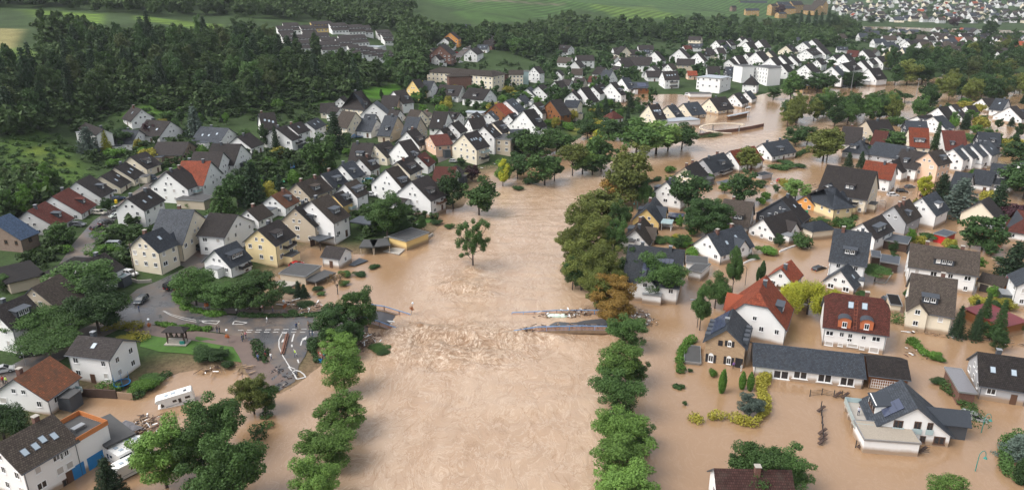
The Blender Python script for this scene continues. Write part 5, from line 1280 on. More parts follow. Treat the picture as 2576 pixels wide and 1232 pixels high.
def crown_shape(kind,rg,k):
    C=[];Rr=[]
    for i in range(k):
        if kind=='round':
            d=rg.normal(size=3); d/=np.linalg.norm(d); r=rg.random()**.4*.84; c=np.array([d[0]*r*.40,d[1]*r*.40,.53+d[2]*r*.46]); q=rg.uniform(.065,.125); R3=[q,q,q*.8]
        elif kind=='oval':
            d=rg.normal(size=3); d/=np.linalg.norm(d); r=rg.random()**.33*.78; zz=.56+d[2]*r*.42; k2=.30*(1.1-.5*abs(zz-.45)/.5); c=np.array([d[0]*r*k2,d[1]*r*k2,zz]); q=rg.uniform(.055,.105); R3=[q,q,q]
        elif kind=='spread':
            a=rg.random()*6.28; r=rg.random()**.5*.36; z=.52+.36*rg.random()*(1-(r/.42)**2)+.1; c=np.array([math.cos(a)*r,math.sin(a)*r,z]); q=rg.uniform(.10,.15); R3=[q*1.2,q*1.2,q*.55]
        elif kind=='willow':
            a=rg.random()*6.28; r=rg.random()**.5*.36; z=.80-.9*r**1.4*1.2+rg.normal()*.03; c=np.array([math.cos(a)*r,math.sin(a)*r,max(z-.18,.22)]); q=rg.uniform(.07,.10); R3=[q,q,q*2.1]
        C.append(c); Rr.append(R3)
    return np.array(C),np.array(Rr)
TT={}
def tree_tmpl(kind,seed,n,size,k=46):
    rg=np.random.default_rng(seed)
    if kind in('round','oval','spread','willow'):
        C,Rr=crown_shape(kind,rg,k); V=leaves(rg,C,Rr,n,size,droop=.05 if kind=='willow' else 0); tr=branches(rg,C,.18 if kind!='oval' else .12,.022,9)
    elif kind=='conifer':
        P_=[];m=MB(); m.tube((0,0,-.05),(0,0,.97),.018,.004,6); C=[];Rr=[]
        nl=15
        for i in range(nl):
            z=.10+.86*i/nl; rad=.36*(1-z)**.85+.015; nb=int(5+8*(1-z))
            for j in range(nb):
                a=6.28*(j+rg.random()*.7)/nb; rl=rad*rg.uniform(.75,1.1)
                for t in np.linspace(.3,1,3): C.append([math.cos(a)*rl*t,math.sin(a)*rl*t,z-.10*rl*t*2*t+.0]); Rr.append([.035+.03*(1-z)]*2+[.018])
                m.tube((0,0,z),(math.cos(a)*rl*.9,math.sin(a)*rl*.9,z-.12*rl),.005,.002,3)
        C.append([0,0,.96]); Rr.append([.012,.012,.04]); V=leaves(rg,np.array(C),np.array(Rr),n,size,flat=.8); tr=m
    elif kind=='thuja':
        C=[];Rr=[]
        for i in range(14): z=.06+.9*i/13; q=.15*math.sin(math.pi*min(1,(z+.12)*.88))**.7; C.append([0,0,z]); Rr.append([q,q,.07])
        V=leaves(rg,np.array(C),np.array(Rr),n,size,flat=.2,inner=.85); tr=MB(); tr.tube((0,0,-.05),(0,0,.6),.03,.01,5)
    elif kind=='bush':
        C=np.array([[rg.normal()*.18,rg.normal()*.18,.30+.25*rg.random()] for _ in range(9)]); Rr=np.array([[q,q,q*.9] for q in rg.uniform(.2,.34,9)]); V=leaves(rg,C,Rr,n,size); tr=MB(); 
        for i in range(4): tr.tube((0,0,-.1),tuple(C[i]),.03,.01,4)
    elif kind=='sparse':
        C=[];Rr=[]
        for i in range(46):
            a=rg.random()*6.28; z=rg.uniform(.40,.97); r=.38*rg.random()**.5*(1-.6*abs(z-.65)); C.append([math.cos(a)*r,math.sin(a)*r,z]); Rr.append([rg.uniform(.05,.085)]*3)
        C+= [[-.34,-.05,.2],[-.27,.02,.23],[-.42,-.04,.15]]; Rr+=[[.06,.06,.04]]*3
        C=np.array(C);Rr=np.array(Rr); V=leaves(rg,C,Rr,n,size,inner=.2); tr=branches(rg,C,.3,.022,34); tr.tube((0,0,.17),(-.3,0,.24),.009,.004,5)
    elif kind=='bare':
        rg2=rg; m=MB(); m.tube((0,0,-.05),(0,0,.35),.02,.014,6); V=None; tips=[]
        def rec(p,d,l,r,k):
            e=p+d*l; m.tube(p,e,r,r*.6,4); tips.append(e)
            if k==0: return
            for _ in range(3):
                nd=(d+Vector(rg2.normal(size=3))*.55+Vector((0,0,.1))).normalized(); rec(e,nd,l*.68,r*.6,k-1)
        for _ in range(5): 
            rec(Vector((0,0,.2+.15*rg2.random())),Vector((rg2.normal()*.8,rg2.normal()*.8,.8)).normalized(),.2,.010,4)
        C=np.array([list(t) for t in tips]); V=leaves(rg,C,np.full((len(C),3),.02),n,size,inner=.2); tr=m
    q=quads(V)
    # a merged one-mesh version for trees only a few pixels tall
    return V,q,tr
CRM={}
def crown_mesh(kind,leaf,var,dense):
    key=(kind,leaf,var,dense)
    if key in CRM: return CRM[key]
    n,size={'near':(19000,.0118),'mid':(4200,.024),'far':(900,.052)}[dense]
    if kind in('bush','thuja'): n=int(n*.35); size*=2.2 if kind=='bush' else 1.6
    if kind=='sparse': n=int(n*.55)
    if kind=='bare': n=int(n*.05); size*=.8
    if kind=='conifer': size*=.95
    k2=(kind,var,dense)
    if k2 not in TT:
        V,q,tr=tree_tmpl(kind,100+var*17+len(kind),n,size); TT[k2]=(V,q,tr.me('trunk',PBARK if var==7 else BARK))
    V,q,tm=TT[k2]; m=fastmesh('crown',V,q,LEAF[leaf]); CRM[key]=(m,tm); return CRM[key]
NT=[0]
TREEP=[]
def plant(p,h,rad,kind,leaf,label,gx,gy,dense='mid',rnd=random,name=None,region='',group='trees of the flooded valley',cat='tree',tilt=None,share=False):
    var=rnd.randrange(3); cm,tm=crown_mesh(kind,leaf,var,dense); base=.42 if kind not in('conifer','thuja','bush') else {'conifer':.36,'thuja':.15,'bush':.42}[kind]
    sxy=rad/base; r=link(name or {'conifer':'conifer_tree','thuja':'columnar_tree','bush':'shrub'}.get(kind,'broadleaf_tree'),None,loc=(p[0],p[1],p[2]),rz=rnd.random()*6.28,scale=(sxy,sxy,h))
    if tilt: r.rotation_euler=tilt
    link('crown',cm,r); link('trunk',tm,r); TREEP.append((p[0],p[1],rad*.8))
    tag(r,label,cat,region or tree_region(gx,gy),group,gx,share); NT[0]+=1; return r
KW={'lime':'bright green','green':'leafy green','dark':'dark green','olive':'olive-green','brown':'browning','willow':'pale green weeping','yellow':'yellow-green','conifer':'dark green','blue':'blue-green','purple':'purple-leaved','forest':'deep green','hedge':'fresh green','gold':'golden-green'}
KK={'round':'broadleaf tree','oval':'tall broadleaf tree','spread':'spreading tree','willow':'willow','conifer':'conifer','thuja':'columnar evergreen','bush':'shrub','sparse':'sparse tree','bare':'almost leafless tree'}
def tree_region(x,y):
    if x<330 and y>960: return 'by the stranded motorhomes'
    if y>640 and x<780: return 'near the road junction'
    if y>640 and x<1010: return 'by the broken bridge'
    if y>700 and 1400<x<1700: return 'in the submerged avenue'
    if y>420 and 1380<x<1660: return 'in the olive-coloured avenue'
    if y>300 and 1240<x<1800: return 'in the river bend'
    if y>640 and x>=1700: return 'near the stone house'
    if y>400 and x>=1660: return 'in the eastern gardens'
    if y>190 and x>1900: return 'in the flooded park'
    if y<300 and x<1010: return 'on the wooded hill'
    if y<560 and x<1240 and y>=300: return 'in the near-bank gardens'
    if y<170 and x>=1010: return 'under the vineyards'
    return 'between far-bank houses'
def off_road(x,y,m=1.5):
    for pts,wd in ROADS:
        for (ax,ay),(bx,by) in zip(pts,pts[1:]):
            ex,ey=bx-ax,by-ay; t=max(0,min(1,((x-ax)*ex+(y-ay)*ey)/(ex*ex+ey*ey+1e-9)))
            if (x-ax-t*ex)**2+(y-ay-t*ey)**2<(wd/2+m)**2: return False
    return not in_poly(x,y,JW)
JW=[tuple(ground(x,y))[:2] for x,y in JUNC]
def tree(gx,gb,gt,hw,kind,leaf,dense=None,**k):
    if 1300<gx<1760 and 330<gb<470: hw*=1.22; gt-=6
    C=ground(gx,gb); d=ray(gx,gt); z=CH+d.z*(C.y/d.y); h=max(z-C.z,1.0)
    if kind in('round','oval','willow','spread'): h*=1.02
    dist=(C-Vector((0,0,CH))).length; rad=hw*dist/F*(1.2 if kind in('round','oval','spread') else 1.0)
    dense=dense or ('near' if dist<235 else 'mid')
    return plant(C,h,rad,kind,leaf,k.pop('label',KW[leaf]+' '+KK[kind] if kind!='willow' else KW[leaf]+' tree'),gx,gb,dense,random.Random(int(gx*3+gb)),**k)
TL='''1572 880 788 48 round green|1560 972 858 60 round lime|1548 1045 928 62 round green|1600 965 898 34 round green|1555 1140 1022 60 round lime|1572 1205 1088 75 round lime|1565 1300 1163 70 round lime|1610 1120 1060 38 round green
868 985 872 48 round lime|865 1092 985 56 round lime|825 1175 1072 62 round lime|795 1275 1148 56 round lime|855 900 828 42 round lime|845 870 757 48 round dark|905 840 712 42 round green|890 875 800 26 round dark
1190 676 550 50 sparse green
555 1150 985 62 round green|500 1200 1040 58 round green|600 1270 1080 66 round green|545 1310 1130 70 round green|420 1225 1050 64 round lime|640 1040 935 40 round olive|668 1038 958 32 round green|283 1262 1143 38 conifer conifer
250 838 700 62 round dark|215 765 655 70 round green|100 860 778 46 spread green|128 905 835 50 spread green|190 850 770 45 spread green
495 768 668 46 round green|560 780 702 46 round green|655 782 678 60 round green|632 760 680 18 oval green|12 1105 1000 58 willow dark|160 618 553 27 round green|272 536 494 13 round dark|8 730 690 20 round green
1140 525 418 36 round dark|1205 542 440 46 round green|1188 455 412 20 round purple|975 595 478 50 round green|1000 585 532 30 round dark|1062 585 540 14 oval green|1265 468 396 24 oval yellow|1265 466 398 22 round lime|1302 450 385 26 round dark
808 440 330 44 round green|845 385 272 32 conifer conifer|560 535 462 34 conifer green|600 520 430 34 round dark|640 518 398 36 conifer conifer|618 480 420 30 round dark|225 385 314 28 conifer blue|270 385 322 14 conifer yellow|310 372 318 22 round dark|380 350 305 14 round purple|475 352 318 12 round dark|495 352 260 26 conifer blue
695 378 312 12 conifer conifer|666 372 308 12 round dark|430 600 548 13 conifer conifer|412 640 590 8 oval purple|535 610 585 6 thuja dark|345 600 562 24 round green|300 580 560 16 bush green
752 748 703 14 conifer conifer|766 748 712 14 conifer conifer|850 740 668 28 bare brown|1370 466 384 36 round green|1345 400 322 38 round green|1315 385 330 34 round dark|1400 385 330 34 round green|1395 455 395 22 oval dark|1440 442 368 26 spread olive
1465 438 372 30 round willow|1512 432 328 34 round green|1500 400 330 24 oval yellow|1490 440 392 26 round dark|1478 350 300 26 round dark|1525 350 300 26 round dark|1560 350 310 24 round dark|1600 392 300 42 round green|1650 388 302 44 round willow|1680 380 320 30 round willow|1715 375 312 30 round dark|1585 465 360 38 round olive|1570 520 398 46 round olive|1610 510 440 26 round dark|1547 512 436 38 round brown|1622 520 448 26 willow green
1500 565 478 55 round olive|1530 555 468 38 round olive|1462 618 500 48 round olive|1500 640 530 50 round olive|1440 690 560 36 round olive|1462 730 600 50 round olive|1500 735 610 48 round olive|1440 730 640 30 round dark|1500 780 670 42 round olive|1535 790 682 50 round brown|1545 835 735 42 round brown|1545 750 655 26 round olive
1432 650 575 34 round olive|1520 690 600 40 round olive|1545 640 545 30 round green|1562 590 500 30 round green|1580 725 620 38 round dark|1655 752 635 60 round green|1760 830 708 28 oval green|1798 775 682 34 round green|1842 735 612 24 oval green|1905 706 672 4 thuja dark|1916 702 656 7 thuja dark|1730 545 425 48 round dark|1775 600 490 52 round dark|1745 590 520 30 round dark|1870 512 420 38 round dark|1880 430 362 28 round olive|1800 590 505 34 round green|2000 502 446 31 round willow
2133 420 380 12 conifer conifer|2165 422 378 12 conifer conifer|2190 400 365 18 round dark|2245 372 328 46 round green|2220 375 338 28 round green|2352 378 300 13 conifer dark|2070 405 318 40 round olive|2080 400 312 26 round olive|2000 368 316 26 round dark|2030 362 312 26 round dark|2365 505 432 28 conifer conifer|2320 500 434 15 round yellow|2410 545 440 44 conifer blue|2470 628 530 42 round dark|2440 620 575 24 round green|2545 700 600 38 conifer conifer|2505 545 455 30 conifer conifer|2555 560 510 30 round purple|2575 500 400 50 round dark|2576 425 350 44 round dark|2200 707 668 26 spread green|2030 790 682 55 willow yellow|1995 770 690 35 willow yellow|2095 770 715 22 willow yellow|2405 850 762 17 conifer conifer|2470 830 730 17 conifer dark|2450 855 770 16 conifer conifer|2508 852 745 18 conifer dark|2508 882 828 18 round dark|2125 705 664 10 conifer blue|2067 590 563 11 round hedge|2330 680 650 26 spread brown
1814 988 932 8 thuja hedge|1818 984 928 7 thuja hedge|1866 978 934 8 thuja hedge|1886 982 936 8 thuja hedge|1885 1048 990 30 round blue|1905 1245 1112 65 round green|1975 1225 1118 58 round green|1870 1210 1125 40 round dark|2385 1290 1198 44 round lime|2560 1150 1090 40 conifer blue|2565 1215 1150 14 thuja dark
2100 305 270 22 round olive|1987 258 176 30 oval green|2008 235 188 26 oval dark|1945 250 215 18 round dark|2055 232 178 28 round dark|2085 228 180 24 round dark|2150 218 178 26 round dark|2250 215 158 20 oval dark|2280 214 145 26 round olive|2318 212 145 26 round dark|2130 222 175 16 round dark
2250 262 222 14 round dark|2275 258 235 14 spread dark|2012 72 22 9 conifer conifer|2030 75 24 10 conifer conifer|2048 78 22 10 conifer conifer|2062 80 26 9 conifer conifer|2080 78 20 10 conifer conifer|2095 80 30 10 round dark|1995 62 32 9 round dark|1962 42 8 11 round purple|1980 75 45 14 round green|1940 72 48 14 round forest|1900 78 55 14 round forest|2120 80 45 12 round forest|2150 82 50 12 round forest|2100 92 60 13 round forest|2485 100 45 13 round dark|2400 70 40 12 round purple|2190 60 38 10 round forest|2620 100 60 16 round forest'''
for t in TL.replace('\n','|').split('|'):
    a=t.split()
    tree(*[float(x) for x in a[:4]],a[4],a[5])
for a in '905 691 680 15 bush dark|940 673 663 12 bush dark|868 693 676 14 bush green|866 716 702 12 bush green|795 731 718 12 bush dark|812 742 732 9 bush green|720 730 717 15 bush dark|735 737 725 10 bush dark|957 882 868 22 bush green|770 772 756 18 bush dark|737 790 778 10 bush green|962 890 878 14 bush dark|1098 562 550 14 bush dark|1130 575 560 10 bush green|380 966 945 24 bush green|350 980 955 26 bush hedge|520 900 868 26 bush dark|545 905 876 28 round dark|575 925 905 12 bush dark|325 850 840 16 bush gold|1305 478 466 12 bush dark|1330 462 450 14 bush dark|1795 945 925 10 bush hedge|2355 893 884 10 bush hedge|2360 905 892 12 bush hedge|1735 935 925 5 bush dark|1718 975 968 6 bush dark|1722 1018 1008 5 bush dark|2362 962 945 14 bush dark|2105 535 520 22 bush green|2050 500 484 20 bush dark|1900 650 640 14 bush green|1755 660 650 12 bush dark|1650 605 590 22 bush green|1690 610 592 16 bush green|1720 620 604 22 bush hedge|1702 598 588 10 bush gold|2165 745 728 12 bush dark|2285 745 725 10 bush green|2120 655 640 9 bush dark|1965 425 412 22 bush green|1975 410 400 16 bush dark|2010 420 408 14 bush dark|265 635 612 16 bush hedge|238 645 622 16 bush hedge'.split('|'):
    q=a.split(); tree(*[float(x) for x in q[:4]],q[4],q[5],group='shrubs standing in gardens and water',cat='shrub')
# scattered trees in measured stretches of ground
def scatter(poly,n,hs,rs,kinds,seed,spacing=.8,houses=True,label=None,share=True,dense='mid',group=None,region='',water=True,cat='tree',nm=None):
    rd=random.Random(seed); x0=min(p[0] for p in poly); x1=max(p[0] for p in poly); y0=min(p[1] for p in poly); y1=max(p[1] for p in poly); k=0; tr=0
    while k<n and tr<n*40:
        tr+=1; gx=rd.uniform(x0,x1); gy=y0+(y1-y0)*rd.random()**1.0
        if not in_poly(gx,gy,poly): continue
        p=ground(gx,gy); h=rd.uniform(*hs); r=rd.uniform(*rs)
        if not water and H(p.x,p.y)<.1: continue
        if houses and not clear(p.x,p.y,r*.6): continue
        if not off_road(p.x,p.y,r*.7): continue
        if any((p.x-a)**2+(p.y-b)**2<((r+c)*spacing)**2 for a,b,c in TREEP[-400:]): continue
        kd,lf=rd.choice(kinds); 
        if kd=='conifer': r*=.8; h*=1.15
        plant(p,h,r,kd,lf,label or (KW[lf]+' '+KK[kd] if kd!='willow' else KW[lf]+' tree'),gx,gy,dense,rd,share=share,region=region,group=group or 'trees of the flooded valley',cat=cat,name=nm if kd in('round','oval') else None); k+=1
    print('scatter',seed,k,n)
FOR=[('round','forest'),('round','forest'),('oval','forest'),('round','dark'),('conifer','conifer'),('conifer','conifer'),('round','green'),('oval','dark')]
scatter([(0,215),(110,205),(110,135),(240,120),(400,112),(560,112),(640,95),(690,95),(720,130),(850,150),(960,190),(990,215),(920,235),(840,240),(700,240),(560,285),(420,250),(330,240),(260,290),(190,300),(180,330),(110,325),(0,350)],115,(15,23),(5,7.5),FOR,11,.62,share=True,label='dark forest tree in the dense hillside wood',group='trees of the dark hillside wood',region=' ')
scatter([(0,470),(110,478),(150,500),(120,535),(0,565)],15,(8,13),(3,5),[('round','green'),('round','forest'),('round','hedge')],12,.7,share=False,group='bushy trees at the hillside gardens',region='at the hillside gardens')
scatter([(1010,100),(1200,98),(1340,92),(1430,62),(1560,72),(1720,66),(1900,50),(2050,70),(2150,110),(2060,130),(1900,110),(1780,105),(1640,105),(1560,118),(1420,120),(1330,150),(1230,120),(1150,110),(1020,140),(1000,110)],45,(13,20),(6,9),[('round','forest'),('round','forest'),('round','dark'),('oval','forest'),('round','green')],13,.6,share=True,label='rounded forest tree on the slope below the vineyards',group='trees on the slope below the vineyards',region=' ')
scatter([(2225,178),(2400,150),(2576,135),(2620,200),(2500,215),(2400,205),(2330,218),(2300,205)],46,(17,24),(6,8.5),[('round','dark'),('round','olive'),('oval','dark'),('round','forest')],14,.6,houses=False,share=False,group='tall trees of the flooded park',region='in the flooded park')
scatter([(2380,222),(2440,228),(2576,215),(2600,262),(2560,268),(2470,262),(2400,262),(2330,290),(2300,262)],22,(14,19),(5,7),[('round','olive'),('round','olive'),('round','dark')],15,.62,houses=False,share=False,group='olive-brown trees at the park edge',region='at the park edge')
scatter([(1960,322),(1985,296),(2060,288),(2130,280),(2230,286),(2320,302),(2290,312),(2180,312),(2120,318),(2060,324)],26,(13,18),(5,7),[('round','olive'),('round','olive'),('round','dark'),('round','green')],16,.62,houses=False,share=False,group='trees along the upstream dyke',region='on the upstream dyke')
TOWN=[('round','green'),('round','dark'),('round','hedge'),('bush','green'),('bush','hedge'),('oval','dark'),('conifer','conifer'),('bush','gold')]
scatter([(200,330),(420,260),(640,280),(860,240),(1000,250),(1060,340),(1230,400),(1100,440),(960,400),(840,450),(700,520),(560,470),(420,430),(280,420)],80,(3,8),(1.6,3.4),TOWN,17,nm='garden_tree',spacing=.75,share=False,group='garden trees of the near-bank town',region='in near-bank gardens',water=False)
scatter([(1010,230),(1250,215),(1430,220),(1600,225),(1640,330),(1480,330),(1330,350),(1230,330),(1080,320)],70,(4,9),(2,4),TOWN,18,nm='garden_tree',spacing=.75,share=False,group='garden trees of the old quarter',region='in old-quarter gardens',water=False)
scatter([(1660,420),(1900,420),(2050,440),(2300,440),(2576,440),(2576,860),(2400,860),(2240,700),(2150,600),(1950,640),(1700,650)],60,(2.5,6),(1.4,3),TOWN,20,nm='garden_tree',spacing=.8,share=False,group='half-drowned garden trees',region='drowned in eastern gardens')
scatter([(2250,270),(2576,260),(2576,420),(2500,400),(2360,330),(2250,320)],34,(4,10),(2,4.5),TOWN,21,nm='garden_tree',spacing=.75,share=False,group='garden trees of the eastern edge',region='at the eastern edge')
# woods that read as one mass
def mass(name,polys,n,hs,rs,leaf,seed,per=330):
    rd=random.Random(seed); rg=np.random.default_rng(seed); V=[]
    tm=[]
    for i in range(6):
        C,Rr=crown_shape(['round','round','oval'][i%3],rg,16); v=leaves(rg,C,Rr,per,.085); tm.append(v)
    x0=min(p[0] for q in polys for p in q); x1=max(p[0] for q in polys for p in q); y0=min(p[1] for q in polys for p in q); y1=max(p[1] for q in polys for p in q); k=0;t=0
    while k<n and t<n*20:
        t+=1; gx=rd.uniform(x0,x1); gy=rd.uniform(y0,y1)
        if not any(in_poly(gx,gy,q) for q in polys): continue
        p=ground(gx,gy)
        if not clear(p.x,p.y,2) or (p.y<450 and not off_road(p.x,p.y)): continue
        s=rd.uniform(*rs)/.4; h=rd.uniform(*hs); a=rd.random()*6.28; v=tm[rd.randrange(6)]
        c,s_=math.cos(a),math.sin(a); w_=np.stack([(v[:,0]*c-v[:,1]*s_)*s+p.x,(v[:,0]*s_+v[:,1]*c)*s+p.y,v[:,2]*h+p.z-1],1); V.append(w_); k+=1
    V=np.concatenate(V); m=fastmesh(name,V,quads(V),LEAF[leaf]); o=link(name,m); o['kind']='stuff'; o['label']={'far_woodland':'continuous woodland covering the hills at the top','hillside_undergrowth':'dense undergrowth and bushes on the hillside'}.get(name,'dense woodland'); return o
mass('far_woodland',[[(-100,22),(60,20),(260,30),(400,42),(560,40),(690,50),(1010,85),(1010,140),(1060,120),(1180,95),(1330,98),(1500,90),(1340,88),(1120,92),(1045,70),(1035,-30),(-100,-35)],[(1360,80),(1430,50),(1470,60),(1500,85),(1360,95)],[(110,80),(200,90),(260,110),(110,110)]],900,(14,20),(5,8),'forest',31)
mass('slope_woodland',[[(1010,98),(1350,95),(1450,72),(1560,68),(1900,66),(2060,86),(2150,108),(2060,128),(1900,110),(1640,106),(1420,122),(1330,148),(1230,120),(1090,118),(1010,150)],[(1010,120),(1060,130),(1080,200),(1010,240),(990,215)],[(2090,60),(2130,62),(2200,92),(2120,100),(2060,84)]],620,(12,19),(4.5,7.5),'forest',36,260)
mass('hillside_undergrowth',[[(0,200),(100,190),(110,112),(240,100),(560,95),(640,80),(720,130),(960,190),(990,215),(880,240),(700,245),(560,290),(330,245),(190,305),(110,330),(0,350)],[(0,480),(160,490),(130,530),(0,560)],[(1010,95),(1350,95),(1450,75),(1560,72),(1900,70),(2100,90),(2150,110),(2060,130),(1900,112),(1640,108),(1420,124),(1330,150),(1230,120),(1020,150)]],1500,(5,13),(3.5,6.5),'forest',32,220)
mass('town_garden_shrubbery',[[(1330,130),(1600,100),(2000,80),(2576,90),(2576,140),(2200,175),(1700,200),(1340,190)],[(1010,150),(1300,160),(1340,230),(1010,240)],[(1420,255),(1640,240),(1640,320),(1480,325),(1400,290)],[(560,290),(900,245),(1000,260),(1060,330),(900,330),(760,330)],[(560,400),(740,380),(840,400),(840,440),(640,480)],[(200,340),(560,340),(560,460),(420,470),(300,400),(240,440)],[(150,600),(420,560),(560,620),(470,660),(300,720),(0,700)],[(840,440),(1100,440),(1100,560),(900,600),(840,500)]],1000,(1.5,7),(1.5,4),'forest',33,150)
mass('upper_town_trees',[[(1330,140),(1600,112),(2000,90),(2300,86),(2576,92),(2576,140),(2200,172),(1980,190),(1700,205),(1340,215)],[(1010,225),(1080,225),(1330,215),(1640,225),(1640,262),(1330,260),(1010,262)]],330,(6,13),(3,5),'dark',37,240)
mass('hillside_foot_bushes',[[(180,330),(200,290),(300,250),(400,245),(560,270),(700,240),(860,238),(880,250),(700,270),(600,290),(560,300),(330,265),(250,300),(200,340)],[(900,300),(1000,290),(1000,330),(900,330)]],170,(3,8),(2.2,4.5),'forest',38,240)
mass('distant_town_greenery',[[(2040,20),(2576,25),(2650,62),(2100,60)],[(2060,82),(2576,88),(2576,110),(2060,110)],[(2040,-30),(2650,-30),(2650,12),(2040,2)]],620,(6,13),(5,9),'forest',34,110)

rows_=random.Random(77)
mass('hillside_undergrowth_shrubs',[[(0,340),(110,320),(200,380),(235,450),(180,480),(0,440)],[(230,300),(330,240),(560,285),(560,310),(330,330)]],260,(1,3.2),(.9,2.4),'green',35,150)
# ---------------- vehicles
PAINTS={}
def paintm(c):
    if c not in PAINTS: PAINTS[c]=plain('car_paint',c,.25,.2,.6)
    return PAINTS[c]
GLS=plain('car_glass',(.015,.018,.022),.06,spec=.9); TYRE=plain('tyre',(.012,.012,.012),.8); LAMPM=plain('headlight_glass',(.6,.6,.58),.15); TAIL=plain('tail_light',(.35,.01,.01),.3)
CARM={}
def car_meshes(kind):
    if kind in CARM: return CARM[kind]
    # side profile stations x: (z_low,z_belt,half width belt), cabin separately
    if kind=='van': L_,Wd,hb,ht,cab=4.9,1.9,1.05,1.95,[(-2.35,1.05),(-2.25,1.9),(1.1,1.93),(1.85,1.15)]
    elif kind=='jeep': L_,Wd,hb,ht,cab=4.5,1.8,1.15,1.95,[(-2.2,1.15),(-2.15,1.9),(.55,1.93),(.85,1.2)]
    elif kind=='wagon': L_,Wd,hb,ht,cab=4.6,1.8,.92,1.45,[(-2.2,.9),(-1.9,1.38),(.4,1.45),(1.25,.95)]
    else: L_,Wd,hb,ht,cab=4.1,1.72,.92,1.48,[(-1.95,.9),(-1.45,1.40),(.3,1.48),(1.05,.95)]
    h=L_/2; w2=Wd/2
    prof=[(-h,.35),(-h,.62),(-h+.08,hb-.05),(-h+.5,hb),(h*.45,hb),(h-.25,hb-.18),(h-.03,.62),(h,.35)]
    b=MB()
    n=len(prof); 
    rows=[(1.0,0),(.97,1)]
    V=[]
    for x,z in prof: V.append((x,z))
    top=[(x*.985,-w2*.93 if z>.7 else -w2,z) for x,z in prof]
    bl=[(x,-w2*(.94 if z>.7 else 1.0),z) for x,z in prof]; br=[(x,w2*(.94 if z>.7 else 1.0),z) for x,z in prof]
    for i in range(n-1): b.quad(bl[i],br[i],br[i+1],bl[i+1])
    b.quad(bl[-1],br[-1],br[0],bl[0]); b.poly(bl[::-1]); b.poly(br)
    # roof panel + pillars
    (x0,z0),(x1,z1),(x2,z2),(x3,z3)=cab; wt=w2*.76; wb=w2*.92
    b.quad((x1,-wt,z1),(x2,-wt,z2),(x2,wt,z2),(x1,wt,z1))
    for s in (-1,1):
        for (xa,za,ya),(xb,zb,yb) in (((x0,z0,wb),(x1,z1,wt)),((x3,z3,wb),(x2,z2,wt)),(((x0+x3)/2,hb,wb),((x1+x2)/2,z1,wt))):
            b.bar((xa,s*ya,za),(xb,s*yb,zb),.09,.09)
        b.bar((x1,s*wt,z1),(x2,s*wt,z2),.08,.06)
    body=b.me('body',[GREYM]); 
    g=MB(); k=.985
    A=[(x0,z0),(x1,z1),(x2,z2),(x3,z3)]
    L0=[(x0,-wb*k,z0),(x1,-wt*k,z1-.02),(x2,-wt*k,z2-.02),(x3,-wb*k,z3)]; R0=[(x,-y,z) for x,y,z in L0]
    g.poly(L0[::-1]); g.poly(R0); g.quad(L0[0],L0[1],R0[1],R0[0]); g.quad(L0[3],R0[3],R0[2],L0[2]); glass=g.me('window_glass',[GLS])
    wmb=MB(); wmb.tube((0,-.11,0),(0,.11,0),.33,k=12,m=0); wmb.tube((0,-.125,0),(0,.125,0),.19,k=8,m=1); wheel=wmb.me('wheel',[TYRE,GREYM])
    l=MB(); l.box(-.04,.04,-.17,.17,-.08,.08); CARM[kind]=(body,glass,wheel,l.me('headlight',[LAMPM]),l.me('tail_light',[TAIL]),h,w2); return CARM[kind]
def car(c,r,ur,vr,uf,vf,col,kind,label,sink=0,pitch=0,roll=0):
    x,y=T(c,r,(ur+uf)/2,(vr+vf)/2+6); p=ground(x,y); a=ground(*T(c,r,ur,vr+6)); b=ground(*T(c,r,uf,vf+6)); ang=math.atan2(b.y-a.y,b.x-a.x)
    if y<170: ang=.6
    body,glass,wheel,hl,tl,h,w2=car_meshes(kind); name={'van':'van','jeep':'off_road_car'}.get(kind,'parked_car')
    z=max(G0(p.x,p.y),0)+.07-sink+(.08 if H(p.x,p.y)>.3 else 0); o=link(name,None,loc=(p.x,p.y,z),rot=(roll,pitch,ang))
    pm=paintm(col); bm=bpy.data.meshes.get('body_'+str(id(pm))+kind)
    if not bm: bm=body.copy(); bm.name='body_'+str(id(pm))+kind; bm.materials[0]=pm
    link('body',bm,o); link('window_glass',glass,o)
    for sx in (-.62,.62):
        for sy in (-1,1): link('wheel',wheel,o,loc=(h*sx,sy*(w2-.1),.33))
    for sy in (-1,1): link('headlight',hl,o,loc=(h-.01,sy*(w2-.32),.66)); link('tail_light',tl,o,loc=(-h,sy*(w2-.3),.72))
    tag(o,label,'van' if kind=='van' else 'car','','cars of the flooded town',x); return o
Bk=(.012,.012,.014); Sv=(.45,.46,.46); Wh=(.75,.75,.75); Gr=(.12,.13,.14); Rd=(.5,.01,.012); Nv=(.02,.04,.09); Bl=(.03,.12,.25)
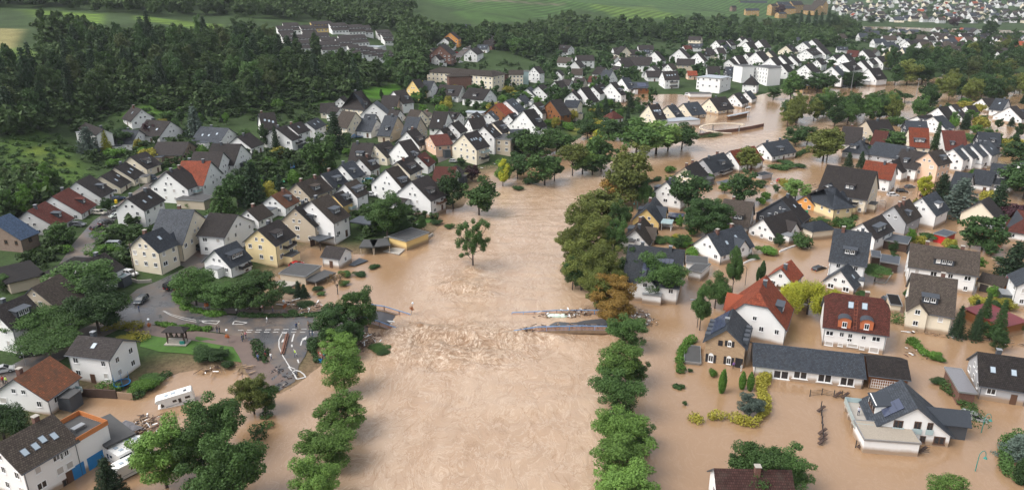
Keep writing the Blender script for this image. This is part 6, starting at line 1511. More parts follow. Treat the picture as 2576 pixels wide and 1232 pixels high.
CL=[(0,1,725,1040,850,1040,Gr,'wagon','dark grey car in front of the lower red-brown roofed house'),(0,1,940,915,1065,925,(.5,.47,.4),'wagon','beige estate car by the upper red-brown roofed house'),
(0,1,1130,880,1200,860,Sv,'hatch','silver car behind the small street tree'),(0,1,1205,940,1130,960,(.55,.6,.55),'hatch','white and green car under the terrace'),
(0,1,1025,1035,1115,1005,Bk,'wagon','black estate car in the steep street'),(0,1,950,1085,1030,1060,(.06,.03,.035),'wagon','dark maroon car beside the round hedges'),(0,1,1140,790,1245,768,Nv,'wagon','dark blue car by the yellow bin'),
(0,1,1465,565,1585,585,(.05,.07,.10),'van','dark blue van beside the cream double house'),(0,1,520,1190,590,1200,Rd,'hatch','bright red car behind the leafy street tree'),
(0,2,1080,20,1255,22,(.3,.32,.34),'van','long silver van parked by the hedges'),(0,2,1890,60,2050,50,(.02,.03,.035),'van','black van in the paved yard'),(0,2,1262,290,1360,310,Wh,'wagon','white saloon beside the flowered balcony house'),
(0,2,1690,455,1790,410,Bk,'jeep','boxy black off-road car on the wet street'),(0,2,1460,540,1390,600,(.04,.05,.06),'wagon','dark grey estate facing the lone man on the road'),(0,2,250,1115,330,1105,Bk,'hatch','black car under the spreading trees'),
(0,3,0,55,70,40,Sv,'hatch','silver car at the left edge street'),(1,1,1105,585,1205,600,Wh,'wagon','white estate car above the teal car'),(1,1,1100,608,1175,615,(.02,.2,.25),'van','small teal van among white cars'),
(1,1,1105,672,1165,650,Sv,'hatch','silver hatchback below the teal van'),(1,1,1130,735,1190,742,Wh,'hatch','white hatchback lowest in the narrow street'),(1,1,1945,395,2035,402,Sv,'hatch','silver car before the tall cream apartments'),
(1,1,1915,312,1955,290,Gr,'wagon','dark car parked at the kerb near timber house'),(1,0,1010,1132,1045,1120,(.08,.16,.13),'hatch','green car parked between small old houses'),(1,0,1040,1115,1075,1102,Wh,'hatch','white car parked beside the green car'),
(1,2,385,215,435,205,Rd,'hatch','red car stuck in mud under the yellow apartments'),(3,1,100,580,175,588,Rd,'hatch','red car adrift with only its roof above water'),(3,1,1215,730,1295,730,Wh,'hatch','small white car standing in brown street water'),
(3,1,1320,690,1375,695,Bk,'hatch','black car beside the orange-roofed house'),(3,1,1395,655,1455,648,Gr,'hatch','dark grey car before the peach apartments'),(3,1,1550,740,1610,735,Bk,'hatch','black car half hidden behind the street tree'),
(3,2,480,245,550,225,Bk,'wagon','dark car half sunk beside a broken fence'),(3,2,1190,545,1260,540,Gr,'hatch','grey car roof by the cream apartment house'),(3,2,2500,600,2580,575,Nv,'van','blue and white van at the right edge'),
(3,2,2185,705,2235,690,Bk,'hatch','dark car behind the two tall conifers'),(3,3,1960,480,2175,525,Sv,'wagon','white silver car swept against a round hedge'),(2,0,1725,950,1825,955,Wh,'van','white van stranded by the white garages'),
(2,0,2400,1085,2350,1090,Wh,'hatch','white car capsized at the river edge'),
(1,0,1965,572,1988,562,Wh,'hatch','white car lowest on the side-valley road'),(1,0,1985,550,2000,538,Sv,'hatch','silver car just below the red one'),(1,0,2002,540,2030,528,Rd,'hatch','red car on the side-valley road'),(1,0,2012,615,2035,600,(.08,.02,.03),'van','dark van on the side-valley road'),
(1,0,2045,635,2080,625,Wh,'hatch','white car above the institution roof'),(1,0,2090,500,2118,490,Wh,'hatch','white car midway up the side-valley road'),(1,0,2150,478,2178,468,Wh,'hatch','white car near the slate hipped house'),(1,0,2172,455,2198,440,Bl,'van','blue van high on the side-valley road'),
(1,0,2105,415,2137,408,Wh,'hatch','white car parked behind the garden hedge'),(1,0,2200,415,2232,408,Sv,'hatch','silver car at the top of side-valley road')]
for q in CL:
    sink={'bright':0}.get(0,0); lb=q[8]
    if 'adrift' in lb: sink=.75
    elif 'half sunk' in lb or 'car roof' in lb: sink=.6
    elif 'standing in brown' in lb or 'beside the orange' in lb or 'peach' in lb or 'street tree' in lb or 'conifers' in lb: sink=.35
    elif 'swept' in lb or 'stranded by' in lb or 'right edge' in lb: sink=.45
    elif 'capsized' in lb: sink=.3
    car(*q,sink=sink,pitch=R(6) if 'swept' in lb or 'adrift' in lb else 0,roll=R(50) if 'capsized' in lb else 0)
CREAMP=plain('motorhome_shell',(.72,.71,.68),.35,var=.05); STRIPE=plain('motorhome_stripe',(.25,.27,.3),.4)
def motorhome(c,r,ur,vr,uf,vf,label,alcove=True,sink=.6,pitch=0,tow=False):
    a=ground(*T(c,r,ur,vr)); b_=ground(*T(c,r,uf,vf)); p=(a+b_)/2; ang=math.atan2(b_.y-a.y,b_.x-a.x); o=link('motorhome' if not tow else 'caravan',None,loc=(p.x,p.y,.35-sink),rot=(0,pitch,ang))
    b=MB(); L_=6.6 if not tow else 5.6; h=L_/2; w2=1.12
    pf=[(-h,.45),(-h,2.55),(-h+.15,2.75),(h-1.5 if not tow else h-.5,2.78)]
    if alcove and not tow: pf+=[(h-.35,2.80),(h-.05,2.45),(h-.3,2.0),(h-1.2,1.95),(h-1.25,1.6),(h-.75,1.15),(h,.95),(h+.08,.45)]
    elif tow: pf+=[(h-.15,2.3),(h,1.3),(h-.1,.45)]
    else: pf+=[(h-1.0,2.7),(h-.35,1.9),(h,1.15),(h+.05,.45)]
    Lf=[(x,-w2,z) for x,z in pf]; Rt=[(x,w2,z) for x,z in pf]; b.poly(Lf); b.poly(Rt[::-1])
    for i in range(len(pf)): j=(i+1)%len(pf); b.quad(Lf[j],Lf[i],Rt[i],Rt[j])
    b.build('body',CREAMP,o)
    if not tow:
        g=MB(); xa,za,xb,zb=(h-1.2,1.62,h-.72,1.17) if alcove else (h-.98,2.6,h-.38,1.95)
        g.quad((xa,-w2*.9,za+.03),(xb+.03,-w2*.9,zb+.04),(xb+.03,w2*.9,zb+.04),(xa,w2*.9,za+.03)); g.build('windscreen',GLS,o)
        for s in (-1,1): 
            g=MB(); q=[(h-1.35,s*(w2+.01),1.15),(h-.75,s*(w2+.01),1.15),(h-1.15,s*(w2+.01),1.65),(h-1.4,s*(w2+.01),1.65)]; g.poly(q if s<0 else q[::-1]); g.build('cab_window',GLS,o)
            l=MB(); l.box(h+.0,h+.1,s*.8-.15,s*.8+.15,.7,.9); l.build('headlight',LAMPM,o)
    for x,z0,z1,wd in ((-h+1.0,1.5,2.0,.9),(0,1.5,2.0,.7),(-h+2.4,1.1,2.0,.5)):
        for s in (-1,1):
            g=MB(); y=s*(w2+.012); q=[(x-wd/2,y,z0),(x+wd/2,y,z0),(x+wd/2,y,z1),(x-wd/2,y,z1)]; g.poly(q if s<0 else q[::-1]); g.build('side_window',GLS,o)
    for x,y,s in ((-h+1.2,.2,.5),(0,-.1,.7),(1.2,.1,.6)):
        g=MB(); g.box(x-s/2,x+s/2,y-.3,y+.3,2.76,2.86); g.build('roof_hatch',PANEL if s>.55 else LEADG,o)
    g=MB(); g.box(-h+.4,h-1.6,-w2-.015,-w2,.95,1.05); g.box(-h+.4,h-1.6,w2,w2+.015,.95,1.05); g.build('side_stripe',STRIPE,o)
    for x in ((-h+1.6,h-.9) if not tow else (0,)):
        for s in (-1,1): w_=link('wheel',CARM['van'][2],o,loc=(x,s*(w2-.12),.35),scale=(1.1,1.1,1.1))
    tag(o,label,'caravan' if tow else 'motorhome','','motorhomes caught by the flood',c*644+ur/4)
motorhome(0,3,1920,330,1640,385,'white motorhome with overcab afloat in the flooded field',True,.9,R(8))
motorhome(0,3,1105,880,1290,985,'white streamlined motorhome behind the blue-doored house',False,.7)
motorhome(0,3,1230,860,1390,850,'cream box caravan furthest into the trees',False,.5,0,True)
motorhome(0,3,1430,1000,1210,1110,'white motorhome with roof hatches nearest the conifer',False,.6)
# ---------------- people
SKIN=plain('skin',(.45,.26,.18),.6); HAIR=plain('hair',(.05,.03,.02),.8); SHOE=plain('shoe',(.02,.02,.02),.7); CLO={}
def clo(c):
    if c not in CLO: CLO[c]=plain('cloth',c,.85)
    return CLO[c]
def person_mesh(pose,seed):
    me=bpy.data.meshes.new('p'); bm=bmesh.new(); st_=.12 if pose=='stand' else .28; 
    J={'pel':(0,0,.95,.145),'wai':(0,0,1.1,.13),'che':(0,0,1.34,.165),'nek':(0,0,1.5,.06),'hd0':(.01,0,1.58,.085),'hd1':(.015,0,1.68,.10),'hd2':(.005,0,1.76,.07)}
    for s,n in ((1,'l'),(-1,'r')):
        f=st_*s if pose=='walk' else 0
        J['hp'+n]=(0,s*.10,.88,.095); J['kn'+n]=(f*.55+.03,s*.11,.48,.062); J['an'+n]=(f,s*.12,.08,.045); J['to'+n]=(f+.16,s*.13,.04,.04)
        J['sh'+n]=(0,s*.18,1.42,.065)
        if pose=='phone': J['el'+n]=(.08,s*.24,1.18,.045); J['wr'+n]=(.30,s*.10,1.38,.03); J['ha'+n]=(.36,s*.06,1.42,.035)
        elif pose=='walk': J['el'+n]=(-f*.3,s*.24,1.14,.045); J['wr'+n]=(-f*.6+.08,s*.25,.9,.03); J['ha'+n]=(-f*.7+.1,s*.25,.83,.035)
        else: J['el'+n]=(-.03,s*.25,1.13,.045); J['wr'+n]=(.08,s*.24,.88,.03); J['ha'+n]=(.12,s*.23,.80,.035)
    E_=[('pel','wai'),('wai','che'),('che','nek'),('nek','hd0'),('hd0','hd1'),('hd1','hd2')]
    for n in 'lr': E_+=[('pel','hp'+n),('hp'+n,'kn'+n),('kn'+n,'an'+n),('an'+n,'to'+n),('che','sh'+n),('sh'+n,'el'+n),('el'+n,'wr'+n),('wr'+n,'ha'+n)]
    ks=list(J); vs_={k:bm.verts.new(J[k][:3]) for k in ks}
    for a,b in E_: bm.edges.new((vs_[a],vs_[b]))
    bm.to_mesh(me); bm.free(); o=bpy.data.objects.new('tmp',me); COL.objects.link(o); md=o.modifiers.new('s','SKIN')
    for i,k in enumerate(ks): me.skin_vertices[0].data[i].radius=(J[k][3],J[k][3]); me.skin_vertices[0].data[i].use_root=(k=='pel')
    o.modifiers.new('u','SUBSURF').levels=1; dg=bpy.context.evaluated_depsgraph_get(); em=bpy.data.meshes.new_from_object(o.evaluated_get(dg)); bpy.data.objects.remove(o)
    return em
PM={k:person_mesh(k,1) for k in('stand','walk','phone')}
hb=MB(); 
for i in range(6):
    z0,z1=1.68+.13*math.sin(i*math.pi/12),1.68+.13*math.sin((i+1)*math.pi/12); hb.tube((-.01,0,z0),(-.01,0,z1),.125*math.cos(i*math.pi/12),max(.125*math.cos((i+1)*math.pi/12),.01),8)
HAIRM=hb.me('hair',HAIR)
def person(c,r,u,v,top,leg,pose,label,face=None,z=None,loc=None,parent=None):
    x,y=T(c,r,u,v)
    p=loc or ground(x,y); key=(pose,top,leg); m=bpy.data.meshes.get('body_%s'%(abs(hash(key))%99999))
    if not m:
        m=PM[pose].copy(); m.name='body_%s'%(abs(hash(key))%99999); m.materials.clear()
        for a in (clo(top),clo(leg),SKIN,SHOE): m.materials.append(a)
        for pl in m.polygons:
            cz=pl.center.z; cy=abs(pl.center.y); i=0
            if cz>1.5: i=2
            elif cz<.1: i=3
            elif cz<.97 and cy<.19: i=1
            elif (cy>.205 and cz<.93) or (pose=='phone' and pl.center.x>.27): i=2
            pl.material_index=i; pl.use_smooth=True
    o=link('person',m,loc=(p.x,p.y,p.z+(.1 if loc is None else 0)),rz=face if face is not None else (u*.37+v)%6.28,scale=(1.03,1.03,1.03)); link('hair',HAIRM,o); tag(o,label,'person','','people watching the flood',x); return o
W_=(.7,.7,.7);D_=(.02,.022,.03);Bj=(.03,.06,.14);Jn=(.05,.08,.16)
for q in ((0,2,1403,672,Bj,Jn,'stand','person in blue standing before the dark estate car'),(0,2,2190,890,D_,Jn,'phone','person in dark blue raising a phone beside lawn',),(0,2,2214,893,D_,D_,'stand','person in black next to the phone holder'),
 (0,2,2440,975,Bj,Jn,'stand','person in blue jeans nearest the lawn path corner'),(0,2,2452,950,(.3,.25,.2),D_,'walk','person in beige jacket behind the jeans wearer'),(0,2,2476,945,(.6,.25,.25),Jn,'stand','person in pink top at the lawn path'),
 (0,2,2098,655,(.7,.35,.03),D_,'stand','person in orange vest by the globe lamp'),(1,2,115,790,W_,(.3,.3,.3),'walk','person in white crossing the wide road'),(1,2,410,855,Bj,D_,'walk','person in navy walking on the road'),
 (1,2,437,848,(.5,.45,.35),(.4,.36,.3),'stand','person in beige beside the navy walker'),(1,2,530,838,(.2,.14,.1),D_,'stand','person in brown coat near the bridge approach'),(1,2,552,852,D_,D_,'walk','person in black near the bridge approach'),
 (1,2,540,915,(.06,.1,.12),Jn,'stand','person in dark teal at the dashed line'),(1,2,570,910,Bj,(.1,.2,.3),'stand','person in blue at the dashed line'),(1,2,98,1130,D_,(.3,.02,.03),'stand','person in navy jacket and red trousers'),
 (1,2,155,1162,W_,Jn,'walk','person in white jacket on the turning lane'),(1,2,398,1128,(.45,.7,.03),(.04,.07,.15),'walk','person in yellow-green safety vest on the road'),(1,2,8,1140,D_,D_,'stand','person in black beside the verge hedge'),
 (1,2,24,1170,(.1,.14,.25),Jn,'stand','person in blue denim beside the verge hedge'),(1,2,172,675,(.65,.3,.25),(.15,.15,.25),'phone','person in salmon shirt taking a photo'),(1,2,88,668,D_,D_,'stand','person in black by the round road sign'),
 (1,2,672,1165,(.25,.05,.06),D_,'stand','person in dark red behind the yield sign'),(1,2,690,1150,(.02,.4,.42),D_,'stand','person in turquoise jacket behind the yield sign'),(1,2,706,1165,D_,Jn,'stand','person in black hood behind the yield sign'),
 (0,3,12,172,Bj,(.4,.35,.3),'walk','person in dark jacket on the left edge street'),(0,3,38,168,(.5,.03,.04),D_,'stand','child in red jacket on the left edge street'),(0,3,72,172,(.5,.7,.1),D_,'walk','person in lime jacket on the left edge street'),
 (1,1,1325,1138,W_,W_,'phone','person in white at the end of the clipped hedge'),(2,3,2225,20,(.2,.1,.3),D_,'stand','person in purple on the stone house steps'),(2,3,2303,45,(.5,.5,.5),W_,'stand','person in pale clothes on the stone house steps')):
    person(*q)
mh_,yy,zz=TERR; M=Matrix.Translation(mh_.location)@Matrix.Rotation(mh_.rotation_euler.z,4,'Z'); pw=M@Vector((0,yy,zz))
person(3,3,940,440,(.5,.52,.6),(.02,.03,.07),'phone','person in pale shirt on the modern terrace phoning',face=-2,loc=pw)
# bicycle held by the cyclist
def ring(m,c,r,t,k=16):
    for i in range(k):
        a,b=2*math.pi*i/k,2*math.pi*(i+1)/k; m.tube((c[0]+math.cos(a)*r,0,c[1]+math.sin(a)*r),(c[0]+math.cos(b)*r,0,c[1]+math.sin(b)*r),t,k=4)
p=ground(*T(0,2,2400,700)); bk=link('bicycle',None,loc=(p.x,p.y,p.z+.1),rz=.3)
for x in (-.52,.52): m=MB(); ring(m,(x,.34),.33,.03); m.build('wheel',TYRE,bk)
m=MB(); [m.tube((a[0],0,a[1]),(b[0],0,b[1]),.025,k=5) for a,b in (((-.52,.34),(-.15,.85)),((-.15,.85),(.38,.9)),((.38,.9),(.52,.34)),((.38,.85),(-.02,.34)),((-.15,.85),(-.02,.34)),((-.02,.34),(-.52,.34)))]; m.build('frame',Bk and paintm(Bk),bk)
m=MB(); m.tube((.38,-.28,1.02),(.38,.28,1.02),.02,k=5); m.build('handlebar',DARKM,bk); m=MB(); m.box(-.28,-.02,-.07,.07,.92,.98); m.build('saddle',TYRE,bk)
tag(bk,'black bicycle held by the person in white','bicycle','',None,0)
person(0,2,2385,700,W_,D_,'stand','person in white standing with a bicycle')
# ---------------- lamps, masts, signs
def hpx(c,r,ub,vb,vt):
    p=ground(*T(c,r,ub,vb)); x,y=T(c,r,ub,vt); d=ray(x,y); return p,max(1,CH+d.z*(p.y/d.y)-p.z)
FLW=leafmat('flower_red',(.35,.06,.03),(.12,.10,.02)); GLOBE=plain('lamp_globe',(.75,.8,.85),.2)
def globe(c,r,u,vb,vt,label,tilt=None,fl=True):
    p,h=hpx(c,r,u,vb,vt); h=min(max(h,3.2),5); o=link('street_lamp',None,loc=(p.x,p.y,p.z)); 
    if tilt: o.rotation_euler=tilt
    m=MB(); m.tube((0,0,-1),(0,0,h-.4),.06,.05,7); m.build('pole',GREYM,o)
    m=bpy.data.meshes.new('lamp_globe'); b=bmesh.new(); bmesh.ops.create_icosphere(b,subdivisions=2,radius=.27); b.to_mesh(m); b.free(); m.materials.append(GLOBE); link('lamp_globe',m,o,loc=(0,0,h-.15))
    if fl:
        rg=np.random.default_rng(int(u)); C=rg.normal(size=(8,3))*np.array([.25,.25,.18])+np.array([0,0,h-1.5]); V=leaves(rg,C,np.full((8,3),.32),420,.07); link('flower_basket',fastmesh('flower_basket',V,quads(V),FLW),o)
    tag(o,label,'street lamp','','globe street lamps with flower baskets',c*644+u/4)
globe(0,2,1515,872,745,'globe lamp with flowers at the yellow shrubs'); globe(0,2,2078,665,552,'globe lamp with flowers behind the guard rail'); globe(0,2,2298,985,850,'globe lamp with flowers on the lawn corner'); globe(0,2,1800,500,405,'globe lamp with flowers beside the black off-road car')
globe(1,2,290,680,590,'globe lamp with pink flowers by the debris verge'); globe(1,2,1560,700,630,'leaning globe lamp with flowers at broken bridge railing',tilt=(0,R(10),0)); globe(0,3,262,-10,-35,'globe lamp without flowers near rust-roofed house',fl=False)
def curved(c,r,u,vb,vt,dirx,label,col=DARKM,drop=False):
    p,h=hpx(c,r,u,vb,vt); h=min(max(h,4),11); o=link('street_lamp',None,loc=(p.x,p.y,p.z)); m=MB(); m.tube((0,0,-1),(0,0,h-1.2),.08,.06,7); pts=[Vector((dirx*math.sin(t)*1.2,0,h-1.2+ (1.2*math.sin(t) if not drop else 1.0*math.sin(min(t*2,3.1))))) for t in [i*math.pi/2/6 for i in range(7)]]
    pts=[Vector((dirx*(1-math.cos(t))*(1.1 if not drop else .55),0,h-1.2+math.sin(t)*1.1)) for t in [i*(math.pi/2 if not drop else math.pi)/7 for i in range(8)]]
    for a,b in zip(pts,pts[1:]): m.tube(a,b,.055,k=6)
    m.build('pole',col,o); e=pts[-1]; m=MB()
    if drop: m.tube(e+Vector((0,0,0)),e-Vector((0,0,.35)),.08,.32,8)
    else: m.box(e.x-.1 if dirx>0 else e.x-1.0,e.x+1.0 if dirx>0 else e.x+.1,-.14,.14,e.z-.08,e.z+.06)
    m.build('lamp_head',col if drop else GREYM,o); tag(o,label,'street lamp','',None,0)
curved(3,1,1175,895,800,-1,'curved street lamp in the flooded road before grey house',BROWNF); curved(2,2,2345,405,205,-1,'tall curved lamp behind the orange-red hipped roof'); curved(2,2,1862,830,545,-1,'curved street lamp leaning through the riverside tree'); 
curved(3,3,2145,655,470,1,'teal bell lamp beside the swept car',TEALP,True); curved(3,3,2085,1040,905,1,'teal bell lamp behind the fallen conifer',TEALP,True); curved(2,1,1077,1150,1020,-1,'teal bell lamp left of the steep brown gables',TEALP,True); curved(2,1,1257,890,825,-1,'teal bell lamp by the flooded avenue road',TEALP,True)
curved(0,1,1112,990,905,-1,'white street lamp beside the small round tree',GREYM); curved(0,1,1412,665,545,1,'street lamp by the cream double house',GREYM); curved(3,1,1495,780,640,-1,'street lamp beside the yellowing street tree')
def mast(c,r,ub,vb,vt,label):
    p,h=hpx(c,r,ub,vb,vt); o=link('floodlight_mast',None,loc=(p.x,p.y,p.z)); m=MB(); m.tube((0,0,-1),(0,0,h),.22,.12,8); m.build('pole',GREYM,o); m=MB(); m.box(-.9,.9,-.25,.25,h-.2,h+.5); m.build('floodlight',GREYM,o); tag(o,label,'floodlight','','floodlight masts round the drowned playing field',c*644+ub/4)
mast(3,0,350,945,735,'floodlight mast at the cream clubhouse end'); mast(3,0,600,930,715,'floodlight mast right of the clubhouse'); mast(3,0,835,905,670,'floodlight mast before the dense hedge'); mast(3,0,1490,975,800,'tilted floodlight mast at the park trees'); mast(3,0,1735,900,760,'floodlight mast rising out of park trees')
p,h=hpx(0,2,1370,345,-30); o=link('utility_pole',None,loc=(p.x,p.y,p.z)); m=MB(); m.tube((0,0,-.5),(0,0,min(h,11)),.14,.10,8); m.build('pole',DWOOD,o); tag(o,'tall dark utility pole beside the white saloon','utility pole','',None,0)
def sign(c,r,u,vb,vt,shape,face,rim,label):
    p,h=hpx(c,r,u,vb,vt); h=min(max(h,2.2),3.6); o=link('road_sign',None,loc=(p.x,p.y,p.z)); m=MB(); m.tube((0,0,-.5),(0,0,h),.04,k=6); m.build('pole',GREYM,o); m=MB()
    if shape=='tri': a=[(-.5,.45),(.5,.45),(0,-.45)]; b=[(-.28,.33),(.28,.33),(0,-.2)]
    elif shape=='rect': a=[(-.35,.35),(.35,.35),(.35,-.35),(-.35,-.35)]; b=[(-.28,.28),(.28,.28),(.28,-.28),(-.28,-.28)]
    else: a=[(math.cos(i*math.pi/6)*.42,math.sin(i*math.pi/6)*.42) for i in range(12)]; b=[(x*.7,z*.7) for x,z in a]
    s=1 if shape=='round' else -1
    m.poly([(x,-.06,h-.4+z) for x,z in a][::s],0); m.poly([(x,-.02,h-.4+z) for x,z in a][::-s],2); m.poly([(x,-.075,h-.4+z) for x,z in b][::s],1); m.build('sign_plate',[rim,face,GREYM],o); tag(o,label,'road sign','',None,0)
sign(1,2,655,1170,1090,'tri',PAINT,REDP,'red and white triangular yield sign'); sign(1,2,66,700,598,'round',PAINT,REDP,'round red-rimmed sign beside the debris verge'); sign(0,2,1628,805,700,'rect',GREYM,GREYM,'small grey-backed sign by the curved hedge'); sign(0,2,2002,835,755,'rect',GREYM,GREYM,'grey-backed sign at the traffic island'); sign(2,2,1378,535,515,'rect',BLUEP,PAINT,'blue sign barely above water under the big tree'); sign(3,1,590,1040,1008,'round',PAINT,REDP,'red and white sign at the drowned hedge')
# guard rail
def rail(c,r,pts,label,hh=.8,mat=GREYM,name='guard_rail'):
    w_=[ground(*T(c,r,u,v)) for u,v in pts]; o=link(name,None,loc=w_[0]); q=[p-w_[0] for p in w_]; m=MB()
    for a,b in zip(q,q[1:]): m.bar(a+Vector((0,0,hh)),b+Vector((0,0,hh)),.06,.3)
    m.build('rail',mat,o)
    for a,b in zip(q,q[1:]):
        n=max(1,int((b-a).length/2))
        for i in range(n+1): m=MB(); p=a.lerp(b,i/n); m.box(p.x-.05,p.x+.05,p.y-.05,p.y+.05,-1+p.z,hh+p.z); m.build('post',mat,o)
    tag(o,label,'fence' if name!='guard_rail' else 'guard rail','',None,0); return o
rail(0,2,[(1935,655),(2160,660)],'pale guard rail below the globe lamp',.9)
# bell monument
p=ground(*T(0,2,1790,990)); o=link('bell_shelter',None,loc=(p.x,p.y,p.z+.1),rz=-.05); m=MB(); m.box(-2.4,2.4,-1.3,1.3,0,.25); m.box(-1.9,1.9,-.7,.7,.25,1.0); m.build('plinth',CONC,o)
for x in (-1.8,1.8):
    for y in (-.6,.6): m=MB(); m.box(x-.13,x+.13,y-.13,y+.13,.25,3.2); m.build('post',DWOOD,o)
m=MB(); m.box(-2,2,-.12,.12,2.5,2.75); m.box(-2,2,-.1,.1,1.35,1.5); m.build('beam',DWOOD,o)
for x in (-1.1,0,1.1): m=MB(); m.tube((x,0,2.45),(x,0,1.95),.14,.2,10); m.tube((x,0,1.95),(x,0,1.65),.2,.38,10); m.build('bell',plain('bronze',(.08,.07,.05),.4,.7),o)
gable_roof('roof',2.5,1.4,4.1,3.2,1.0,1.0,.12,[rm_plain(ROOF['d'][1])]*2,o); tag(o,'dark wooden bell shelter standing on the lawn','bell shelter','',None,0)
m=MB(); m.box(-.5,.5,-.3,.3,0,1.1); p=ground(*T(0,2,1840,1010)); o=m.build('utility_cabinet',TEALP,loc=p); tag(o,'small green cabinet in front of bell shelter','cabinet','',None,0)
# rusty beam lying on the road
a=ground(*T(1,2,318,912)); b=ground(*T(1,2,266,1108)); m=MB(); m.bar((0,0,.45),tuple(b-a+Vector((0,0,.35))),.75,.12); m.bar((0,0,.6),tuple(b-a+Vector((0,0,.5))),.1,.35); o=m.build('steel_beam',plain('rusty_steel',(.16,.075,.05),.8,var=.3),loc=a); tag(o,'long rusty beam lying across the turning lane','beam','',None,0)
# ---------------- broken bridge
DECK=plain('bridge_asphalt',(.06,.06,.065),.5,var=.3,scale=.4)
def railing(par,pts,label=None,pink=True,hh=1.15):
    # pts: world points of deck edge
    o=link('railing',None,par)
    k=0
    for a,b in zip(pts,pts[1:]):
        a=Vector(a);b=Vector(b); n=max(1,round((b-a).length/3.0)); m=MB(); m.bar(a+Vector((0,0,hh)),b+Vector((0,0,hh)),.14,.12); m.bar(a+Vector((0,0,hh-.18)),b+Vector((0,0,hh-.18)),.05,.05); m.bar(a+Vector((0,0,.15)),b+Vector((0,0,.15)),.05,.05); 
        for i in range(n+1): q=a.lerp(b,i/n); m.box(q.x-.06,q.x+.06,q.y-.06,q.y+.06,q.z-.2,q.z+hh)
        m.build('handrail',RAILB,o); m=MB(); c=int((b-a).length/.28)
        for i in range(c): q=a.lerp(b,(i+.5)/c); m.box(q.x-.05,q.x+.05,q.y-.05,q.y+.05,q.z+.15,q.z+hh-.18)
        m.build('baluster_panel',RAILP if pink else WHITE,o)
    return o
MUDC=plain('muddy_concrete',(.22,.15,.095),.8,var=.4,scale=1.5)
def bridge(name,near,far,label,arrow_=False):
    o=link(name,None,loc=(0,0,0)); ce=Vector(near[0]); 
    m=MB()
    for i in range(len(near)-1):
        a,b,c,d=[Vector(v) for v in (near[i],near[i+1],far[i+1],far[i])]; m.quad(a,b,c,d)
    m.build('deck',DECK,o); m=MB()
    for i in range(len(near)-1):
        a,b,c,d=[Vector(v) for v in (near[i],near[i+1],far[i+1],far[i])]; n=(d-a).normalized(); z=Vector((0,0,1))
        for s,(p,q) in ((-1,(a,b)),(1,(d,c))):
            u0,u1=p+n*s*.5,q+n*s*.5; m.quad(p+z*.18,q+z*.18,u1+z*.18,u0+z*.18) if s<0 else m.quad(u0+z*.18,u1+z*.18,q+z*.18,p+z*.18)
            m.quad(u0-z*.5,u1-z*.5,u1+z*.18,u0+z*.18) if s<0 else m.quad(u1-z*.5,u0-z*.5,u0+z*.18,u1+z*.18)
            i0,i1=p+n*-s*.0,q; m.quad(u1-z*.5,u0-z*.5,p-z*1.1,q-z*1.1)
            m.quad(p+z*.18,p-z*.02,q-z*.02,q+z*.18)
        m.quad(a-z*1.1,d-z*1.1,c-z*1.1,b-z*1.1)
    a,d=Vector(near[-1]),Vector(far[-1]); m.quad(a-Vector((0,0,1.1)),d-Vector((0,0,1.1)),d,a); m.build('edge_beam',MUDC,o)
    rn=railing(o,[Vector(p)+Vector((0,-.35,.18)) for p in near]); rf=railing(o,[Vector(p)+Vector((0,.35,.18)) for p in far]); tag(o,label,'bridge','',None,0); return o
def az(c,r,u,v,z): return tuple(at_z(*T(c,r,u,v),z))
nr=[az(1,2,1080,765,1.5),az(1,2,1250,815,.9),az(1,2,1400,870,-.1),az(1,2,1520,905,-.9)]
fr=[az(1,2,1160,652,1.5),az(1,2,1290,672,1.0),az(1,2,1440,718,-.3),az(1,2,1550,750,-1.0)]
bl=bridge('collapsed_bridge',nr,fr,'collapsed bridge stump tilting into water with blue railings')
m=MB(); P=[Vector(az(1,2,u,v,z)) for u,v,z in ((1320,765,.75),(1395,768,.3),(1395,780,.3),(1340,772,.7),(1400,803,.1),(1398,815,.1),(1350,790,.5))]; z=Vector((0,0,.02))
def onb(u,v):
    t=(u-1160)/300.; return at_z(*T(1,2,u,v),1.35-1.5*max(t,0))
m.poly([onb(*q)+Vector((0,0,.12)) for q in ((1312,762),(1395,768),(1396,780),(1340,775))]); m.poly([onb(*q)+Vector((0,0,.12)) for q in ((1312,762),(1340,775),(1400,803),(1396,814))]); m.build('lane_marking',PAINT,bl)
nr=[az(2,2,20,905,-.8),az(2,2,240,870,.35),az(2,2,450,862,.8),az(2,2,700,858,.95),az(2,2,960,862,1.0)]
fr=[az(2,2,0,735,-.6),az(2,2,230,725,-.5),az(2,2,450,712,-.4),az(2,2,700,710,-.35),az(2,2,960,712,-.1)]
bridge('bridge_span',nr,fr,'drowned bridge span with blue and salmon railings, water streaming over')
b=bpy.data.objects['bridge_span']
# big bales caught in the far railing
BALE=plain('plastic_bale',(.55,.65,.55),.4,var=.1)
for u,wd in ((395,1.6),(445,1.5),(505,1.1)):
    p=at_z(*T(2,2,u+12,712),.4); me=bpy.data.meshes.new('plastic_tank'); bm=bmesh.new(); bmesh.ops.create_icosphere(bm,subdivisions=2,radius=1); bm.to_mesh(me); bm.free(); me.materials.append(BALE); me.polygons.foreach_set('use_smooth',[True]*len(me.polygons)); o=link('plastic_tank',me,loc=(p.x,p.y,.3),scale=(wd*.9,.7,.6)); tag(o,'pale green plastic tank caught against bridge railing','tank','','plastic tanks at the railing',u)
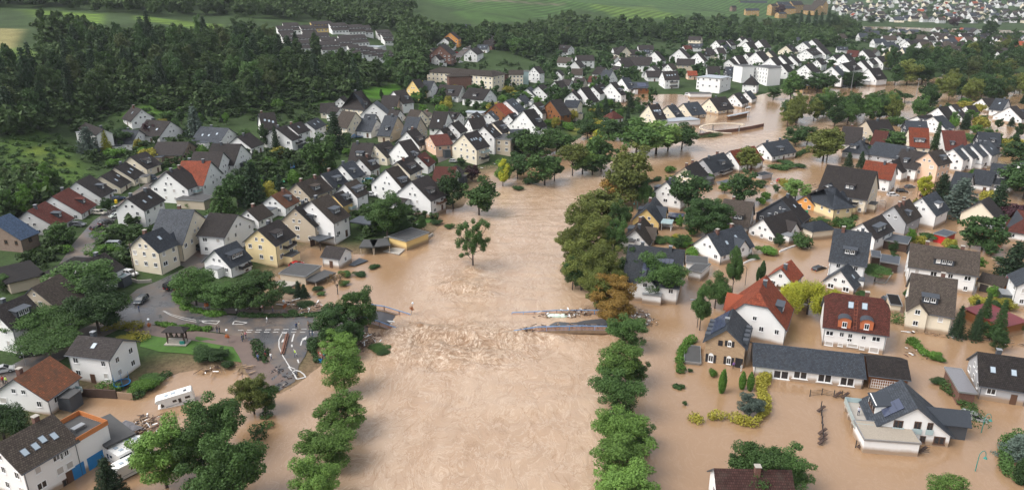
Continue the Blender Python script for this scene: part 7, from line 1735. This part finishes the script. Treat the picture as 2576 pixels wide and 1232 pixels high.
# ---------------- debris
DM=[WOOD,DWOOD,WHITE,BRICKC]
def debris(name,c,r,pts,n,rad,label,seed,lmax=2.5,hz=.5,kind='stuff',mats=None):
    rd_=random.Random(seed); m=MB()
    for _ in range(n):
        u,v=pts[rd_.randrange(len(pts))]; p=ground(*T(c,r,u,v)); x=p.x+rd_.gauss(0,rad); y=p.y+rd_.gauss(0,rad*.8); z=G0(x,y)+rd_.random()*hz; a=rd_.random()*6.28; l=rd_.uniform(.4,lmax)
        k=rd_.random(); mi=0 if k<.55 else 1 if k<.8 else 2 if k<.92 else 3
        q=Vector((x,y,z)); d=Vector((math.cos(a)*l/2,math.sin(a)*l/2,rd_.uniform(-.25,.25)*l/2))
        m.bar(q-d,q+d,rd_.uniform(.05,.3),rd_.uniform(.04,.12),mi)
    o=m.build(name,mats or DM); o['kind']=kind; o['label']=label
debris('driftwood_debris',1,2,[(1150,960),(1100,990),(1040,1010),(1190,980),(1080,950),(960,1040)],330,1.5,'splintered planks heaped at the bridge abutment',1)
debris('driftwood_debris',1,2,[(460,640),(560,635),(640,630),(420,650),(330,600),(500,655)],160,1.6,'boards and rubbish along the muddy verge',2)
debris('driftwood_debris',0,2,[(2360,600),(2450,620),(2520,640),(2240,560),(2300,590)],80,1.3,'planks strewn under the junction trees',3)
debris('driftwood_debris',0,3,[(1400,620),(1450,580),(1350,640),(1480,560)],190,1.4,'timber wreckage beside the black carport roof',4)
debris('driftwood_debris',2,2,[(1330,750),(1350,780),(1300,740),(1150,680),(1250,700)],240,1.5,'rubble and litter on the emerging road end',5,1.0,.3)
debris('driftwood_debris',2,2,[(560,700),(620,695),(700,690),(760,690),(330,720),(600,712)],170,1.0,'branches and litter jammed in the bridge railing',6,1.8,1.0)
debris('driftwood_debris',2,2,[(150,880),(300,862),(450,855),(600,852),(750,852),(900,855)],260,.7,'brushwood matted along the near bridge edge',21,1.6,1.1,mats=[DWOOD,WOOD,MUDC,DWOOD])
debris('driftwood_debris',1,2,[(1150,790),(1250,815),(1350,850),(1450,885)],120,.6,'brushwood matted under the tilted bridge railing',22,1.4,.8,mats=[DWOOD,WOOD,MUDC,DWOOD])
debris('driftwood_debris',1,2,[(180,700),(330,705),(440,702),(560,700)],90,1.2,'litter caught along the verge hedge',7,1.6,.4)
debris('driftwood_debris',3,1,[(60,460),(480,640),(60,640),(20,600),(560,650)],120,2.2,'floating rubbish in the eastern backwater',8,1.8,.2)
debris('driftwood_debris',1,1,[(1900,800),(2330,450),(1650,1100),(1600,1060)],110,2.0,'mud and broken wood behind the riverside houses',9,2,.3)
debris('driftwood_debris',0,3,[(2120,30),(2450,40),(2160,40)],45,1.3,'uprooted stump and branches at the flooded field edge',10,2.6,.8)
debris('driftwood_debris',3,2,[(1700,890),(1480,870),(2100,920),(2420,980),(1480,1080)],90,1.5,'twigs and planks drifting past the cream apartments',11,2.2,.2)
debris('asphalt_rubble',1,3,[(330,110),(360,70),(250,60),(300,180),(200,40)],60,1.0,'broken asphalt chunks at the scoured road end',12,.9,.2,mats=[DARKM,DWOOD,FLATR,CONC])
rb_=sheet('stranded_road_end',[T(2,2,u,v) for u,v in ((1290,690),(1370,685),(1405,740),(1390,800),(1330,835),(1260,800),(1200,720),(1100,670))],ASPH,.12,2.0)
# wrecked roofs by the carport
for u1,v1,u2,v2,u3,v3,u4,v4,lb in ((1160,600,1270,530,1360,560,1240,640,'buckled grey corrugated roof sheets, upper pile'),(1250,620,1330,565,1440,600,1330,645,'buckled grey corrugated roof sheets, lower pile')):
    q=[at_z(*T(0,3,a,b),z) for a,b,z in ((u1,v1,.5),(u2,v2,1.0),(u3,v3,.9),(u4,v4,.6))]; m=MB(); m.slab([[tuple(p) for p in q][::-1]],.08); n=8
    for i in range(n): a=q[0].lerp(q[3],i/n); b=q[1].lerp(q[2],i/n); m.bar(a+Vector((0,0,.05)),b+Vector((0,0,.05)),.12,.08)
    o=m.build('wrecked_roof',ROOF['x'][1]); tag(o,lb,'wreckage','',None,0)
q=[at_z(*T(1,2,a,b),.35) for a,b in ((930,200),(1040,130),(1130,155),(985,210))]; m=MB(); m.slab([[tuple(p) for p in q][::-1]],.12); o=m.build('floating_roof_panel',LEADG); tag(o,'slate-blue roof panel floating by the white shed','wreckage','',None,0)
q=[at_z(*T(1,2,a,b),.3) for a,b in ((1280,62),(1370,25),(1508,35),(1440,95))]; m=MB(); m.slab([[tuple(p) for p in q][::-1]],.2); o=m.build('raft_of_debris',CONC); tag(o,'flat slab with orange rubbish below yellow garage','slab','',None,0)
# ---------------- hedges, walls, fences
def hedge(pts,wd,hh,leaf,label,seed=1,lumpy=.25,size=.16):
    w_=[ground(x,y) for x,y in pts]; rg=np.random.default_rng(seed); C=[];
    for a,b in zip(w_,w_[1:]):
        n=max(1,int((b-a).length/(wd*.55)))
        for i in range(n): q=a.lerp(b,i/n); C.append([q.x+rg.normal()*.1,q.y+rg.normal()*.1,G0(q.x,q.y)+hh*.5])
    C=np.array(C); o0=C.mean(0); Rr=np.stack([np.full(len(C),wd*.55),np.full(len(C),wd*.55),np.full(len(C),hh*.55)],1)*(1+lumpy*rg.normal(size=(len(C),1))); V=leaves(rg,C-o0,Rr,min(len(C)*260,16000),size,inner=.75); m=fastmesh('hedge',V,quads(V),LEAF[leaf]); o=link('hedge',m,loc=tuple(o0)); tag(o,label,'hedge','',None,0)
def PT(c,r,s): return [T(c,r,float(a.split()[0]),float(a.split()[1])) for a in s.split(',')]
for c,r,s,wd,hh,lf,lb in ((2,2,'1800 970,1760 1020,1720 1080,1690 1140,1680 1210',1.6,1.3,'hedge','curved hedge beside the paved platform'),(2,3,'1700 10,1690 70',2,1.2,'hedge','hedge fragment below the curved hedge'),(2,3,'1650 195,1720 235',1.2,.5,'dark','thin drifting hedge patch in open water'),
 (2,3,'2560 100,2500 200,2530 330,2560 420,2500 510,2420 580,2340 570,2250 535,2150 520,2060 510,1990 515,1930 545',1.9,1.5,'gold','long golden conifer hedge curving through water'),(2,3,'1880 545,1830 525,1780 520',1.6,1.0,'gold','golden hedge end cut off by the flood'),
 (3,3,'1790 220,1850 280,1930 370,2010 440,2060 470',2.2,1.6,'green','dark green hedge behind the modern house'),(3,3,'2040 520,2080 560,2120 610',3.2,2.0,'green','rounded hedge block beside the teal lamp'),(3,3,'2575 690,2480 730,2420 800,2380 900,2380 1000,2420 1090,2500 1150,2575 1170',2.0,1.7,'green','ring-shaped clipped hedge at the right edge'),
 (3,2,'1240 770,1330 780,1430 800,1470 800',3.0,2.2,'green','thick hedge beside the red-brown roofed house'),(3,2,'1440 970,1500 1030,1560 1090,1620 1140',1.6,1.0,'hedge','broken hedge line drifting in open flood'),(3,2,'1640 1140,1690 1150',3.0,1.6,'hedge','round bush clump at the broken hedge end'),
 (3,1,'430 1005,560 1040,700 1040,790 1020,880 960',2.2,1.4,'green','drowned hedge round the yellow corner house'),(0,2,'1580 800,1700 825,1850 845,2000 855,2130 860',1.6,.9,'hedge','low verge hedge at the road junction'),(0,2,'1770 510,1800 560,1850 610,1900 650,2000 680,2130 705,2270 705',1.8,.9,'hedge','curved verge hedge below junction trees'),
 (0,2,'2420 718,2575 722',1.4,.8,'dark','short verge hedge by the cyclist'),(1,2,'0 722,200 722,400 718,680 715',1.6,.8,'dark','long flattened hedge along the bridge road'),(1,2,'0 985,30 1060,60 1130,110 1215',2.2,.9,'dark','verge hedge left of the turning lanes'),(1,2,'570 980,560 1050,590 1120,620 1200',1.8,.9,'dark','matted verge hedge beside the yield sign'),
 (0,2,'1040 870,1150 835,1300 825,1420 840,1480 850',2.2,1.3,'gold','yellow-green clipped hedge at the small garden'),(0,2,'1330 920,1420 950,1440 990',4.0,1.6,'gold','bright yellow shrub bed above the lawn'),(0,2,'1240 560,1300 590,1370 560',3.2,1.1,'hedge','oval shrub bed next to the estate car'),
 (0,2,'590 75,760 75',3.6,2.2,'hedge','tall clipped hedge block in the garden'),(0,2,'1080 60,1230 70,1160 110',2.0,1.8,'hedge','bright clipped hedge behind the black roof'),(0,2,'930 80,1040 85',4.4,2.6,'hedge','rounded clipped hedge by the silver van'),
 (0,1,'960 1160,1020 1120,1050 1080',3.4,2.0,'hedge','row of clipped round bushes at the street bend'),(0,1,'1040 1190,1180 1200',2.6,1.8,'hedge','low rounded hedge under the garden lawn'),(1,1,'1062 1080,1200 1090,1360 1110',1.8,1.6,'hedge','straight clipped hedge before the timber carport'),
 (0,1,'1905 860,1930 800',2.2,2.2,'hedge','square clipped hedge by the flat garage'),(2,1,'1890 160,1990 150,2100 130',3.0,1.6,'dark','hedge pressed against the brown pool wall'),(3,0,'720 855,850 860,960 855,1050 850',3.5,2.5,'dark','dense hedge behind the floodlight masts'),
 (3,1,'270 350,330 320,400 290',2.6,1.4,'dark','drowned hedge beside the big park tree'),(0,3,'1080 215,1280 225',2.2,1.3,'hedge','low bushy hedge on the retaining wall'),(0,3,'1380 290,1500 200,1620 120,1720 50',1.8,1.0,'dark','overgrown fence line at the flooded field'),
 (2,1,'1370 600,1450 590,1480 560',2.2,1.0,'dark','drifting scrub at the river-bend trees'),(1,3,'10 640,40 700,60 740',2.5,1.2,'dark','overgrown river edge scrub'),(1,3,'100 490,180 500',1.8,.7,'dark','drifting scrub patch near bank, upper'),(1,3,'110 590,170 560',1.8,.8,'green','drifting scrub patch near bank, lower')):
    hedge(PT(c,r,s),wd,hh,lf,lb,int(len(lb)*wd*7))
def wall_obj(pts,hh,th,mat,label,cat='wall',name='garden_wall',base=-1.5,z0=0):
    w_=[ground(x,y) for x,y in pts]; m=MB(); o0=w_[0]
    for a,b in zip(w_,w_[1:]): a=a-o0;b=b-o0; m.bar((a.x,a.y,(hh+base)/2),(b.x,b.y,(hh+base)/2),th,hh-base)
    o=m.build(name,mat,loc=(o0.x,o0.y,max(o0.z,0))); tag(o,label,cat,'',None,0)
wall_obj(PT(2,1,'1880 150,2050 115,2250 95,2400 70,2530 42'),1.7,.4,WALL['r'][1],'long brown flood wall beside the swimming pool')
wall_obj(PT(0,3,'800 290,1000 300,1180 312'),1.6,.3,DWOOD,'dark brown screen wall under the white house','fence','screen_fence'); wall_obj(PT(0,3,'1190 315,1340 330'),1.5,.15,WOOD,'weathered lattice fence panel above the flood','fence','lattice_fence')
wall_obj(PT(1,2,'1290 -60,1450 -90'),.6,.3,CONC,'low concrete wall by the yellow garage'); wall_obj(PT(1,1,'1640 1222,1780 1135'),.7,.5,CONC,'low stone river wall beside the yellow garage'); wall_obj(PT(3,2,'1575 800,1790 815'),1.6,.3,WALL['w'][1],'white garden wall before the cream apartments'); wall_obj(PT(3,2,'1250 700,1440 745'),.9,.3,WOOD,'tilted wooden fence in the flood','fence','wooden_fence')
wall_obj(PT(3,2,'265 640,400 660'),1.4,.3,WALL['b'][1],'beige garden wall under the weeping tree'); wall_obj(PT(0,2,'1275 350,1400 385,1530 375'),.8,.3,CONC,'concrete ramp wall beside the utility pole'); wall_obj(PT(3,2,'115 75,200 40,275 15'),.5,.25,WHITE,'white fence rail sticking out of the flood, longer','fence','white_fence')
wall_obj(PT(2,2,'2330 190,2400 160,2490 140'),.5,.2,WHITE,'white fence rail beside the dark-gabled house','fence','white_fence'); wall_obj(PT(3,2,'1070 375,1180 390,1240 300,1300 235'),.25,.25,CONC,'low kerb wall round the small tree'); wall_obj(PT(3,2,'2050 935,2240 960'),.3,.25,WOOD,'floating beam by the pergola','beam','floating_beam')
def fence_wreck(c,r,s,label,seed):
    w_=[ground(*p) for p in PT(c,r,s)]; rd_=random.Random(seed); o=link('wrecked_fence',None,loc=w_[0])
    for a,b in zip(w_,w_[1:]):
        a=a-w_[0];b=b-w_[0]; m=MB()
        for k in range(4): m.bar(a+Vector((0,0,.3+k*.3)),b+Vector((0,0,.2+k*.3)),.04,.05)
        m.build('fence_panel',DARKM,o); m=MB(); m.box(a.x-.06,a.x+.06,a.y-.06,a.y+.06,-.8,1.5); m.build('post',DARKM,o)
        if rd_.random()<.5: m=MB(); q=a.lerp(b,.5); m.bar(q+Vector((-.8,-.3,.3)),q+Vector((.8,.5,.9)),.5,.15); m.build('snagged_board',DWOOD,o)
    tag(o,label,'fence','',None,0)
fence_wreck(3,3,'532 405,535 480,540 560,545 640,548 700,550 750,540 790','wrecked black fence running away from viewer',1); fence_wreck(3,3,'420 290,540 275,660 295,740 300,810 310','wrecked black fence with snagged boards below annex',2); fence_wreck(3,3,'880 805,1000 805','black garden gate washed against the white garage',3); fence_wreck(3,3,'1490 850,1620 860','bent black fence right of the white garage',4)
# pool slide
o=link('water_slide',None,loc=(0,0,0)); m=MB(); c0=at_z(*T(2,1,2110,45),3.0); c0.z=0; pr=None
for i in range(26):
    t=i/25; a=-.6+t*5.6; q=Vector((c0.x+math.cos(a)*11,c0.y+math.sin(a)*7.5,4.6-3.6*t))
    if pr is not None: m.bar(pr,q,1.4,.5)
    pr=q
m.build('chute',BEIGEP,o)
for a in (.4,1.8,3.2): m=MB(); q=(c0.x+math.cos(a)*11,c0.y+math.sin(a)*7.5); m.tube((q[0],q[1],-1),(q[0],q[1],3),.3,k=8); m.build('support_post',GREYM,o)
tag(o,'beige curved water slide over the flooded pool','water slide','',None,0)
# small bright things
def smallbox(c,r,u,v,sx,sy,sz,mat,label,cat,name,zo=0):
    p=ground(*T(c,r,u,v)); m=MB(); m.box(-sx/2,sx/2,-sy/2,sy/2,0,sz); m.box(-sx/2-.05,sx/2+.05,-sy/2-.05,sy/2+.05,sz,sz+.1); o=m.build(name,mat,loc=(p.x,p.y,p.z+zo),rz=u%3); tag(o,label,cat,'',None,0)
YEL=plain('yellow_plastic',(.75,.5,.02),.5)
smallbox(0,1,1170,812,.7,.7,1.1,YEL,'yellow wheelie bin beside the dark blue car','bin','wheelie_bin'); smallbox(3,1,372,925,1.6,.8,1.3,GREENP,'green and white storage box by black house','box','storage_box'); smallbox(1,1,1580,980,.6,.6,.5,BLUEP,'blue drum on the river-edge lawn','drum','plastic_drum'); smallbox(1,2,645,1175,.7,.7,.5,BLUEP,'blue ball-like bag at the yield sign','bag','bag')
def tramp(c,r,u,v,rad,label):
    p=ground(*T(c,r,u,v)); o=link('trampoline',None,loc=p); m=MB(); m.tube((0,0,.75),(0,0,.85),rad,k=18); m.build('mat',DARKM,o); m=MB()
    for i in range(18): a,b=2*math.pi*i/18,2*math.pi*(i+1)/18; m.tube((math.cos(a)*rad,math.sin(a)*rad,.85),(math.cos(b)*rad,math.sin(b)*rad,.85),.09,k=4)
    for i in range(6): a=math.pi*i/3; m.tube((math.cos(a)*rad,math.sin(a)*rad,0),(math.cos(a)*rad,math.sin(a)*rad,2.6),.03,k=4)
    m.build('frame',BLUEP,o); tag(o,label,'trampoline','',None,0)
tramp(1,1,342,470,1.9,'netted blue trampoline on the garden lawn'); tramp(1,1,1040,155,1.6,'trampoline beside the blue garden slide'); tramp(0,3,1235,190,1.5,'tilted trampoline frame beside the white house')
m=MB(); p=ground(*T(1,1,985,160)); m.bar((0,0,1.8),(1.8,.3,.2),.6,.08); m.box(-.6,.2,-.4,.4,1.75,1.85); 
for x in (-.55,.15): m.box(x-.04,x+.04,-.38,.38,0,1.75)
o=m.build('garden_slide',plain('slide_blue',(.05,.3,.65),.4),loc=p,rz=3.6); tag(o,'blue garden slide in the old-quarter gardens','slide','',None,0)
m=MB(); m.tube((0,0,0),(0,0,2.2),.04,k=5); 
for i in range(8):
    a,b=math.pi*i/4,math.pi*(i+1)/4; m.poly([(0,0,2.5),(math.cos(a)*1.8,math.sin(a)*1.8,2.0),(math.cos(b)*1.8,math.sin(b)*1.8,2.0)])
um=m.me('garden_parasol',GREENP); p=ground(*T(1,1,250,650)); o=link('garden_parasol',um,loc=p); tag(o,'green garden canopy beside the glasshouse roof','parasol','',None,0)
# ---------------- air
hz,hn,hb=newmat('haze_air'); hn.nodes.remove(hb); pv=hn.nodes.new('ShaderNodeVolumePrincipled'); pv.inputs['Color'].default_value=(.86,.92,1,1); pv.inputs['Density'].default_value=.00006; pv.inputs['Anisotropy'].default_value=.2
hn.links.new(pv.outputs[0],hn.nodes['Material Output'].inputs['Volume'])
m=MB(); m.box(-3200,3800,-30,6200,-4,260); o=m.build('haze',hz); o['kind']='stuff'; o['label']='thin pale haze over the valley'
finish_labels()
for d in DBG: print('DBG',d)
